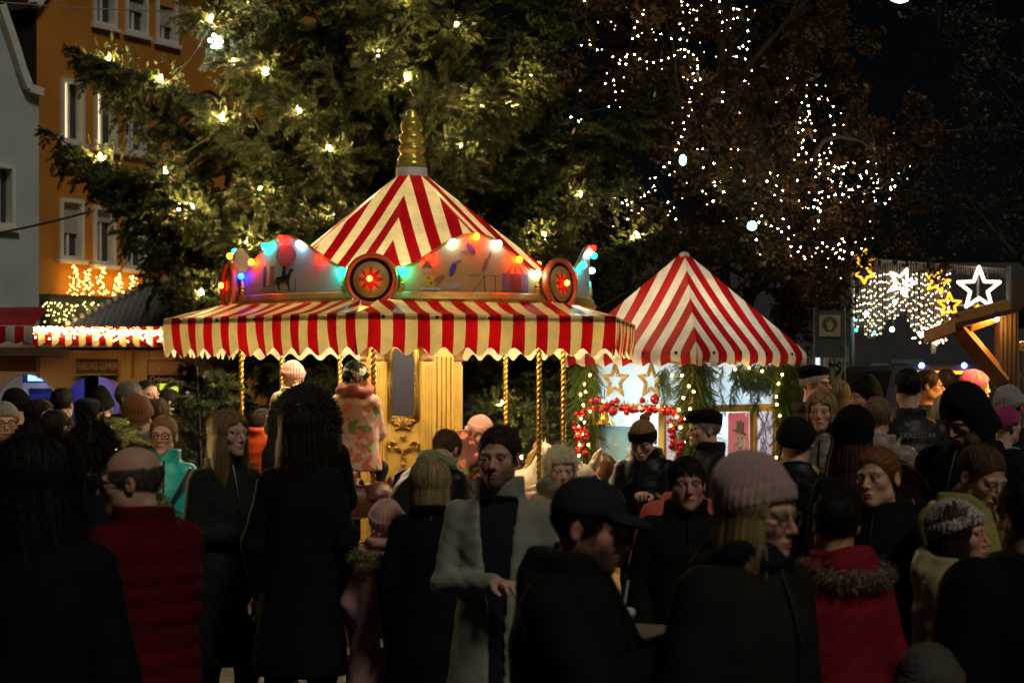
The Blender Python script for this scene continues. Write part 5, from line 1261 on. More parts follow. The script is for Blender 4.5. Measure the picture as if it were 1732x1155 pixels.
# ------------------------------------------------------------------ nearer dark stall at the far left edge
D2 = 17.0
def s2(px): return PX(px, D2)
def z2(py): return PZ(py, D2)
o2 = Vector((s2(10), D2, 0))
S2 = thing('dark_roofed_stall', 'dim brown stall with striped valance at the left edge', 'market stall', o2)
valance(S2, s2(-120) - o2.x, s2(62) - o2.x, -0.1, z2(552), z2(580), 0.08, stripes('stall2_canvas', 0.085, (0.40, 0.008, 0.012), (0.50, 0.48, 0.45), trans=0.1), 0.012)
MB().add([(s2(-120) - o2.x, -0.1, z2(551)), (s2(62) - o2.x, -0.1, z2(551)), (s2(55) - o2.x, 0.6, z2(515)), (s2(-120) - o2.x, 0.6, z2(515))], [(0, 1, 2, 3)]).build('awning_top', MATS['stall2_canvas'], S2)
MB().box((s2(0) - o2.x, -0.06, z2(596)), (s2(115) - s2(-110), 0.25, 0.07)).build('eave_board', wood('dark_eave', (0.10, 0.06, 0.03)), S2)
MB().box((s2(-30) - o2.x, 0.05, (z2(600) + z2(628)) / 2), (s2(60) - s2(-120), 0.05, z2(600) - z2(628))).build('head_board', wood('stall2_plank', (0.28, 0.16, 0.06)), S2)
for px in (-90, -40): MB().box((s2(px) - o2.x, 0.1, 1.1), (0.10, 0.10, 2.2)).build('post', MATS['dark_eave'], S2)
MB().box((s2(-30) - o2.x, 0.1, 0.95), (0.8, 0.5, 0.05)).build('counter', MATS['dark_eave'], S2)

# ------------------------------------------------------------------ wooden hut at the right edge
DH = 12.6
def hx(px): return PX(px, DH)
def hz(py): return PZ(py, DH)
oh = Vector((hx(1702), DH, 0))
HU = thing('wooden_hut', 'warmly lit wooden hut with dark post and braced eave at right edge', 'hut', oh)
M_dkw = wood('dark_hut_wood', (0.11, 0.055, 0.025), 0.6, (20, 20, 1.5), 0.4); M_orw = wood('honey_wood', (0.42, 0.20, 0.045), 0.55, (3, 3, 3), 0.25)
b = MB(); b.box((0, 0, (hz(516)) / 2), (0.125, 0.145, hz(516))); po = b.build('corner_post', M_dkw, HU)
b = MB()
for k in range(4): b.box((-0.045 + 0.03 * k, -0.076, hz(516) / 2), (0.006, 0.008, hz(520)))
b.build('post_grooves', mat('groove_dark', (0.03, 0.015, 0.008), 0.8), po)
MB().bar(Vector((hx(1602), DH - 0.25, hz(545))) - oh, Vector((hx(1700), DH - 0.05, hz(520))) - oh, 0.09, 0.10).build('eave_beam', M_orw, HU)
MB().bar(P(1568, 570, DH + 0.55) - oh, P(1622, 549, DH - 0.30) - oh, 0.05, 0.09).build('fascia_board', M_orw, HU)
MB().rollbar(Vector((hx(1612), DH - 0.1, hz(552))) - oh, Vector((hx(1694), DH - 0.05, hz(645))) - oh, 0.095, 0.095, R(38)).build('brace', M_orw, HU)
MB().rollbar(Vector((hx(1632), DH - 0.1, hz(550))) - oh, Vector((hx(1696), DH - 0.03, hz(528))) - oh, 0.075, 0.075, R(40)).build('tie', M_orw, HU)
A = Vector((hx(1596), DH - 0.35, hz(549))) - oh; Bp = Vector((hx(1694), DH - 0.35, hz(524))) - oh; B2_ = Vector((hx(1800), DH - 0.35, hz(452))) - oh
for nm_, (q0, q1) in (('roof', (A, Bp)), ('roof', (Bp, B2_))):
    rf = MB(); s0, s1 = Vector((0.32, 1.8, 0)), Vector((0.32, 1.8, 0)); t0 = Vector((0, 0, -0.035))
    rf.add([q0, q1, q1 + s1, q0 + s0, q0 + t0, q1 + t0, q1 + s1 + t0, q0 + s0 + t0], [(0, 1, 2, 3), (7, 6, 5, 4), (0, 4, 5, 1), (1, 5, 6, 2), (2, 6, 7, 3), (3, 7, 4, 0)])
    rf.build(nm_, wood('hut_roof', (0.09, 0.028, 0.015), 0.6, (2, 20, 2)), HU)
MB().box(Vector((hx(1760), DH + 0.06, hz(500))) - oh, (hx(1810) - hx(1720), 0.05, 0.20)).build('gable_board', M_dkw, HU)
# window: lit room
MB().box(Vector((hx(1768), DH + 0.02, hz(545))) - oh, (hx(1816) - hx(1722), 0.06, 0.09)).build('window_head', M_dkw, HU)
MB().box(Vector((hx(1720), DH + 0.0, 1.3)) - oh, (0.014, 0.06, 1.8)).build('window_jamb', M_orw, HU)
MB().box(Vector((hx(1768), DH + 0.0, hz(634))) - oh, (hx(1816) - hx(1732), 0.04, 0.03)).build('window_bar', M_dkw, HU)
MB().box(Vector((hx(1728) * 13.8 / 12.6 + 0.55, DH + 1.2, 1.4)) - oh, (1.05, 0.05, 2.6)).build('back_wall', M_orw, HU)
MB().box(Vector((hx(1768), DH + 0.6, hz(530))) - oh, (hx(1830) - hx(1715), 1.2, 0.04)).build('ceiling', M_orw, HU)
MB().box(Vector((hx(1768), DH - 0.05, 1.0)) - oh, (hx(1830) - hx(1722), 0.4, 0.05)).build('counter', M_dkw, HU)
MB().box(Vector((hx(1768), DH + 0.01, 0.5)) - oh, (hx(1830) - hx(1722), 0.05, 0.98)).build('front_boards', M_dkw, HU)
hl = emis('hut_lamp', (1.0, 0.60, 0.18), 100); MB().box(Vector((hx(1765), DH + 0.5, hz(543))) - oh, (0.3, 0.3, 0.04)).build('lamp', hl, HU)
MB().ball(P(1686, 540, 12.40) - oh, 0.014, 8, 5).build('eave_fill_bulb', emis('eave_fill_bulb', (1.0, 0.58, 0.15), 850), HU); MB().tube([P(1686, 537, 12.40) - oh, P(1686, 526, 12.36) - oh], 0.006, 5).build('fill_bulb_cord', M_cable, HU)  # added bulb and cord, put here to light the brace
MB().box(Vector((hx(1738), DH + 0.05, hz(680))) - oh, (0.10, 0.03, 0.12)).build('price_card', mat('red_card', (0.6, 0.05, 0.03), 0.5), HU)
MB().ball(Vector((hx(1731), DH + 0.03, hz(585))) - oh, 0.035, 10, 6).build('ornament', mat('white_ornament', (0.7, 0.7, 0.68), 0.4), HU)
# ------------------------------------------------------------------ far street decoration on the right
DL = 34.0
def lx(px): return PX(px, DL)
def lz(py): return PZ(py, DL)
oL = Vector((lx(1550), DL, 0))
LC2 = thing('street_light_curtain', 'dense hanging curtain of white lights with glowing stars over the street', 'fairy lights', oL)
MB().tube([Vector((lx(1440 + 26.5 * i), DL, lz(436 + 2.0 * i + 0.0 * i))) - oL for i in range(11)], 0.02, 5).build('carrier_cable', mat('rope_pale', (0.35, 0.28, 0.20), 0.7, bs=0), LC2)
ic = MB(); rr_ = random.Random(22)
for i in range(62):
    px = 1455 + 4.0 * i; y0 = 437 + 0.075 * (px - 1440); ic.tube([Vector((lx(px), DL, lz(y0))) - oL, Vector((lx(px + rr_.uniform(-1, 1)), DL, lz(y0 + rr_.uniform(6, 16)))) - oL], [0.012, 0.004], 4)
ic.build('icicles', MATS['rope_pale'], LC2)
M_lw = emis('curtain_led', (1.0, 0.80, 0.52), 11, False)
def leds(pts, r):
    V = []; Fq = []
    for p in pts:
        n0 = len(V)
        for d in ((1, 0, 0), (-1, 0, 0), (0, 1, 0), (0, -1, 0), (0, 0, 1), (0, 0, -1)): V.append((p[0] + d[0] * r, p[1] + d[1] * r, p[2] + d[2] * r))
        for (a, b, c) in ((0, 2, 4), (2, 1, 4), (1, 3, 4), (3, 0, 4), (2, 0, 5), (1, 2, 5), (3, 1, 5), (0, 3, 5)): Fq.append((n0 + a, n0 + b, n0 + c))
    return V, Fq
for i in range(40):
    px = 1446 + 4.1 * i + rr_.uniform(-1, 1)
    y0 = 458 + 0.03 * (px - 1440) + rr_.uniform(0, 10) + (28 if px < 1470 else 0)
    y1 = 552 + 14 * math.sin((px - 1446) * 0.055) + (rr_.uniform(-14, 14)); y1 = min(y1, 572); 
    if px > 1540: y1 = 556 + rr_.uniform(-8, 10)
    if px > 1592: y1 = 545
    strd = MB().tube([Vector((lx(px), DL, lz(y0 - 14))) - oL, Vector((lx(px), DL + 0.03, lz(y1))) - oL], 0.006, 3).build('strand', MATS['rope_pale'], LC2)
    pts = []; y = y0
    while y < y1:
        pts.append(Vector((lx(px + rr_.uniform(-1.6, 1.6)), DL - 0.02, lz(y))) - oL); y += rr_.uniform(9, 17)
    V, Fq = leds(pts, 0.0125); obj('led_row', mesh_np('led_row', V, np.array(Fq), M_lw, True), strd)['kind'] = 'stuff'
def star_pts(cx, cy, ro, ri, n=5, rot=0.0): return [(cx + (ro if k % 2 == 0 else ri) * math.sin(rot + PI * k / n), cy - (ro if k % 2 == 0 else ri) * math.cos(rot + PI * k / n)) for k in range(2 * n)]
def neon_star(cx, cy, ro, ri, rad, m, parent, rot=0.0, dD=0.0, sq=1.0):
    q = [(cx + (x - cx) * sq, y) for x, y in star_pts(cx, cy, ro, ri, 5, rot)]
    pts = [Vector((lx(x), DL - 0.08 + dD, lz(y))) - oL for x, y in q]; 
    b = MB()
    for a, c in zip(pts, pts[1:] + pts[:1]): b.tube([a, c], rad, 6)
    for a in pts: b.ball(a, rad, 6, 4)
    return b.build('neon_star', m, parent)
M_ny = emis('neon_yellow', (1.0, 0.50, 0.03), 1.8, False); M_nw = emis('neon_white', (1.0, 0.82, 0.62), 3.0, False)
neon_star(1584, 476, 21, 9, 0.024, M_ny, LC2, 0.25); neon_star(1604, 516, 20, 9, 0.024, M_ny, LC2, 0.0); neon_star(1524, 478, 24, 10, 0.026, M_nw, LC2, 0.35)
for dy in (0, 22): neon_star(1460, 440 + dy, 17, 9, 0.026, M_ny, LC2, 0.2 + 0.4 * (dy > 0), 0, 1.0)
# bright heap of lights at the lower right end
pts = [Vector((lx(1578 + rr_.gauss(0, 15)), DL - 0.1, lz(566 + rr_.gauss(0, 8)))) - oL for i in range(90)]
V, Fq = leds(pts, 0.018); obj('light_heap', mesh_np('light_heap', V, np.array(Fq), M_lw, True), LC2)['kind'] = 'stuff'
MB().box(Vector((lx(1579), DL, lz(588))) - oL, (0.08, 0.06, 0.22)).build('weight', MATS['rope_pale'], LC2)
MB().tube([Vector((lx(1441), DL, 0)) - oL, Vector((lx(1441), DL, lz(432))) - oL], 0.045, 8).build('mast', mat('mast_grey', (0.25, 0.25, 0.25), 0.5), LC2, True)
MB().tube([Vector((lx(1706), DL, 0)) - oL, Vector((lx(1706), DL, lz(450))) - oL], 0.05, 8).build('mast', MATS['mast_grey'], LC2, True)
WS_ = thing('white_star_light', 'big white outlined star light hung over the street', 'star light', oL)
neon_star(1654, 489, 37, 15.5, 0.033, M_nw, WS_, 0.0)
MB().tube([Vector((lx(1654), DL, lz(454))) - oL, Vector((lx(1654), DL, lz(525))) - oL], 0.02, 6).build('rod', MATS['mast_grey'], WS_)
MB().tube([Vector((lx(1618), DL, lz(516))) - oL, Vector((lx(1680), DL, lz(518))) - oL], 0.02, 6).build('crossbar', MATS['rope_pale'], WS_)
MB().tube([Vector((lx(1636), DL, lz(529))) - oL, Vector((lx(1650), DL, lz(524))) - oL, Vector((lx(1655), DL, lz(517))) - oL], 0.04, 6).build('tail', M_ny, WS_)
# coloured dots hanging below
CL = thing('coloured_bulb_string', 'string of teal and blue bulbs under the street light curtain', 'fairy lights', oL)
cm = {'t': emis('dot_teal', (0.05, 0.9, 0.55), 8, False), 'b': emis('dot_blue', (0.15, 0.4, 1.0), 10, False), 'w': emis('dot_ice', (0.4, 1.0, 0.9), 22, False)}
cpt = [(1442, 541, 'b', 1), (1443, 559, 't', .9), (1473, 564, 't', .9), (1503, 558, 'w', 1.4), (1460, 532, 'w', 1.3), (1508, 512, 'w', 1.3), (1525, 480, 'w', 1.3)]
for px, py, c, s_ in cpt: obj('bulb', MB().ball((0, 0, 0), 0.032, 8, 5).mesh('bulb', cm[c], True), CL, loc=Vector((lx(px), DL - 0.3, lz(py))) - oL, scale=(s_,) * 3)
MB().tube([Vector((lx(px), DL - 0.28, lz(py - 4))) - oL for px, py, c, s_ in cpt], 0.006, 4).build('wire', M_cable, CL)
# street lamp
SLp = thing('street_lamp', 'cold white street lamp hung on a span wire at the top right', 'street lamp', (PX(1523, 42), 42, 0))
zt = PZ(-2, 42)
mat('lamp_mast', (0.006, 0.006, 0.007), 0.7); MB().tube([(0, 0, zt + 0.12), (0, 0, zt + 0.9)], 0.02, 6).build('drop_rod', MATS['lamp_mast'], SLp, True); MB().tube([(-9, 0, zt + 1.5), (-4, 0, zt + 1.05), (0, 0, zt + 0.9), (4, 0, zt + 1.05), (9, 0, zt + 1.5)], 0.012, 5).build('span_wire', MATS['lamp_mast'], SLp, True)
MB().lathe([(0.0, 0.16), (0.12, 0.15), (0.24, 0.06), (0.25, 0.0)], 20, (0, 0, zt)).build('hood', MATS['lamp_mast'], SLp, True)
MB().lathe([(0.0, -0.06), (0.14, -0.06), (0.23, 0.0), (0.23, 0.02)], 20, (0, 0, zt)).build('lamp_glass', emis('lamp_cold', (0.60, 0.80, 1.0), 120), SLp, True)
# framed picture board
PB = thing('notice_board', 'dark grey board on posts with a pale framed round emblem', 'sign', (PX(1403, 24), 24, 0))
def q(px, py, d=0.0): return P(px, py, 24.0 + d) - Vector(PB.location)
c = (q(1379, 526) + q(1428, 604)) / 2; MB().box(c, (0.40, 0.04, 0.63)).build('panel', mat('board_slate', (0.045, 0.055, 0.06), 0.6), PB)
c = (q(1385, 533) + q(1420, 569)) / 2; MB().box(c + Vector((0, -0.03, 0)), (0.29, 0.02, 0.29)).build('poster', mat('poster_tan', (0.30, 0.26, 0.17), 0.6), PB)
e = MB(); e.lathe([(0.001, 0.0), (0.10, 0.0), (0.105, -0.004)], 24); eo = e.build('emblem', mat('emblem_brown', (0.07, 0.06, 0.045), 0.6), PB); eo.location = c + Vector((0, -0.045, 0.02)); eo.rotation_euler = (R(90), 0, 0)
e = MB(); e.add([(-.03, -.07, 0), (.02, -.08, 0), (.05, .0, 0), (.0, .07, 0), (-.02, .02, 0), (-.05, .05, 0)], [(0, 1, 2, 3, 4, 5)]); eo = e.build('emblem_figure', MATS['poster_tan'], PB); eo.location = c + Vector((0, -0.052, 0.02)); eo.rotation_euler = (R(90), 0, 0)
for px in (1377, 1429): MB().tube([q(px, 520), Vector((q(px, 520).x, 0, 0))], 0.012, 6).build('post', mat('post_pale', (0.3, 0.28, 0.25), 0.5), PB)
# dim van with blue lamps, pale shop front
VN = thing('parked_van', 'dim van with two blue lamps beyond the crowd at right', 'van', (PX(1595, 30), 30, 0))
def vq(px, py): return P(px, py, 30) - Vector(VN.location)
b = MB(); b.prism([(-1.0, 0.25), (1.0, 0.25), (1.0, 1.45), (0.86, 2.05), (0.78, 2.15), (-0.78, 2.15), (-0.86, 2.05), (-1.0, 1.45)], Matrix(((1, 0, 0, 0), (0, 0, 1, 0), (0, 1, 0, 0), (0, 0, 0, 1))), 4.5)
b.build('body', mat('van_paint', (0.10, 0.11, 0.13), 0.35), VN)
MB().box((0, -0.01, 1.72), (1.5, 0.02, 0.55)).build('windscreen', PANE, VN)
for s_ in (-1, 1):
    MB().ball(vq(1595 + 36 * s_, 618), 0.045, 8, 5).build('blue_lamp', emis('van_blue', (0.10, 0.25, 1.0), 30, False), VN, True); MB().lathe([(0.0, -0.12), (0.32, -0.12), (0.34, 0), (0.32, 0.12), (0.0, 0.12)], 16, (s_ * 0.85, 0.6, 0.34)).build('wheel', M_black, VN).rotation_euler = (0, 0, 0)
MB().box((0, -0.03, 2.02), (0.9, 0.03, 0.05)).build('heart_light', emis('van_amber', (1.0, 0.35, 0.03), 3, False), VN)
SH = thing('far_shop_front', 'dim pale shop front with a reddish panel at the far end of the street', 'building', (PX(1480, 44), 44, 0))
def fq(px, py): return P(px, py, 44) - Vector(SH.location)
MB().box((0, 0.3, 2.4), (12, 0.3, 4.8)).build('wall', mat('far_wall', (0.06, 0.06, 0.06), 0.8), SH)
for px, w, h, m in ((1420, 0.5, 1.6, (0.20, 0.19, 0.10)), (1470, 1.0, 0.35, (0.30, 0.07, 0.07)), (1505, 0.9, 0.5, (0.20, 0.22, 0.22)), (1400, 0.15, 1.8, (0.3, 0.3, 0.25)), (1535, 0.8, 0.7, (0.14, 0.16, 0.16))):
    MB().box(fq(px, 632 if h < 1 else 640) + Vector((0, 0.1, 0)), (w, 0.1, h)).build('display_panel', mat('panel_%d' % px, m, 0.6), SH)
MB().box(fq(1384, 622) + Vector((0, 0.08, 0)), (0.09, 0.1, 0.5)).build('lit_slot', emis('slot_white', (0.8, 0.85, 1.0), 1.2, False), SH)
# ------------------------------------------------------------------ people: implicit surfaces meshed with surface nets
def surface_nets(f, xs, ys, zs):
    """f[nx,ny,nz] < 0 inside -> verts, quads"""
    s = f < 0
    nx, ny, nz = f.shape
    cnt = np.zeros((nx - 1, ny - 1, nz - 1), np.float32); acc = np.zeros((3, nx - 1, ny - 1, nz - 1), np.float32)
    X = [xs.astype(np.float32), ys.astype(np.float32), zs.astype(np.float32)]
    quads = []
    for ax in range(3):
        sl0 = [slice(None)] * 3; sl1 = [slice(None)] * 3; sl0[ax] = slice(0, -1); sl1[ax] = slice(1, None)
        a, b = f[tuple(sl0)], f[tuple(sl1)]; ch = s[tuple(sl0)] != s[tuple(sl1)]
        t = np.where(ch, a / np.where(ch, a - b, 1), 0).astype(np.float32)
        sh = [1, 1, 1]; sh[ax] = -1
        x0 = X[ax][:-1].reshape(sh); dx = np.diff(X[ax]).reshape(sh)
        pos = [None] * 3
        for k in range(3):
            sk = [1, 1, 1]; sk[k] = -1
            pos[k] = (x0 + t * dx) if k == ax else np.broadcast_to(X[k].reshape(sk), ch.shape)
        o1, o2 = [k for k in range(3) if k != ax]
        for d1 in (0, 1):
            for d2 in (0, 1):
                src = [slice(None)] * 3; src[o1] = slice(d1, ch.shape[o1] - 1 + d1); src[o2] = slice(d2, ch.shape[o2] - 1 + d2); src = tuple(src)
                c = ch[src].astype(np.float32); cnt += c
                for k in range(3): acc[k] += c * pos[k][src]
        # quads
        inn = [slice(None)] * 3; inn[o1] = slice(1, -1); inn[o2] = slice(1, -1)
        I = np.argwhere(ch[tuple(inn)])
        if len(I):
            I = I.copy(); base = I.copy(); base[:, o1] += 1; base[:, o2] += 1
            neg = s[tuple(base.T)]
            def cell(d1, d2):
                c = base.copy(); c[:, o1] -= d1; c[:, o2] -= d2; return c[:, 0] * ((ny - 1) * (nz - 1)) + c[:, 1] * (nz - 1) + c[:, 2]
            q = np.stack([cell(1, 1), cell(0, 1), cell(0, 0), cell(1, 0)], 1)
            flip = neg if ax != 1 else ~neg
            q[~flip] = q[~flip][:, ::-1]; quads.append(q)
    m = cnt > 0; ids = np.full(m.size, -1, np.int64); ids[m.ravel()] = np.arange(m.sum())
    V = np.stack([(acc[k][m] / cnt[m]) for k in range(3)], 1)
    Q = ids[np.concatenate(quads)] if quads else np.zeros((0, 4), int)
    return V, Q
def grid(lo, hi, h):
    ax = [np.arange(l - 1.5 * h, u + 1.6 * h, h, dtype=np.float32) for l, u in zip(lo, hi)]
    return ax, np.meshgrid(*ax, indexing='ij', sparse=True)
def smin(a, b, k):
    h = np.clip(0.5 + 0.5 * (b - a) / k, 0, 1); return b + (a - b) * h - k * h * (1 - h)
def smax(a, b, k): return -smin(-a, -b, k)
def d_ell(G, c, r):
    x, y, z = (G[0] - c[0]) / r[0], (G[1] - c[1]) / r[1], (G[2] - c[2]) / r[2]
    k0 = np.sqrt(x * x + y * y + z * z); return (k0 - 1.0) * min(r)
def d_sph(G, c, r): return np.sqrt((G[0] - c[0]) ** 2 + (G[1] - c[1]) ** 2 + (G[2] - c[2]) ** 2) - r
def d_cone(G, a, b, ra, rb, quilt=0.0, pitch=0.06):
    a = np.array(a, float); b = np.array(b, float); d = b - a; L2 = max(1e-9, d.dot(d))
    px, py, pz = G[0] - a[0], G[1] - a[1], G[2] - a[2]
    t = np.clip((px * d[0] + py * d[1] + pz * d[2]) / L2, 0, 1)
    r = ra + (rb - ra) * t
    if quilt: r = r + quilt * (np.abs(np.sin(PI * t * math.sqrt(L2) / pitch)) - 0.6)
    return np.sqrt((px - d[0] * t) ** 2 + (py - d[1] * t) ** 2 + (pz - d[2] * t) ** 2) - r
# ---- heads -----------------------------------------------------------------
def head_sdf(G, sex, age):
    m = 1.0 if sex == 'm' else 0.0
    d = d_ell(G, (0, 0.014, 0.034), (0.076, 0.097, 0.087))
    jw = 0.0535 + 0.0065 * m
    d = smin(d, d_ell(G, (0, -0.028, -0.045), (jw, 0.064, 0.077)), 0.03)
    d = smin(d, d_sph(G, (0, -0.072, -0.094), 0.020 + 0.005 * m), 0.03)
    for s in (-1, 1):
        d = smin(d, d_sph(G, (s * 0.039, -0.056, -0.020), 0.0235), 0.02)
        d = smin(d, d_sph(G, (s * 0.043, -0.012, -0.066), 0.020 + 0.006 * m), 0.03)
        d = smin(d, d_ell(G, (s * 0.029, -0.0765 - 0.004 * m, 0.0215), (0.026, 0.012, 0.008)), 0.016)
        d = smax(d, -d_ell(G, (s * 0.032, -0.101, 0.003), (0.021, 0.019, 0.013)), 0.012)
        d = smin(d, d_sph(G, (s * 0.0315, -0.0755, 0.002), 0.0128), 0.003)
        d = smin(d, d_ell(G, (s * 0.0315, -0.0795, 0.0124), (0.0175, 0.0110, 0.0040)), 0.004)
        d = smin(d, d_ell(G, (s * 0.0315, -0.0775, -0.0100), (0.0165, 0.0110, 0.0040)), 0.004)
        d = smin(d, d_sph(G, (s * 0.0095, -0.098, -0.033), 0.0070), 0.007)
        e = d_ell(G, (s * 0.079, 0.014, -0.006), (0.011, 0.019, 0.031)); e = smax(e, -d_ell(G, (s * 0.090, 0.006, -0.004), (0.009, 0.011, 0.019)), 0.006)
        d = smin(d, e, 0.008)
    d = smin(d, d_cone(G, (0, -0.086, 0.012), (0, -0.111 - 0.004 * m, -0.028), 0.0068, 0.0098 + 0.0015 * m), 0.009)
    d = smin(d, d_ell(G, (0, -0.0935, -0.0585), (0.023, 0.010, 0.0052)), 0.006)
    d = smin(d, d_ell(G, (0, -0.0915, -0.0690), (0.020, 0.010, 0.0062)), 0.006)
    d = smax(d, -d_cone(G, (-0.021, -0.1005, -0.0638), (0.021, -0.1005, -0.0638), 0.0028, 0.0028), 0.003)
    d = smin(d, d_cone(G, (0, 0.022, -0.06), (0, 0.036, -0.21), 0.050 + 0.006 * m, 0.058 + 0.008 * m), 0.03)
    return d
HEADS = {}
def head_mesh(sex, fine):
    key = (sex, fine)
    if key in HEADS: return HEADS[key]
    h = 0.0042 if fine else 0.0085
    ax, G = grid((-0.10, -0.135, -0.20), (0.10, 0.125, 0.13), h)
    f = np.broadcast_to(head_sdf(G, sex, 0), [len(a) for a in ax]).astype(np.float32)
    V, Q = surface_nets(f, *ax); HEADS[key] = (V, Q); return V, Q
def head_colors(V, skin, brow, lips, beard=0.0, beardc=(0.05, 0.03, 0.02), iris=(0.06, 0.05, 0.03)):
    n = len(V); c = np.tile(np.array(skin), (n, 1)).astype(float)
    x, y, z = np.abs(V[:, 0]), V[:, 1], V[:, 2]
    front = y < -0.03
    ck = np.exp(-(((x - 0.042) / 0.022) ** 2 + ((z + 0.024) / 0.022) ** 2)) * front + np.exp(-((x / 0.014) ** 2 + ((z + 0.03) / 0.014) ** 2)) * (y < -0.098) + np.exp(-(((x - 0.08) / 0.012) ** 2 + ((z) / 0.03) ** 2)) * 0.7
    c *= 1 - 0.25 * ck[:, None] * np.array([0.0, 0.9, 0.8])
    lip = (np.exp(-((x / 0.020) ** 4 + ((z + 0.0638) / 0.0085) ** 4)) * (y < -0.085)); c = c * (1 - 0.8 * lip[:, None]) + np.array(lips) * 0.8 * lip[:, None]
    mo = np.exp(-((x / 0.020) ** 4 + ((z + 0.0638) / 0.0026) ** 2)) * (y < -0.08); c *= 1 - 0.8 * mo[:, None]
    br = np.exp(-(((x - 0.032) / 0.020) ** 4 + ((z - 0.0235 + 0.12 * (x - 0.03)) / 0.005) ** 2)) * (y < -0.05); c = c * (1 - 0.85 * br[:, None]) + np.array(brow) * 0.85 * br[:, None]
    ex = x - 0.0315; ez = z - 0.0015
    lash = (np.abs(np.hypot(ex / 1.25, ez / 0.62) - 0.0115) < 0.0022) & (y < -0.066) & (ez > -0.002); c[lash] *= 0.25
    if beard > 0:
        bm = np.clip((-0.040 - z) / 0.012, 0, 1) * np.clip((0.025 - y) / 0.02, 0, 1) * np.clip((z + 0.125) / 0.02, 0, 1)
        bm = np.maximum(bm, np.exp(-((x / 0.028) ** 4 + ((z + 0.049) / 0.007) ** 4)) * (y < -0.06)); bm = np.maximum(bm, (x > 0.058) * (y < 0.0) * (z < 0.0) * (y > -0.045) * 0.9)
        bm *= 1 - np.clip(lip * 1.4, 0, 1); c = c * (1 - beard * bm[:, None]) + np.array(beardc) * beard * bm[:, None]
    return np.clip(c, 0, 1)
def eyeballs(iris=(0.05, 0.035, 0.02), gaze=0.0):
    V, Q, Cc = [], [], []
    n, m = 14, 10
    for s in (-1, 1):
        b0 = len(V)
        for i in range(m + 1):
            a = PI * i / m
            for k in range(n):
                t = 2 * PI * k / n; d = np.array([math.sin(a) * math.cos(t), -math.cos(a), math.sin(a) * math.sin(t)])
                V.append(np.array([s * 0.0315, -0.0782, 0.0012]) + 0.0124 * d)
                Cc.append((0.004, 0.004, 0.004) if a < 0.24 else iris if a < 0.52 else (0.42, 0.39, 0.36))
        for i in range(m):
            for k in range(n): k2 = (k + 1) % n; Q.append((b0 + i * n + k, b0 + (i + 1) * n + k, b0 + (i + 1) * n + k2, b0 + i * n + k2))
    return np.array(V), np.array(Q), np.array(Cc)
EYES = eyeballs()
# ---- hands -----------------------------------------------------------------
def hand_sdf(G, curl):
    d = d_ell(G, (0, 0, -0.045), (0.041, 0.017, 0.050))
    d = smin(d, d_cone(G, (0, 0, 0.04), (0, 0, -0.01), 0.026, 0.028), 0.02)
    for i, (x, L, sp) in enumerate(((-0.031, 0.060, -0.16), (-0.0105, 0.074, -0.05), (0.0105, 0.070, 0.05), (0.030, 0.056, 0.16))):
        p = np.array([x, 0, -0.083 + abs(x) * 0.25]); a = curl * (0.55 + 0.12 * i)
        for seg, fr in enumerate((0.45, 0.32, 0.23)):
            q = p + L * fr * np.array([sp * math.cos(a), -math.sin(a), -math.cos(a)]); r0 = 0.0098 - 0.0010 * seg
            d = smin(d, d_cone(G, p, q, r0, r0 - 0.0008), 0.004 if seg else 0.006); p = q; a += curl * 0.8
    a = np.array([0.030, -0.004, -0.020]); b = np.array([0.055, -0.020, -0.052]); c = np.array([0.052, -0.034 - 0.01 * curl, -0.078])
    d = smin(d, d_cone(G, a, b, 0.015, 0.0112), 0.012); d = smin(d, d_cone(G, b, c, 0.0112, 0.0092), 0.004); return d
HANDS = {}
def hand_mesh(curl, h):
    if (curl, h) not in HANDS:
        ax, G = grid((-0.06, -0.10, -0.175), (0.075, 0.03, 0.05), h)
        HANDS[(curl, h)] = surface_nets(np.broadcast_to(hand_sdf(G, curl), [len(a) for a in ax]).astype(np.float32), *ax)
    return HANDS[(curl, h)]
# ---- cloth, skin and hair materials ----------------------------------------
def skin_mat():
    m, t, b = newmat('skin'); a = N(t, 'ShaderNodeVertexColor'); a.layer_name = 'Col'; v = coords(t); n1 = noise(t, v, 40, 4); n2 = noise(t, v, 220, 2)
    t.links.new(mixc(t, 0.25, a.outputs[0], mixc(t, 1.0, a.outputs[0], ramp(t, n1.outputs[0], [(0.3, (0.82, 0.70, 0.66)), (0.7, (1, 1, 1))]), 'MULTIPLY')), b.inputs['Base Color'])
    b.inputs['Roughness'].default_value = 0.55; b.inputs['Subsurface Weight'].default_value = 0.12; b.inputs['Subsurface Radius'].default_value = (0.012, 0.004, 0.002); b.inputs['Subsurface Scale'].default_value = 1.0; b.inputs['Specular IOR Level'].default_value = 0.25; bump(t, b, n2.outputs[0], 0.12, 0.001); return m
M_skin = skin_mat()
def hair_mat():
    m, t, b = newmat('hair'); a = N(t, 'ShaderNodeVertexColor'); a.layer_name = 'Col'; t.links.new(a.outputs[0], b.inputs['Base Color'])
    b.inputs['Roughness'].default_value = 0.58; b.inputs['Specular IOR Level'].default_value = 0.2; return m
M_hair = hair_mat()
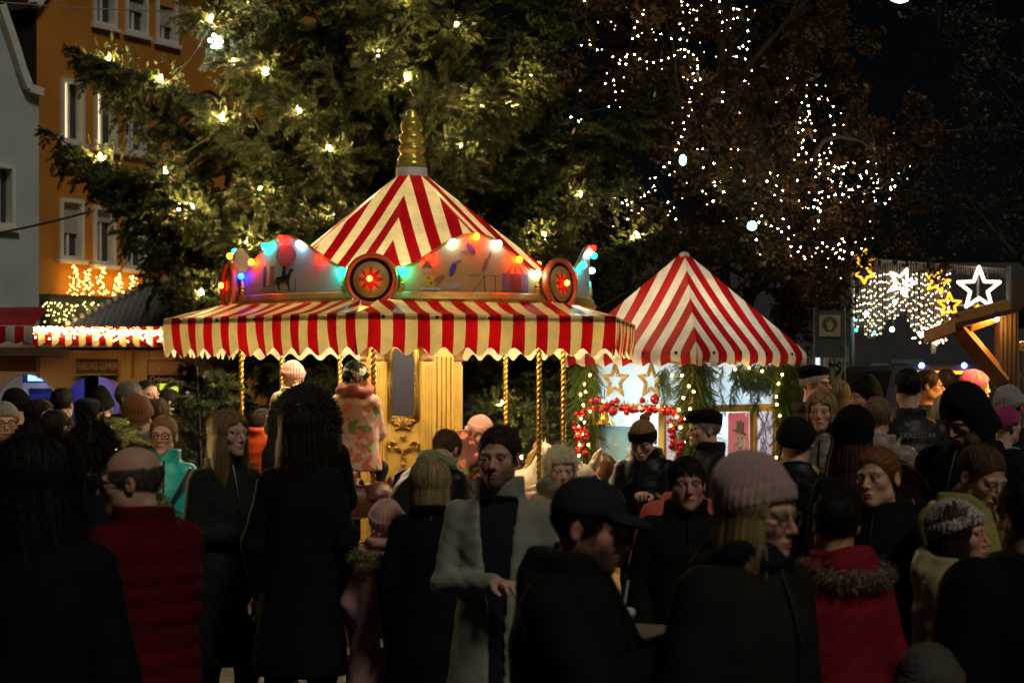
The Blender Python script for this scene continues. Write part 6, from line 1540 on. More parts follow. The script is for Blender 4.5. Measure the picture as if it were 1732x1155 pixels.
def cloth(col, kind='plain'):
    key = 'cloth_%s_%02x%02x%02x' % (kind, *[int(255 * c) for c in col])
    if key in MATS: return MATS[key]
    m, t, b = newmat(key); v = coords(t)
    n1 = noise(t, v, 5.0, 5, 0.6); n2 = noise(t, v, 14.0, 4)
    c = ramp(t, n1.outputs[0], [(0.25, sc_col(col, 0.72)), (0.75, sc_col(col, 1.22))])
    b.inputs['Roughness'].default_value = 0.85; b.inputs['Specular IOR Level'].default_value = 0.25 if sum(col) > 0.12 else 0.06; h = n2.outputs[0]; st, ds = 0.5, 0.012
    if kind == 'knit':
        wv = N(t, 'ShaderNodeTexWave'); wv.bands_direction = 'DIAGONAL'; wv.inputs['Scale'].default_value = 70; wv.inputs['Distortion'].default_value = 1.5; t.links.new(v, wv.inputs['Vector']); h = wv.outputs['Fac']; st, ds = 0.6, 0.006
        b.inputs['Sheen Weight'].default_value = 0.25 if sum(col) > 0.3 else 0.0
    elif kind == 'wool':
        n3 = noise(t, v, 240, 2); h = n3.outputs[0]; st, ds = 0.5, 0.004; b.inputs['Sheen Weight'].default_value = 0.2 if sum(col) > 0.3 else 0.0
    elif kind == 'shell': b.inputs['Roughness'].default_value = 0.45; b.inputs['Specular IOR Level'].default_value = 0.4 if sum(col) > 0.12 else 0.2
    elif kind == 'floral':
        vo = N(t, 'ShaderNodeTexVoronoi'); vo.inputs['Scale'].default_value = 15; vo.inputs['Randomness'].default_value = 1.0
        nn = noise(t, v, 9, 3); mxv = mixc(t, 0.12, v, nn.outputs['Color']); t.links.new(mxv, vo.inputs['Vector'])
        sp = N(t, 'ShaderNodeSeparateColor'); t.links.new(vo.outputs['Color'], sp.inputs[0])
        spot = ramp(t, sp.outputs[0], [(0.0, (0.62, 0.16, 0.10)), (0.48, (0.62, 0.16, 0.10)), (0.49, (0.17, 0.19, 0.04)), (0.84, (0.17, 0.19, 0.04)), (0.85, col)])
        spot.node.color_ramp.interpolation = 'CONSTANT'
        msk = ramp(t, vo.outputs['Distance'], [(0.46, (1, 1, 1)), (0.52, (0, 0, 0))]); c = mixc(t, msk, c, spot); b.inputs['Sheen Weight'].default_value = 0.4
    elif kind == 'camo':
        n3 = noise(t, v, 16, 2); c = ramp(t, n3.outputs[0], [(0.0, col), (0.55, col), (0.58, (0.45, 0.42, 0.36)), (1.0, (0.5, 0.46, 0.4))])
    elif kind == 'melange':
        n3 = noise(t, v, 130, 2); c = ramp(t, n3.outputs[0], [(0.40, col), (0.52, (0.5, 0.45, 0.42))])
    t.links.new(c, b.inputs['Base Color']); bump(t, b, h, st, ds); MATS[key] = m; return m
def ribbons(P0, D0, L, nseg, width, rs, center, wob=0.25, grav=0.0, push=None, curl=0.0, spread=1.0):
    """P0,D0 (n,3); strands grown step by step; returns verts, quads, strand index per vertex"""
    n = len(P0); pts = [P0]; d = D0 / np.linalg.norm(D0, axis=1, keepdims=True); p = P0.copy(); st = (L / nseg)[:, None]
    ph = rs.uniform(0, 6.28, n)
    for i in range(nseg):
        g = np.array([0, 0, -1.0]) * grav
        d = d + g + rs.normal(0, wob, (n, 3)) * 0.5
        if curl: d = d + curl * np.stack([np.cos(ph + i * 1.9), np.sin(ph + i * 1.9), 0.6 * np.sin(ph * 2 + i * 1.3)], 1)
        d /= np.linalg.norm(d, axis=1, keepdims=True); p = p + d * st
        if push is not None: p = push(p)
        pts.append(p.copy())
    Pp = np.stack(pts, 1)                              # n, nseg+1, 3
    T = np.gradient(Pp, axis=1); Nn = Pp - np.array(center); S = np.cross(T, Nn); S /= np.maximum(1e-6, np.linalg.norm(S, axis=2, keepdims=True))
    S = S + rs.normal(0, 0.35, (n, 1, 3)); S /= np.linalg.norm(S, axis=2, keepdims=True)
    wv = width * rs.uniform(0.6, 1.3, (n, 1, 1)) * np.linspace(1, 0.35, nseg + 1)[None, :, None]
    V = np.stack([Pp - S * wv / 2, Pp + S * wv / 2], 2).reshape(-1, 3); m = nseg + 1
    a = (np.arange(n)[:, None] * m + np.arange(nseg)[None]) * 2; Q = np.stack([a, a + 1, a + 3, a + 2], -1).reshape(-1, 4)
    return V, Q, np.repeat(np.arange(n), m * 2)
EC, ER = np.array([0, 0.014, 0.034]), np.array([0.079, 0.100, 0.090])
def head_push(off, face=True, hug=False, zlow=-0.02, flare=0.0):
    def f(p):
        for (c, r) in ((EC, ER + off), (np.array([0, 0.02, -0.09]), np.array([0.062, 0.066, 0.10]) + off * 0.6)):
            q = (p - c) / r; k = np.linalg.norm(q, axis=1, keepdims=True); m = k < 1
            if hug and c is EC: m = m | (p[:, 2:3] > zlow)
            p = np.where(m, c + q / np.maximum(k, 1e-4) * r, p)
        if hug:       # below the ears: fall straight, close to the neck
            low = p[:, 2] < zlow; cx = np.array([0, 0.012]); d = p[:, :2] - cx; o_ = (off[:, 0] if np.ndim(off) else off); wx = 0.076 + o_ + flare * np.clip(zlow - p[:, 2], 0, 0.2)
            k = np.hypot(d[:, 0] / wx, d[:, 1] / (wx * 1.22)); m = low & (k > 1); p = p.copy(); p[m, :2] = cx + d[m] / k[m][:, None]
        if face:
            m = (p[:, 1] < -0.030) & (np.abs(p[:, 0]) < 0.066) & (p[:, 2] < 0.058); p = p.copy(); p[m, 0] = np.where(p[m, 0] >= 0, 0.068, -0.068); p[m, 1] = np.maximum(p[m, 1], -0.055)
        return p
    return f
def hair(style, color, rs, n=900, width=0.006, zsh=-0.26, part=0.0, fly=True):
    """returns V,Q,col in head space"""
    u = rs.normal(0, 1, (n * 3, 3)); u /= np.linalg.norm(u, axis=1, keepdims=True); p = EC + u * ER
    line = 0.8 * p[:, 1] + 0.6 * p[:, 2] > -0.030 + 0.012 * np.abs(p[:, 0]) / 0.08
    if style == 'receding': line = 0.8 * p[:, 1] + 0.6 * p[:, 2] > 0.0
    if style == 'fringe_bald': line = (p[:, 2] < 0.05) & (0.8 * p[:, 1] + 0.6 * p[:, 2] > -0.022)
    k = line & (p[:, 2] > -0.085); p = p[k][:n]; u = u[k][:n]; n = len(p)
    crown = np.array([0, 0.045, 0.12]); t = p - crown; t -= u * np.sum(t * u, 1, keepdims=True); t /= np.maximum(1e-4, np.linalg.norm(t, axis=1, keepdims=True))
    if style in ('short', 'receding', 'fringe_bald', 'crop'):
        L = rs.uniform(0.016, 0.030, n) * (1.15 if style == 'short' else 0.7) * (0.5 + 0.9 * np.clip((p[:, 2] + 0.05) / 0.15, 0, 1))
        V, Q, si = ribbons(p - u * 0.003, t * 1.0 + u * 0.10, L, 4, width, rs, EC, 0.16, 0.03, head_push(rs.uniform(0.002, 0.009, n)[:, None], False, True, -0.2))
    elif style == 'quiff':
        L = rs.uniform(0.014, 0.026, n) * (0.35 + 1.1 * np.clip((p[:, 2]) / 0.10, 0, 1)); d = u * 0.12 + np.array([0.35, 0.45, 0.10]) * 0.8
        V, Q, si = ribbons(p - u * 0.003, d, L, 4, width, rs, EC, 0.14, 0.0, head_push(0.004, False))
    elif style in ('curly', 'wavy'):
        L = rs.uniform(0.05, 0.085, n) * (1.0 if style == 'curly' else 1.2); V, Q, si = ribbons(p - u * 0.002, u * 0.9 + t * 0.5, L, 7, width, rs, EC, 0.30, 0.14, head_push(0.006), curl=0.85 if style == 'curly' else 0.5)
    elif style in ('bob', 'long', 'frizzy', 'verylong', 'longback'):
        sgn = np.where(p[:, 0] - part >= 0, 1.0, -1.0); top = np.clip((p[:, 2] - 0.02) / 0.09, 0, 1)[:, None]
        top = top * np.clip((0.05 - p[:, 1:2]) / 0.05, 0, 1); d = t * (1 - top) + np.stack([sgn, np.full(n, 0.15 if style != 'longback' else 1.0), np.full(n, 0.1)], 1) * top + u * 0.15
        zt = {'bob': -0.15, 'long': -0.26, 'frizzy': -0.24, 'verylong': -0.52, 'longback': -0.34}[style]
        L = (p[:, 2] - zt + 0.05 * top[:, 0]) * rs.uniform(0.82, 1.05, n); L = np.maximum(L, 0.04)
        off = rs.uniform(0.003, 0.020 if style != 'longback' else 0.034, n)[:, None] if style != 'frizzy' else rs.uniform(0.006, 0.055, n)[:, None]
        V, Q, si = ribbons(p, d, L, 14, width, rs, EC, 0.03 if style != 'frizzy' else 0.25, 0.42, head_push(off, True, True, -0.02, {'frizzy': 0.45, 'longback': 0.40, 'bob': 0.20}.get(style, 0.28)), curl=0.02 if style != 'frizzy' else 0.30)
    elif style in ('bun', 'tied', 'ponytail'):
        tgt = np.array([0, 0.095, 0.05 if style != 'bun' else 0.10]); d = tgt - p; L = np.linalg.norm(d, axis=1) * 1.12
        hp_ = head_push(rs.uniform(0.002, 0.007, n)[:, None], False, True, -0.2); V, Q, si = ribbons(p, d + u * 0.05, L, 9, width, rs, EC, 0.03, 0.0, lambda q: hp_(q + 0.06 * (tgt - q)))
        if style == 'bun':
            m = n // 3; w = rs.normal(0, 1, (m, 3)); w /= np.linalg.norm(w, axis=1, keepdims=True); c = np.array([0, 0.10, 0.105]); V2, Q2, s2 = ribbons(c + w * 0.026, np.cross(w, rs.normal(0, 1, (m, 3))), np.full(m, 0.07), 6, width, rs, c, 0.15, 0, lambda q: c + (q - c) / np.linalg.norm(q - c, axis=1, keepdims=True) * 0.034)
        else:
            m = n // 2; c = tgt + np.array([0, 0.01, 0]); V2, Q2, s2 = ribbons(c + rs.normal(0, 0.014, (m, 3)), np.array([0, 0.8, 0.15]) + rs.normal(0, 0.16, (m, 3)), rs.uniform(0.14, 0.24, m), 9, width, rs, c + np.array([0, -0.1, 0]), 0.08, 0.22, head_push(0.01, False), curl=0.12)
        Q = np.concatenate([Q, Q2 + len(V)]); V = np.concatenate([V, V2]); si = np.concatenate([si, s2 + n])
    if fly and style not in ('fringe_bald', 'crop'):      # loose hairs
        m = min(n, max(30, n // 14)); V2, Q2, s2 = ribbons(p[:m], t[:m] * 0.7 + u[:m] * 0.45 + rs.normal(0, 0.3, (m, 3)), rs.uniform(0.03, 0.075, m), 6, width * 0.35, rs, EC, 0.22, 0.10, head_push(0.006, False))
        Q = np.concatenate([Q, Q2 + len(V)]); V = np.concatenate([V, V2]); si = np.concatenate([si, s2 + si.max() + 1])
    ns = si.max() + 1; tone = rs.uniform(0.72, 1.22, ns)
    col = np.array(color)[None] * tone[si][:, None] * np.array([1, 1, 1]); col = np.clip(col, 0, 1)
    # solid cap under the strands
    ax, G = grid((-0.10, -0.11, -0.10), (0.10, 0.135, 0.14), 0.010)
    thick = {'curly': 0.020, 'wavy': 0.014, 'frizzy': 0.018, 'bob': 0.004, 'long': 0.004, 'verylong': 0.004, 'longback': 0.004}.get(style, 0.003)
    f = d_ell(G, tuple(EC), tuple(ER + thick))
    if style in ('curly', 'frizzy', 'wavy'): f = f + 0.007 * np.sin(95 * G[0] + 3 * np.sin(60 * G[2])) * np.sin(88 * G[1] + 2) * np.sin(92 * G[2])
    lim = {'receding': 0.004, 'fringe_bald': -0.018}.get(style, -0.024)
    f = smax(f, -(0.8 * G[1] + 0.6 * G[2] - lim), 0.01)
    if style == 'fringe_bald': f = smax(f, G[2] - 0.045, 0.01)
    f = smax(f, -(G[2] + 0.085), 0.01)
    f = np.broadcast_to(f, [len(a) for a in ax]).astype(np.float32); V3, Q3 = surface_nets(f, *ax)
    c3 = np.tile(np.array(color) * 0.7, (len(V3), 1)); b0 = len(V); V = np.concatenate([V, V3]); Q = np.concatenate([Q, Q3 + b0]); col = np.concatenate([col, c3])
    return V, Q, col
def fur(path, color, rs, n, L, width=0.004, jit=0.02):
    path = np.array(path); i = rs.integers(0, len(path) - 1, n); t = rs.uniform(0, 1, (n, 1)); p = path[i] * (1 - t) + path[i + 1] * t + rs.normal(0, jit * 0.5, (n, 3)); d = rs.normal(0, 1, (n, 3))
    V, Q, si = ribbons(p, d, rs.uniform(0.5, 1.1, n) * L, 4, width, rs, p.mean(0), 0.3, 0.05); tone = rs.uniform(0.5, 1.4, si.max() + 1); return V, Q, np.clip(np.array(color)[None] * tone[si][:, None], 0, 1)
# ---- hats (head space) -------------------------------------------------------
def hat_mesh(kind, h=0.007, rs=None):
    ax, G = grid((-0.13, -0.20, -0.12), (0.13, 0.16, 0.22), h); x, y, z = G; th = np.arctan2(x, -(y - 0.014))
    parts = []
    if kind in ('beanie', 'slouch', 'pointed', 'bobble'):
        c = (0, 0.020, 0.036); top = {'beanie': 0.016, 'slouch': 0.045, 'pointed': 0.035, 'bobble': 0.024}[kind]
        r = (0.079 + 0.013, 0.100 + 0.013, 0.090 + top); rib = 0.0026 * np.sin(30 * th) + 0.004 * np.sin(22 * x + 31 * z) * np.sin(19 * y - 24 * z)
        d = d_ell(G, c, r) - rib
        if kind == 'slouch': d = smin(d, d_ell(G, (0, 0.065, 0.085), (0.082, 0.075, 0.062)), 0.04)
        if kind == 'pointed': d = smin(d, d_sph(G, (0, 0.03, 0.145), 0.028), 0.05)
        pl = -(z - 0.030 + 0.38 * (y + 0.02)); d = smax(d, pl * 0.93, 0.006)
        band = smax(d_ell(G, c, (r[0] + 0.007, r[1] + 0.007, r[2] + 0.005)) - rib, np.abs(z - 0.052 + 0.38 * (y + 0.02)) * 0.93 - 0.026, 0.008)
        d = smin(d, band, 0.004)
        if kind == 'bobble': d = smin(d, d_sph(G, (0, 0.03, 0.165), 0.036) - 0.004 * np.sin(150 * x) * np.sin(150 * y) * np.sin(150 * z), 0.006)
    elif kind == 'headband':
        d = smax(d_ell(G, (0, 0.014, 0.03), (0.092, 0.113, 0.12)), np.abs(z - 0.032 + 0.30 * y) - 0.033, 0.01); d = smax(d, -d_ell(G, (0, 0.014, 0.03), (0.074, 0.094, 0.15)), 0.004)
    elif kind == 'flatcap':
        d = d_ell(G, (0, -0.006, 0.092), (0.095, 0.128, 0.048)); d = smin(d, smax(d_ell(G, (0, 0.016, 0.05), (0.088, 0.110, 0.09)), -(z - 0.045 + 0.15 * y), 0.006), 0.02)
        d = smin(d, d_ell(G, (0, -0.115, 0.058 ), (0.066, 0.042, 0.010)), 0.012)
    elif kind == 'cap':
        d = smax(d_ell(G, (0, 0.012, 0.045), (0.089, 0.110, 0.098)), -(z - 0.042 + 0.12 * y), 0.006)
        d = smin(d, smax(d_ell(G, (0, -0.108, 0.045), (0.072, 0.066, 0.015)), y + 0.06, 0.006), 0.008); d = smin(d, d_sph(G, (0, 0.012, 0.145), 0.008), 0.004)
    elif kind == 'beret':
        d = d_ell(G, (0.012, 0.022, 0.098), (0.112, 0.122, 0.040)); d = smin(d, smax(d_ell(G, (0, 0.016, 0.05), (0.087, 0.108, 0.085)), -(z - 0.05 + 0.22 * y), 0.006), 0.02)
    elif kind == 'hood':
        d = d_ell(G, (0, 0.03, 0.030), (0.112, 0.128, 0.130)); d = smin(d, d_ell(G, (0, 0.05, -0.10), (0.125, 0.12, 0.11)), 0.06)
        d = smax(d, -smin(d_ell(G, (0, -0.09, -0.005), (0.085, 0.12, 0.108)), d_ell(G, (0, -0.07, -0.13), (0.09, 0.12, 0.08)), 0.04), 0.015); d = smax(d, z * 0 - z - 0.11, 0.01)
        d = d + 0.004 * np.sin(23 * x + 11 * z) * np.sin(17 * y - 9 * z)
    elif kind == 'furhood':
        d = d_ell(G, (0, 0.03, 0.030), (0.118, 0.130, 0.128)); d = smin(d, d_ell(G, (0, 0.05, -0.08), (0.13, 0.12, 0.10)), 0.06); d = smax(d, -d_ell(G, (0, -0.10, 0.0), (0.085, 0.12, 0.105)), 0.015)
    f = np.broadcast_to(d, [len(a) for a in ax]).astype(np.float32)
    return surface_nets(f, *ax)
# ---- whole person --------------------------------------------------------------
ARMS = {   # elbow and wrist relative to the shoulder joint, for the +x arm (mirrored for the other)
    'centre': ((0.055, -0.03, -0.28), (-0.165, -0.215, -0.26)), 'down': ((0.075, 0.02, -0.29), (0.055, -0.06, -0.53)), 'front': ((0.06, -0.02, -0.28), (-0.10, -0.22, -0.33)), 'belly': ((0.07, 0.0, -0.28), (-0.13, -0.20, -0.27)),
    'phone': ((0.04, -0.06, -0.27), (-0.07, -0.27, -0.16)), 'face': ((0.05, -0.12, -0.24), (-0.09, -0.22, -0.02)), 'pocket': ((0.09, 0.05, -0.28), (0.0, -0.07, -0.46)), 'reach': ((0.03, -0.20, -0.20), (0.0, -0.42, -0.22)),
    'hold': ((0.03, -0.12, -0.25), (-0.02, -0.32, -0.16)), 'cross': ((0.06, -0.05, -0.27), (-0.20, -0.17, -0.22))}
def make_person(label, px, ytop, D, yaw, coat, coatkind='plain', hairstyle='short', haircol=(0.05, 0.03, 0.02), sex='m', hat=None, hatcol=(0.02, 0.02, 0.02), hatkind='knit', skin=(0.60, 0.38, 0.27), look=0.0, nod=0.0, tilt=0.0, arms=('down', 'down'), hem=0.46, puff=0.0, quilt=0.0,
                lean=0.0, width=1.0, trousers=(0.02, 0.02, 0.025), child=False, glasses=None, scarf=None, collar=0.03, hoodback=False, furtrim=None, beard=0.0, beardc=(0.04, 0.025, 0.018), lips=None, fine=False, open_front=None, group=None, z0=0.0, ride=False, extra=None, height=None, hs=None, nhair=None, hoodcol=None, gloves=None, shoe=(0.02, 0.018, 0.015), seed=None):
    seed = seed if seed is not None else int(px * 7 + ytop * 3); rs = np.random.default_rng(seed)
    x, y = PX(px, D), D
    ztop = PZ(ytop, D)
    if hs is None: hs = 0.90 if child else 1.0
    hat_add = {'beanie': 0.020, 'slouch': 0.03, 'pointed': 0.045, 'bobble': 0.07, 'headband': 0.01, 'flatcap': 0.014, 'cap': 0.018, 'beret': 0.012, 'hood': 0.032, 'furhood': 0.045}.get(hat, 0.012 + (0.025 if hairstyle in ('curly', 'frizzy', 'wavy') else 0.0) + (0.012 if hairstyle in ('bun',) else 0)) * hs
    h = (ztop - z0) - hat_add + (0.02 if abs(nod) > 15 else 0)
    if lean: hh = height or 1.70
    else: hh = h
    k = hh / 1.72
    if child: k *= 1.0
    root = thing('person', label, 'child' if child else 'person', (x, y, z0), R(yaw), group)
    # upper body frame (bent at the hip)
    hip = 0.53 * hh
    Mu = Matrix.Translation((0, 0, hip)) @ Matrix.Rotation(R(lean), 4, 'X') @ Matrix.Translation((0, 0, -hip))
    Mu_np = np.array(Mu)
    def up(V): return V @ Mu_np[:3, :3].T + Mu_np[:3, 3]
    sw = (0.190 if sex == 'm' else 0.168) * k * width * (0.95 if child else 1); zs = 0.800 * hh
    hc = np.array([0, -0.012 - 0.01 * (not child), hh - 0.123 * hs])
    # --- head pose
    piv = np.array([0, 0.03, -0.10]) * hs
    Rh = np.array(Euler((R(nod), R(tilt), R(look)), 'XYZ').to_matrix())
    def hd(V): return up(((V * hs) - piv) @ Rh.T + piv + hc)
    far = not fine
    Vh, Qh = head_mesh(sex, fine)
    Ch = head_colors(Vh, skin, tuple(0.6 * c for c in haircol) if sum(haircol) > 0.6 else haircol, lips or (skin[0] * 0.75, skin[1] * 0.42, skin[2] * 0.42), beard, beardc)
    V = [hd(Vh), hd(EYES[0])]; Q = [Qh, EYES[1] + len(Vh)]; Cc = [Ch, EYES[2]]; nb = len(Vh) + len(EYES[0])
    # --- limbs of the body under the clothes, and hands
    sh = {s: np.array([s * (sw - 0.020), 0.012, zs - 0.012]) for s in (-1, 1)}
    el, wr = {}, {}
    for s, a in zip((-1, 1), arms):
        e, w_ = ARMS[a]; e = np.array(e) * k; w_ = np.array(w_) * k
        el[s] = sh[s] + e * np.array([s, 1, 1]); wr[s] = sh[s] + w_ * np.array([s, 1, 1])
    legs = {}
    for s in (-1, 1):
        if ride: legs[s] = (np.array([s * 0.08 * k, 0, hip - 0.02]), np.array([s * 0.17 * k, -0.20 * k, hip - 0.12 * k]), np.array([s * 0.17 * k, -0.12 * k, hip - 0.42 * k]))
        else:
            st_ = rs.uniform(-0.04, 0.04); legs[s] = (np.array([s * 0.092 * k, 0.0, 0.50 * hh]), np.array([s * 0.10 * k, -0.02 + st_, 0.28 * hh]), np.array([s * 0.10 * k, 0.02 + st_, 0.065 * hh]))
    hbl = 0.034
    def body_sdf(G):
        d = d_cone(G, (0, 0.03, hip), (0, 0.03, 0.75 * hh), 0.085 * k, 0.080 * k); d = smin(d, d_cone(G, (0, 0.03, 0.75 * hh), (0, 0.03, 0.88 * hh), 0.06 * k, 0.045), 0.04)
        for s in (-1, 1): d = smin(d, d_cone(G, sh[s], el[s], 0.050 * k, 0.040 * k), 0.03); d = smin(d, d_cone(G, el[s], wr[s], 0.038 * k, 0.030 * k), 0.02); d = smin(d, d_cone(G, legs[s][0], legs[s][1], 0.07 * k, 0.05 * k), 0.03); d = smin(d, d_cone(G, legs[s][1], legs[s][2], 0.045 * k, 0.035 * k), 0.02)
        return d
    allp = np.array([q for s in (-1, 1) for q in (sh[s], el[s], wr[s], *legs[s])]); lo = np.minimum(allp.min(0), (-0.15, -0.12, 0.05)) - 0.06; hi = np.maximum(allp.max(0), (0.15, 0.14, 0.88 * hh)) + 0.06
    ax, G = grid(lo, hi, hbl); Vb, Qb = surface_nets(np.broadcast_to(body_sdf(G), [len(a) for a in ax]).astype(np.float32), *ax)
    if lean: m_ = Vb[:, 2] > hip; Vb[m_] = up(Vb[m_])
    V.append(Vb); Q.append(Qb + nb); Cc.append(np.tile(skin, (len(Vb), 1))); nb += len(Vb)
    for s in (-1, 1):
        Vn, Qn = hand_mesh(1.0 if arms[0 if s < 0 else 1] in ('hold', 'phone', 'cross', 'face', 'reach') else 0.55, 0.0050 if fine else 0.008)
        Vn = Vn * np.array([-s if s < 0 else -s, 1, 1]) * (k if not child else 0.85 * max(k, 0.7)); 
        d = Vector(wr[s] - el[s]).normalized(); q = d.to_track_quat('-Z', 'Y').to_matrix()
        Vn = Vn @ np.array(q).T + wr[s] + np.array(d) * 0.012; Qn2 = Qn if s > 0 else Qn[:, ::-1]
        V.append(up(Vn)); Q.append(Qn2 + nb); Cc.append(np.tile(skin if gloves is None else gloves, (len(Vn), 1))); nb += len(Vn)
    obj('body', mesh_np('body', np.concatenate(V), np.concatenate(Q), M_skin, True, col=np.concatenate(Cc)), root)
    # --- coat
    hres = 0.0125 if fine else 0.019
    zh = hem * hh
    zz_ = np.array([0.0, 0.30, 0.46, 0.60, 0.73, 0.795, 0.825, 0.845, 0.90]) * hh
    aa = np.array([0.25, 0.235, 0.202, 0.176, 0.188, 0.168, 0.128, 0.082, 0.070]) * k * width; bb = np.array([0.20, 0.185, 0.158, 0.140, 0.142, 0.112, 0.088, 0.074, 0.070]) * k * (0.5 + 0.5 * width)
    if sex == 'f': aa[3] *= 0.94; aa[4:6] *= 0.93
    fp = rs.uniform(0, 6.28, 8)
    def coat_sdf(G, off=0.0, carve=False, torso_only=False):
        X, Y, Z = G; a = np.interp(Z, zz_, aa) + puff + off; b_ = np.interp(Z, zz_, bb) + puff + off
        if quilt: q_ = quilt * (np.abs(np.sin(PI * Z / 0.075)) - 0.6); a = a + q_; b_ = b_ + q_
        d = (np.sqrt((X / a) ** 2 + ((Y - 0.012) / b_) ** 2) - 1) * np.minimum(a, b_)
        d = smax(d, zh - Z, 0.015); d = smax(d, Z - (0.845 * hh + collar), 0.012)
        if carve:
            wd = 0.030 + 0.050 * np.clip((Z - 0.55 * hh) / (0.28 * hh), 0, 1); wedge = np.maximum(np.abs(X) - wd, Y + 0.03); d = smax(d, -np.maximum(wedge, -(d + 0.030)), 0.006)
        for s in (() if torso_only else (-1, 1)):
            r0 = 0.060 * k * (0.6 + 0.4 * width) + puff + off; d = smin(d, d_cone(G, sh[s], el[s], r0, r0 * 0.90, quilt, 0.07), 0.028)
            d = smin(d, d_cone(G, el[s], wr[s], r0 * 0.90, r0 * 0.74, quilt, 0.07), 0.022)
        if collar > 0.015 and not torso_only: d = smin(d, np.maximum((np.sqrt(((X) / 0.092) ** 2 + ((Y - 0.022) / 0.092) ** 2) - 1) * 0.092 * 1.0 - 0.012 - off, np.abs(Z - 0.842 * hh - collar * 0.5) - collar * 0.75), 0.02)
        if hoodback: d = smin(d, d_ell(G, (0, 0.105, 0.825 * hh), (0.115, 0.060, 0.095)), 0.03)
        w1 = np.sin(17 * X + 11 * Z + fp[0]) * 1.6; d = d + 0.0020 * np.sin(34 * X + 15 * Z + fp[0]) * np.sin(27 * Y - 19 * Z + fp[1]) + 0.0042 * np.abs(np.sin(36 * Z + 21 * X + w1 + fp[2])) * (0.5 + 0.5 * np.sin(9 * X + 7 * Z + 5 * Y + fp[3])) + 0.0030 * np.abs(np.sin(48 * Z - 33 * X - w1 + fp[4])) * (0.5 + 0.5 * np.sin(8 * Z - 11 * X + fp[5]))
        return d
    ap_ = np.array([q for s in (-1, 1) for q in (sh[s], el[s], wr[s])]); mx = 0.26 * k * width + puff
    lo = np.minimum(ap_.min(0) - 0.10 - puff, (-mx, -0.22 * k - puff, zh)); hi = np.maximum(ap_.max(0) + 0.10 + puff, (mx, 0.24 * k + puff, 0.845 * hh + collar + 0.03))
    ax, G = grid(lo, hi, hres); f = coat_sdf(G, 0.0, open_front is not None)
    f = np.broadcast_to(f, [len(a) for a in ax]).astype(np.float32); Vc, Qc = surface_nets(f, *ax)
    co = obj('coat', mesh_np('coat', up(Vc), Qc, cloth(coat, coatkind), True), root)
    if open_front is not None:
        X, Y, Z = G; fi = np.maximum(coat_sdf(G, -0.022, False, True), np.maximum(np.abs(X) - 0.14, Y - 0.0)); fi = np.broadcast_to(fi, [len(a) for a in ax]).astype(np.float32); Vi, Qi = surface_nets(fi, *ax); obj('sweater', mesh_np('sweater', up(Vi), Qi, cloth(open_front, 'wool'), True), root)
    else:     # zip
        zp = np.linspace(max(zh + 0.03, 0.3 * hh), 0.84 * hh, 18); b_ = np.interp(zp, zz_, bb) + puff; zipm = MB(); 
        zipm.tube([tuple(up(np.array([[0.0, 0.012 - q_ - 0.004, z_]]))[0]) for q_, z_ in zip(b_, zp)], 0.006, 5); zipm.build('zip', mat('zip_dark', (0.02, 0.02, 0.022), 0.4, 0.3, 0.2, bs=0), co)
    # --- trousers and shoes
    def leg_sdf(G):
        d = None
        for s in (-1, 1):
            q = smin(d_cone(G, legs[s][0], legs[s][1], 0.088 * k, 0.070 * k), d_cone(G, legs[s][1], legs[s][2], 0.070 * k, 0.058 * k), 0.03); d = q if d is None else smin(d, q, 0.02)
        return smin(d, d_ell(G, (0, 0.01, 0.52 * hh), (0.140 * k, 0.105 * k, 0.09 * k)), 0.05) + 0.005 * np.sin(40 * G[2] + 9 * G[0])
    lp = np.array([q for s in (-1, 1) for q in legs[s]]); ax, G = grid(lp.min(0) - 0.12, np.maximum(lp.max(0) + 0.12, (0.2, 0.15, 0.56 * hh)), 0.026); Vl, Ql = surface_nets(np.broadcast_to(leg_sdf(G), [len(a) for a in ax]).astype(np.float32), *ax)
    obj('trousers', mesh_np('trousers', Vl, Ql, cloth(trousers, 'plain'), True), root)
    for s in (-1, 1):
        a_ = legs[s][2]; ax, G = grid((-0.06, -0.22, -0.02), (0.06, 0.11, 0.12), 0.018); q = smin(d_cone(G, (0, 0.03, 0.05), (0, -0.12, 0.032), 0.05, 0.042), d_cone(G, (0, 0.02, 0.05), (0, 0.02, 0.11), 0.048, 0.046), 0.02); q = smax(q, -G[2], 0.004)
        if 'shoe_me' not in HANDS: HANDS['shoe_me'] = {}
        key = tuple(shoe)
        if key not in HANDS['shoe_me']: Vs, Qs = surface_nets(np.broadcast_to(q, [len(b) for b in ax]).astype(np.float32), *ax); HANDS['shoe_me'][key] = mesh_np('shoe', Vs, Qs, cloth(shoe, 'shell'), True)
        obj('shoe', HANDS['shoe_me'][key], root, loc=(a_[0], a_[1] - 0.01, max(0.0, a_[2] - 0.115 * k) if ride else 0.0), scale=(k * 1.02,) * 3)
    # --- hair, hats and small things
    nh = nhair or (2400 if fine else 900)
    if hairstyle: Vx, Qx, Cx = hair(hairstyle, haircol, rs, nh, 0.0034 if fine else 0.006, fly=hat is None); obj('hair', mesh_np('hair', hd(Vx), Qx, M_hair, False, col=Cx), root)
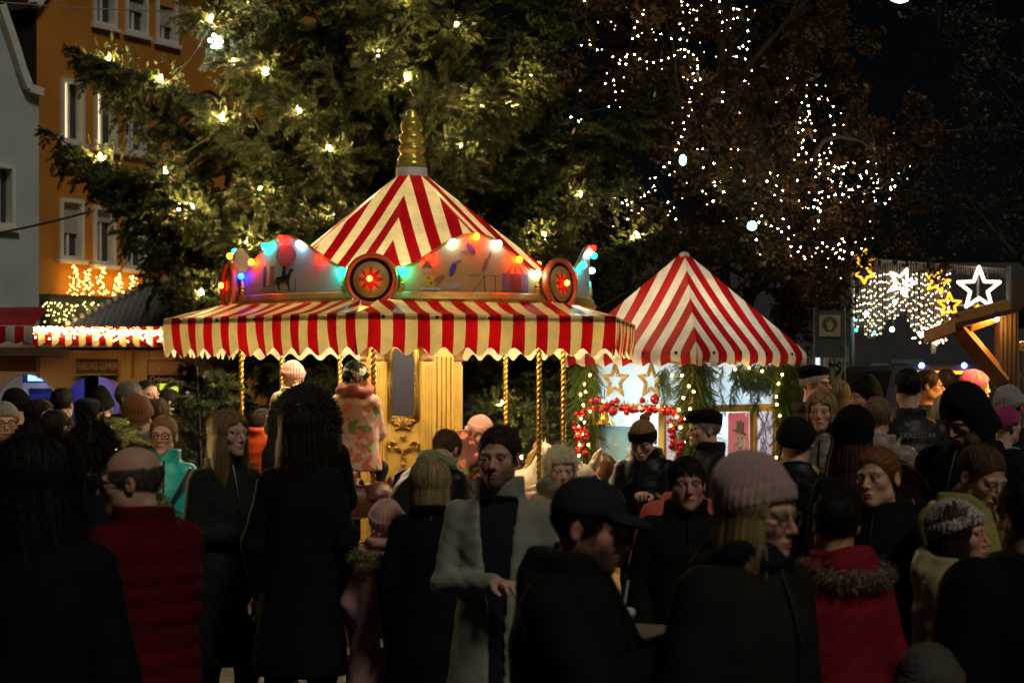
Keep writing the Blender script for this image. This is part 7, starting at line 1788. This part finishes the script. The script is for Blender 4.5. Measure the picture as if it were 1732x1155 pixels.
    if hat:
        Vx, Qx = hat_mesh(hat, 0.0062 if fine else 0.009); hm = cloth(hatcol, hatkind); ho = obj('hood' if 'hood' in hat else 'hat', mesh_np('hat', hd(Vx), Qx, hm, True), root)
        if hat == 'furhood':
            u = rs.normal(0, 1, (4200, 3)); u /= np.linalg.norm(u, axis=1, keepdims=True); u = u[(u[:, 1] > -0.45)]; p = np.array([0, 0.03, 0.02]) + u * np.array([0.118, 0.130, 0.128]); Vx, Qx, si = ribbons(p, u + rs.normal(0, 0.5, u.shape), rs.uniform(0.012, 0.022, len(u)), 3, 0.005, rs, EC, 0.4, 0.25); tn = rs.uniform(0.4, 1.6, si.max() + 1); obj('fur', mesh_np('fur', hd(Vx), Qx, M_hair, False, col=np.clip(np.array(hatcol)[None] * tn[si][:, None], 0, 1)), ho)
    if scarf is not None:
        ax, G = grid((-0.17, -0.17, 0.80 * hh - 0.03), (0.17, 0.17, 0.90 * hh + 0.05), 0.011 if fine else 0.016); X, Y, Z = G; ang = np.arctan2(X, Y); zc = 0.855 * hh + 0.01 * np.sin(2 * ang); d = np.sqrt((np.sqrt((X / 1.05) ** 2 + (Y - 0.012) ** 2) - 0.088) ** 2 + ((Z - zc) / 1.25) ** 2) - 0.040 + 0.006 * np.sin(5 * ang + 40 * Z) + 0.004 * np.sin(90 * Z + 3 * ang)
        Vx, Qx = surface_nets(np.broadcast_to(d, [len(b) for b in ax]).astype(np.float32), *ax); obj('scarf', mesh_np('scarf', up(Vx), Qx, cloth(scarf, 'knit'), True), root)
    if furtrim is not None:
        path = [(0.155 * math.sin(t), 0.06 - 0.125 * math.cos(t), 0.838 * hh - 0.035 * (1 - math.cos(t)) * 0.5 - 0.01) for t in np.linspace(0, 2 * PI, 24)]
        Vx, Qx, Cx = fur(path, furtrim, rs, 4200 if fine else 2200, 0.030, 0.0042, 0.030); obj('fur_trim', mesh_np('fur_trim', up(Vx), Qx, M_hair, False, col=Cx), root)
    if glasses is not None:
        g_ = MB()
        for s in (-1, 1):
            g_.tube([(s * 0.033 + 0.026 * math.cos(t), -0.104 + 0.010 * abs(math.cos(t)), 0.001 + 0.019 * math.sin(t)) for t in np.linspace(0, 2 * PI, 17)], 0.0028, 5, False); g_.tube([(s * 0.059, -0.096, 0.006), (s * 0.080, -0.03, 0.006), (s * 0.084, 0.02, 0.002)], 0.0024, 5)
        g_.tube([(-0.008, -0.106, 0.006), (0, -0.109, 0.008), (0.008, -0.106, 0.006)], 0.0026, 5)
        V_ = hd(np.array([tuple(p) for p in g_.v])); me = bpy.data.meshes.new('glasses'); me.from_pydata([tuple(p) for p in V_], [], g_.f); me.update(); me.materials.append(mat('specs_%02x' % int(255 * glasses[0]), glasses, 0.25, 0, 0.1, bs=0)); obj('glasses', me, root)
    if extra: extra(root, up, hd, hh, k, wr, rs)
    return root
# ------------------------------------------------------------------ the crowd
BLK = (0.007, 0.007, 0.008); NAVY = (0.010, 0.012, 0.020); DK = (0.016, 0.015, 0.014)
BRN = (0.035, 0.020, 0.012); DBR = (0.016, 0.010, 0.007); BLOND = (0.34, 0.22, 0.10); DBLOND = (0.17, 0.105, 0.05); WHT = (0.62, 0.57, 0.48); GRY = (0.22, 0.21, 0.19); RDH = (0.19, 0.075, 0.028); AUB = (0.10, 0.038, 0.016)
SK = (0.60, 0.38, 0.27); SKP = (0.66, 0.44, 0.33); SKR = (0.58, 0.31, 0.22)
CR = 'crowd at the market'
def mp(*a, **k): return make_person(*a, group=CR, **k)
# a steaming mug held in the hands (stands as a thing of its own)
def mug(label, colr):
    def f(root, up, hd, hh, k, wr, rs):
        c = up(((wr[-1] + wr[1]) / 2 + np.array([0, -0.075, 0.03]))[None])[0]; a = root.rotation_euler.z
        p = Vector((c[0] * math.cos(a) - c[1] * math.sin(a), c[0] * math.sin(a) + c[1] * math.cos(a), c[2])) + Vector(root.location)
        t = thing('mug', label, 'mug', p); MB().lathe([(0.0, -0.045), (0.036, -0.045), (0.040, 0.05), (0.036, 0.05), (0.033, -0.03), (0.0, -0.035)], 18).build('cup', mat('mug_%02x' % int(255 * colr[0]), colr, 0.3, 0, 0.1), t, True)
        MB().tube([(0.038, 0, 0.03), (0.066, 0, 0.022), (0.066, 0, -0.02), (0.037, 0, -0.028)], 0.006, 6).build('handle', MATS['mug_%02x' % int(255 * colr[0])], t, True)
    return f
# hand bag strap
def strap(root, up, hd, hh, k, wr, rs, colr=(0.02, 0.018, 0.016)):
    pts = [(0.17 * k * math.cos(t) , (-0.165 if math.sin(t * 0.5) > 0 else 0.165) * k, 0.81 * hh - 0.36 * hh * (1 - math.cos(t)) / 2) for t in np.linspace(0, PI, 14)]
    V_ = MB(); V_.tube([tuple(up(np.array([p]))[0]) for p in pts], 0.011, 5); V_.build('bag_strap', cloth(colr, 'shell'), root)
# ---- foreground
mp('dark silhouetted person with bushy shoulder length hair at the left foreground', 62, 722, 5.0, 172, BLK, 'plain', 'frizzy', (0.010, 0.008, 0.006), 'f', hem=0.30, puff=0.02, width=1.08, fine=True, nhair=3200)
mp('dark coated person with wavy hair seen from behind at the left', 155, 697, 7.4, 176, (0.008, 0.011, 0.016), 'plain', 'wavy', (0.012, 0.008, 0.006), 'm', hem=0.40, puff=0.015, collar=0.04, width=1.05)
mp('bald man in a dark red quilted jacket in the left foreground', 238, 748, 6.2, -128, (0.085, 0.003, 0.007), 'plain', 'fringe_bald', (0.10, 0.08, 0.07), 'm', skin=(0.51, 0.31, 0.22), hem=0.40, puff=0.03, quilt=0.009, collar=0.045, width=1.04, fine=True, arms=('phone', 'phone'), trousers=BLK, nod=6, look=38, glasses=(0.02, 0.02, 0.02))
mp('woman in a turquoise jacket and dark glasses facing the camera', 278, 700, 11.0, 8, (0.02, 0.42, 0.42), 'shell', 'tied', (0.26, 0.15, 0.06), 'f', skin=SKP, glasses=(0.010, 0.008, 0.008), hem=0.44, arms=('down', 'down'), collar=0.05, fine=True, look=-10, extra=strap)
mp('blond woman in a long dark coat with one hand on her front', 382, 690, 9.2, 38, (0.018, 0.022, 0.020), 'wool', 'long', (0.24, 0.16, 0.075), 'f', skin=(0.61, 0.40, 0.29), hem=0.25, arms=('centre', 'down'), fine=True, look=14, collar=0.03)
mp('dark haired woman in a black coat seen from behind before the carousel', 508, 680, 8.6, 178, (0.009, 0.009, 0.012), 'plain', 'longback', (0.018, 0.011, 0.007), 'f', hem=0.27, puff=0.005, width=0.95, fine=True, extra=strap)
mp('person with a big black fur hood lifted by the carousel', 518, 644, 10.7, 176, (0.010, 0.010, 0.012), 'plain', None, DBR, 'f', hat='furhood', hatcol=(0.014, 0.013, 0.014), hs=1.75, hem=0.36, puff=0.03, width=1.1, arms=('hold', 'hold'))
mp('bending person in black with a pale green collar by the carousel column', 684, 770, 10.2, 150, (0.010, 0.010, 0.011), 'shell', 'short', (0.10, 0.055, 0.02), 'm', lean=38, height=1.76, hem=0.45, puff=0.015, scarf=(0.22, 0.27, 0.12), arms=('reach', 'reach'))
mp('woman with a straight blond bob and black coat seen from behind', 728, 772, 8.3, 186, (0.008, 0.008, 0.009), 'wool', 'bob', (0.40, 0.30, 0.14), 'f', hem=0.18, width=1.0, puff=0.01, fine=True, nhair=3200)
mp('small child in a pink coat, pink hat and furry hood collar', 656, 842, 8.6, 168, (0.60, 0.33, 0.30), 'plain', None, BLOND, 'f', child=True, hat='beanie', hatcol=(0.66, 0.36, 0.33), hatkind='knit', furtrim=(0.28, 0.26, 0.08), hem=0.16, puff=0.025, trousers=(0.30, 0.16, 0.15), width=1.05, look=18, fine=True)
mp('bearded man in an open grey wool coat facing the camera', 845, 716, 7.2, -6, (0.26, 0.265, 0.215), 'wool', 'quiff', (0.030, 0.018, 0.011), 'm', skin=(0.59, 0.36, 0.25), beard=0.72, beardc=(0.06, 0.034, 0.02), hem=0.30, open_front=(0.018, 0.018, 0.022), collar=0.055, arms=('centre', 'down'), fine=True, width=1.0, look=-6, nod=3, trousers=BLK)
mp('elderly woman with curly white hair and a grey scarf', 946, 747, 10.4, 6, (0.30, 0.27, 0.20), 'plain', 'curly', (0.86, 0.80, 0.60), 'f', skin=SKP, scarf=(0.20, 0.22, 0.20), hem=0.42, fine=True, nod=6, look=4, nhair=3200)
mp('bearded man in a dark baseball cap turned right in the foreground', 972, 802, 5.0, 72, (0.009, 0.010, 0.010), 'plain', 'short', DBR, 'm', hat='cap', hatcol=(0.020, 0.024, 0.026), hatkind='plain', skin=(0.51, 0.26, 0.18), beard=0.85, beardc=(0.03, 0.018, 0.012), hem=0.40, puff=0.03, collar=0.05, width=1.12, arms=('hold', 'hold'), nod=12, fine=True, hoodback=True, extra=mug('dark blue mug held by the bearded man in the cap', (0.03, 0.05, 0.12)))
mp('smiling dark haired man in black behind the foreground cap', 1160, 768, 8.0, 2, (0.010, 0.009, 0.010), 'plain', 'short', (0.014, 0.009, 0.007), 'm', skin=(0.56, 0.31, 0.22), hem=0.44, puff=0.012, collar=0.045, fine=True)
mp('young woman in a black headband looking down before the booth', 1092, 708, 11.4, -22, (0.010, 0.010, 0.011), 'shell', 'bun', (0.30, 0.17, 0.06), 'f', hat='headband', hatcol=(0.012, 0.012, 0.013), skin=(0.67, 0.43, 0.30), nod=26, arms=('hold', 'hold'), hem=0.42, puff=0.02, collar=0.05, hoodback=True, fine=True)
mp('elderly man in a black flat cap in profile before the booth', 1196, 692, 11.9, -76, (0.018, 0.018, 0.020), 'plain', 'short', (0.30, 0.28, 0.25), 'm', hat='flatcap', hatcol=(0.010, 0.010, 0.010), hatkind='wool', skin=(0.63, 0.39, 0.26), hem=0.42, collar=0.05, puff=0.02, fine=True, arms=('hold', 'hold'), extra=mug('white mug held by the elderly man in the flat cap', (0.55, 0.53, 0.50)))
mp('blond woman in a pale pink knitted hat and glasses in the foreground', 1266, 771, 4.8, 44, (0.016, 0.015, 0.013), 'plain', 'long', (0.34, 0.24, 0.10), 'f', hat='slouch', hatcol=(0.52, 0.34, 0.31), skin=(0.59, 0.34, 0.25), glasses=(0.10, 0.07, 0.05), hem=0.36, puff=0.035, collar=0.02, scarf=(0.012, 0.013, 0.015), width=1.1, fine=True, nod=6, look=8, hoodback=True)
mp('boy in a red jacket with a fur edged hood seen from behind', 1412, 826, 6.2, -152, (0.20, 0.004, 0.014), 'plain', 'short', (0.010, 0.008, 0.006), 'm', child=True, hem=0.38, puff=0.03, furtrim=(0.22, 0.15, 0.10), skin=(0.61, 0.36, 0.22), fine=True, width=0.98, look=-18, hs=0.95, hoodback=True)
mp('red haired girl with a ponytail looking over her shoulder', 1492, 752, 7.2, -34, (0.010, 0.010, 0.011), 'plain', 'ponytail', RDH, 'f', skin=(0.68, 0.42, 0.29), hem=0.40, puff=0.025, collar=0.03, hoodback=True, fine=True, look=-6, tilt=-4)
mp('woman with very long auburn hair and a black beanie from behind', 1442, 690, 8.6, 196, (0.012, 0.011, 0.011), 'wool', 'verylong', AUB, 'f', hat='slouch', hatcol=(0.010, 0.010, 0.010), hem=0.34, width=1.0, fine=True, nhair=3200)
mp('person in a black parka with grey furry hood edge beside the booth', 1346, 703, 9.2, 170, (0.010, 0.010, 0.012), 'shell', None, DBR, 'm', hat='beanie', hatcol=(0.012, 0.012, 0.013), furtrim=(0.05, 0.045, 0.038), hem=0.28, puff=0.03, width=1.1, hoodback=True)
mp('blond older woman in a beige quilted jacket facing the camera', 1390, 660, 11.0, -18, (0.17, 0.155, 0.12), 'shell', 'bob', (0.42, 0.27, 0.12), 'f', skin=(0.67, 0.43, 0.29), hem=0.40, puff=0.02, quilt=0.008, fine=True)
mp('white haired man with glasses and a black beret', 1374, 618, 12.8, 58, (0.045, 0.035, 0.03), 'wool', 'short', WHT, 'm', hat='beret', hatcol=(0.010, 0.010, 0.010), hatkind='wool', skin=(0.71, 0.39, 0.26), glasses=(0.03, 0.025, 0.02), hem=0.40, collar=0.05, scarf=(0.03, 0.03, 0.03), fine=True)
mp('person with a smooth fair bob behind the blond older woman', 1416, 640, 13.2, 200, (0.05, 0.045, 0.04), 'plain', 'bob', (0.22, 0.17, 0.10), 'f', hem=0.42)
mp('person in a red jacket and black hat with a hand at the mouth', 1466, 634, 12.6, -70, (0.24, 0.012, 0.015), 'plain', 'short', DBR, 'f', hat='pointed', hatcol=(0.010, 0.009, 0.010), skin=(0.63, 0.36, 0.26), arms=('face', 'face'), hem=0.44, puff=0.015)
mp('fair haired person in a pale jacket with dark shoulder patch', 1484, 668, 10.6, 165, (0.26, 0.20, 0.17), 'shell', 'short', (0.24, 0.17, 0.09), 'f', hem=0.44, puff=0.03, collar=0.05, hoodback=True)
def back_print(root, up, hd, hh, k, wr, rs):
    me = text_mesh('DERBYSTAR', 0.055, mat('print_grey', (0.22, 0.22, 0.22), 0.6, 0, 0.1, bs=0)); o = obj('back_lettering', me, root, loc=(0.0, 0.178 * k, 0.785 * hh), rot=(R(90), 0, R(180))); o.scale = (0.80, 0.85, 1)
    b_ = MB(); b_.prism([(0.0, 0.0), (0.03, 0.05), (0.045, 0.16), (0.04, 0.26), (0.02, 0.34), (0.0, 0.36), (0.015, 0.24), (0.012, 0.12)], Matrix.Translation((0.10 * k, 0.195 * k, 0.60 * hh)) @ Matrix.Rotation(R(90), 4, 'X'), 0.02); b_.build('pale_stripe', mat('stripe_grey', (0.34, 0.33, 0.30), 0.6, 0, 0.1), root)
mp('tall man in a dark jacket with printed back and jeans', 1537, 621, 11.5, 184, (0.022, 0.023, 0.026), 'shell', 'short', (0.020, 0.013, 0.010), 'm', hem=0.42, puff=0.02, collar=0.05, trousers=(0.04, 0.055, 0.09), width=1.08, extra=back_print, fine=True)
mp('man with dark hair and glasses looking right behind the printed jacket', 1566, 623, 13.4, 80, DK, 'plain', 'short', (0.02, 0.014, 0.010), 'm', skin=SKR, glasses=(0.02, 0.02, 0.02), hem=0.44, collar=0.04)
mp('dark haired person facing away between the glasses man and the pink hat', 1600, 622, 14.6, 160, (0.03, 0.028, 0.026), 'plain', 'short', (0.045, 0.028, 0.018), 'm', hem=0.44)
mp('person in a bright pink woolly hat near the wooden hut', 1646, 624, 13.4, 100, (0.42, 0.16, 0.13), 'plain', 'bob', BLOND, 'f', hat='beanie', hatcol=(0.72, 0.05, 0.28), skin=SKP, hem=0.44, puff=0.02)
mp('person in a cream beanie half hidden by the hooded man', 1602, 664, 11.8, 150, (0.04, 0.04, 0.04), 'plain', None, BRN, 'f', hat='beanie', hatcol=(0.40, 0.36, 0.24), hem=0.44, puff=0.02)
mp('tall man in a black hooded jacket looking down to the left', 1645, 646, 8.2, -52, (0.008, 0.008, 0.009), 'plain', 'short', DBR, 'm', hat='hood', hatcol=(0.008, 0.008, 0.009), hatkind='plain', skin=(0.56, 0.34, 0.26), nod=30, hem=0.38, puff=0.035, width=1.16, arms=('phone', 'phone'), fine=True)
mp('woman with tied hair in an olive yellow coat looking down', 1640, 742, 7.0, 34, (0.26, 0.25, 0.07), 'plain', 'bun', (0.10, 0.058, 0.028), 'f', skin=(0.61, 0.38, 0.24), nod=24, hem=0.34, puff=0.045, collar=0.045, width=1.08, arms=('hold', 'hold'), fine=True)
mp('child in a speckled knitted hat and pale yellow jacket drinking', 1618, 842, 6.5, 62, (0.32, 0.29, 0.15), 'shell', 'bob', BRN, 'f', child=True, hat='beanie', hatcol=(0.10, 0.03, 0.04), hatkind='melange', skin=(0.61, 0.31, 0.22), arms=('face', 'face'), hem=0.42, puff=0.03, fine=True, hoodback=True, hs=0.95, extra=mug('red mug at the mouth of the child in the speckled hat', (0.30, 0.03, 0.03)))
mp('person in a pale grey hat with ear flaps by the hut window', 1706, 650, 11.6, 150, (0.015, 0.015, 0.016), 'plain', 'short', BRN, 'f', hat='beanie', hatcol=(0.34, 0.32, 0.30), hem=0.44, puff=0.02)
mp('child in a magenta hat and turquoise jacket at the right edge', 1700, 684, 10.6, 120, (0.02, 0.34, 0.36), 'shell', None, BRN, 'f', child=True, hat='beanie', hatcol=(0.34, 0.02, 0.14), hem=0.44, puff=0.02)
mp('black clad person cut off at the right foreground edge', 1745, 800, 5.2, -160, (0.006, 0.006, 0.007), 'plain', 'short', (0.008, 0.006, 0.005), 'm', hem=0.36, puff=0.05, width=1.25, fine=True)
mp('child in black with a pale grey beige hat at the bottom right', 1572, 1084, 4.6, 170, (0.008, 0.008, 0.008), 'plain', None, BRN, 'm', child=True, hat='beanie', hatcol=(0.085, 0.07, 0.058), hem=0.30, puff=0.04, width=1.1)
# ---- left background
mp('woman in a pale beanie and glasses at the left edge', 6, 678, 11.2, 24, (0.22, 0.17, 0.13), 'plain', None, BRN, 'f', hat='beanie', hatcol=(0.30, 0.27, 0.22), skin=(0.61, 0.39, 0.29), glasses=(0.01, 0.01, 0.01), hem=0.42, scarf=(0.20, 0.16, 0.13), fine=True)
mp('tall dark person in a black hat behind the woman at left edge', 26, 655, 13.0, 165, BLK, 'plain', 'short', DBR, 'm', hat='beanie', hatcol=(0.008, 0.008, 0.009), hem=0.42, puff=0.02, width=1.1)
mp('brown haired person in navy standing low in the left crowd', 66, 672, 12.2, 60, NAVY, 'plain', 'long', (0.03, 0.016, 0.010), 'f', skin=SKR, hem=0.42)
mp('person with dark thick hair before the blue lit stall arch', 104, 654, 13.6, 172, (0.04, 0.042, 0.035), 'plain', 'short', (0.012, 0.009, 0.007), 'm', hem=0.42, collar=0.06, puff=0.015)
mp('person in a dark cap below the violet stall arch', 146, 674, 13.2, 178, DK, 'plain', 'short', DBR, 'm', hat='flatcap', hatcol=(0.010, 0.010, 0.010), hem=0.42)
mp('person in a pointed black beanie before the violet stall arch', 171, 654, 13.8, 184, BLK, 'plain', None, DBR, 'm', hat='pointed', hatcol=(0.008, 0.008, 0.008), hem=0.42)
mp('grey haired man with dark glasses in profile facing right', 216, 643, 13.0, 74, (0.016, 0.016, 0.017), 'plain', 'short', (0.26, 0.24, 0.21), 'm', skin=(0.63, 0.36, 0.24), glasses=(0.010, 0.010, 0.010), hem=0.42, collar=0.05, fine=True)
mp('dark haired man looking right beside the grey haired man', 247, 641, 14.2, 50, DK, 'plain', 'receding', (0.03, 0.02, 0.014), 'm', skin=(0.61, 0.35, 0.24), hem=0.42, fine=True)
mp('dark haired person in profile below the yellow menu board', 286, 655, 14.8, -70, DK, 'plain', 'short', (0.018, 0.012, 0.010), 'f', skin=(0.51, 0.36, 0.32), hem=0.42)
mp('person in a rust brown beanie and grey scarf seen from behind', 233, 669, 11.8, 168, (0.03, 0.026, 0.022), 'plain', None, BRN, 'f', hat='slouch', hatcol=(0.22, 0.085, 0.025), hatkind='wool', hem=0.42, scarf=(0.13, 0.115, 0.09))
mp('fair haired person beside the rust brown beanie', 264, 672, 12.8, 190, DK, 'plain', 'bob', (0.10, 0.065, 0.03), 'f', hem=0.42)
mp('person in an olive jacket behind the small fir at left', 92, 690, 11.4, 160, (0.055, 0.055, 0.035), 'plain', 'short', DBR, 'm', hem=0.42, puff=0.03, hoodback=True)
# ---- children riding
DKZ = DECK
mp('child in a pink beanie and cream jacket riding the carousel', 497, 608, 13.2, -158, (0.50, 0.42, 0.28), 'plain', None, BLOND, 'f', child=True, hat='beanie', hatcol=(0.58, 0.28, 0.24), hem=0.48, puff=0.03, arms=('reach', 'hold'), z0=0.64, ride=True, hs=0.92, fine=True, width=0.98, nod=12)
mp('child in a black and white hat and floral fleece riding the carousel', 602, 609, 12.7, 172, (0.62, 0.38, 0.30), 'floral', None, BRN, 'f', child=True, hat='beanie', hatcol=(0.014, 0.016, 0.016), hatkind='camo', hem=0.45, puff=0.028, arms=('hold', 'hold'), z0=0.62, ride=True, hs=0.96, fine=True, width=1.0, collar=0.04, scarf=(0.42, 0.10, 0.10))
mp('child in a pink ribbed hat leaning on the carousel', 800, 699, 13.4, 60, (0.12, 0.03, 0.03), 'floral', None, BLOND, 'f', child=True, hat='beanie', hatcol=(0.62, 0.30, 0.26), skin=SKP, nod=38, hem=0.48, puff=0.02, z0=0.62, ride=True, hs=0.92, fine=True, arms=('hold', 'hold'))
# orange sleeve child beside
mp('child in an orange puffer jacket riding at the carousel edge', 446, 690, 13.9, 140, (0.72, 0.10, 0.02), 'shell', None, BRN, 'm', child=True, hat='beanie', hatcol=(0.03, 0.02, 0.02), hem=0.46, puff=0.03, quilt=0.01, z0=0.62, ride=True, hs=0.9)

mp('person in a salmon red coat half hidden behind the smiling man', 1158, 772, 9.7, 20, (0.50, 0.09, 0.07), 'plain', 'short', DBR, 'f', child=True, hem=0.36, puff=0.03, width=1.35, collar=0.04, hs=0.95)
# ---- standing table with a cup
TBL = thing('standing_table', 'dark round standing table between the foreground people', 'table', (PX(1040, 5.9), 5.9, 0))
MB().lathe([(0.0, 1.05), (0.33, 1.05), (0.34, 1.03), (0.33, 1.01), (0.0, 1.01)], 32).build('table_top', wood('dark_table', (0.03, 0.022, 0.016)), TBL, True)
MB().lathe([(0.03, 0.04), (0.03, 1.01)], 12).build('leg', M_black, TBL, True); MB().lathe([(0.0, 0.05), (0.05, 0.05), (0.24, 0.02), (0.24, 0.0)], 24).build('foot', M_black, TBL, True)
CUP = thing('paper_cup', 'teal paper cup with pale lid and straw on the standing table', 'cup', (PX(1052, 5.75), 5.75, 1.052))
MB().lathe([(0.0, 0.0), (0.029, 0.0), (0.040, 0.095), (0.0, 0.096)], 20).build('cup', mat('teal_card', (0.02, 0.16, 0.20), 0.5, 0, 0.1), CUP, True)
MB().lathe([(0.043, 0.090), (0.044, 0.102), (0.038, 0.110), (0.0, 0.111)], 20).build('lid', mat('lid_pale', (0.5, 0.5, 0.48), 0.4, 0, 0.1), CUP, True)
MB().tube([(0.005, 0, 0.10), (0.02, 0.0, 0.20)], 0.004, 6).build('straw', MATS['lid_pale'], CUP)
# ------------------------------------------------------------------ carousel horses (parts of the carousel)
def horse_meshes():
    h = 0.016
    ax, G = grid((-0.13, -0.50, -0.45), (0.13, 0.52, 0.50), h)
    d = d_ell(G, (0, 0.16, 0.0), (0.115, 0.20, 0.125)); d = smin(d, d_ell(G, (0, -0.14, 0.01), (0.105, 0.17, 0.125)), 0.08)
    d = smin(d, d_cone(G, (0, -0.22, 0.04), (0, -0.34, 0.28), 0.085, 0.058), 0.06)
    d = smin(d, d_cone(G, (0, -0.33, 0.30), (0, -0.46, 0.20), 0.060, 0.034), 0.03); d = smin(d, d_sph(G, (0, -0.465, 0.185), 0.036), 0.02)
    for s in (-1, 1):
        d = smin(d, d_cone(G, (s * 0.030, -0.315, 0.335), (s * 0.036, -0.312, 0.405), 0.016, 0.005), 0.008)
        d = smin(d, d_cone(G, (s * 0.060, -0.20, -0.06), (s * 0.062, -0.30 - 0.04 * s, -0.20), 0.048, 0.030), 0.03); d = smin(d, d_cone(G, (s * 0.062, -0.30 - 0.04 * s, -0.20), (s * 0.062, -0.22 - 0.05 * s, -0.34), 0.028, 0.022), 0.012); d = smin(d, d_cone(G, (s * 0.062, -0.22 - 0.05 * s, -0.34), (s * 0.062, -0.245 - 0.05 * s, -0.38), 0.024, 0.030), 0.01)
        d = smin(d, d_cone(G, (s * 0.062, 0.24, -0.03), (s * 0.064, 0.20 + 0.03 * s, -0.17), 0.070, 0.040), 0.04); d = smin(d, d_cone(G, (s * 0.064, 0.20 + 0.03 * s, -0.17), (s * 0.064, 0.31 + 0.04 * s, -0.26), 0.036, 0.025), 0.012); d = smin(d, d_cone(G, (s * 0.064, 0.31 + 0.04 * s, -0.26), (s * 0.064, 0.30 + 0.05 * s, -0.38), 0.024, 0.022), 0.01); d = smin(d, d_cone(G, (s * 0.064, 0.30 + 0.05 * s, -0.38), (s * 0.064, 0.275 + 0.05 * s, -0.415), 0.024, 0.030), 0.01)
    Vb, Qb = surface_nets(np.broadcast_to(d, [len(a) for a in ax]).astype(np.float32), *ax)
    ax, G = grid((-0.06, -0.36, -0.30), (0.06, 0.62, 0.45), h)
    m = None
    for i in range(7):
        t = i / 6; p = np.array([0, -0.29 + 0.14 * t, 0.38 - 0.26 * t]); q = p + np.array([0.03 * math.sin(i * 2.0), 0.07, -0.05]); c = d_cone(G, p, q, 0.022, 0.010); m = c if m is None else smin(m, c, 0.012)
    tl = d_cone(G, (0, 0.33, 0.06), (0, 0.46, 0.0), 0.024, 0.032); tl = smin(tl, d_cone(G, (0, 0.46, 0.0), (0.01, 0.50, -0.24), 0.034, 0.010), 0.02)
    Vm, Qm = surface_nets(np.broadcast_to(np.minimum(m, tl), [len(a) for a in ax]).astype(np.float32), *ax)
    ax, G = grid((-0.16, -0.18, -0.06), (0.16, 0.22, 0.22), h)
    sd = smax(d_ell(G, (0, 0.02, 0.03), (0.126, 0.14, 0.125)), -(G[2] - 0.02), 0.01); sd = smin(sd, d_ell(G, (0, 0.13, 0.145), (0.07, 0.03, 0.045)), 0.03); sd = smin(sd, d_sph(G, (0, -0.09, 0.15), 0.022), 0.02)
    Vs, Qs = surface_nets(np.broadcast_to(sd, [len(a) for a in ax]).astype(np.float32), *ax)
    return (Vb, Qb), (Vm, Qm), (Vs, Qs)
HB_, HM_, HS_ = horse_meshes()
HW = [mat('horse_white', (0.62, 0.54, 0.40), 0.3, 0, 0.12), mat('horse_brown', (0.12, 0.05, 0.022), 0.3, 0, 0.25)]
MN = [mat('mane_gold', (0.50, 0.36, 0.14), 0.4, 0.2, 0.3), mat('mane_cream', (0.50, 0.42, 0.28), 0.4, 0, 0.3)]
SD = mat('saddle_red', (0.10, 0.03, 0.02), 0.4, 0, 0.2)
hme = [(mesh_np('horse', *HB_, HW[i], True), mesh_np('mane', *HM_, MN[i], True)) for i in (0, 1)]; sme = mesh_np('saddle', *HS_, SD, True)
for (px, D, z, rz, c) in ((408, 13.5, 0.95, -70, 1), (477, 14.7, 1.0, -120, 0), (575, 15.0, 0.95, -100, 1), (632, 12.72, 1.02, -75, 1), (862, 14.9, 1.02, 62, 0), (912, 13.2, 0.92, 80, 0), (953, 13.6, 0.98, 75, 1)):
    ho = obj('horse', hme[c][0], CAR, loc=Vector((PX(px, D), D, z)) - CC, rot=(0, 0, R(rz))); obj('mane', hme[c][1], ho); obj('saddle', sme, ho)
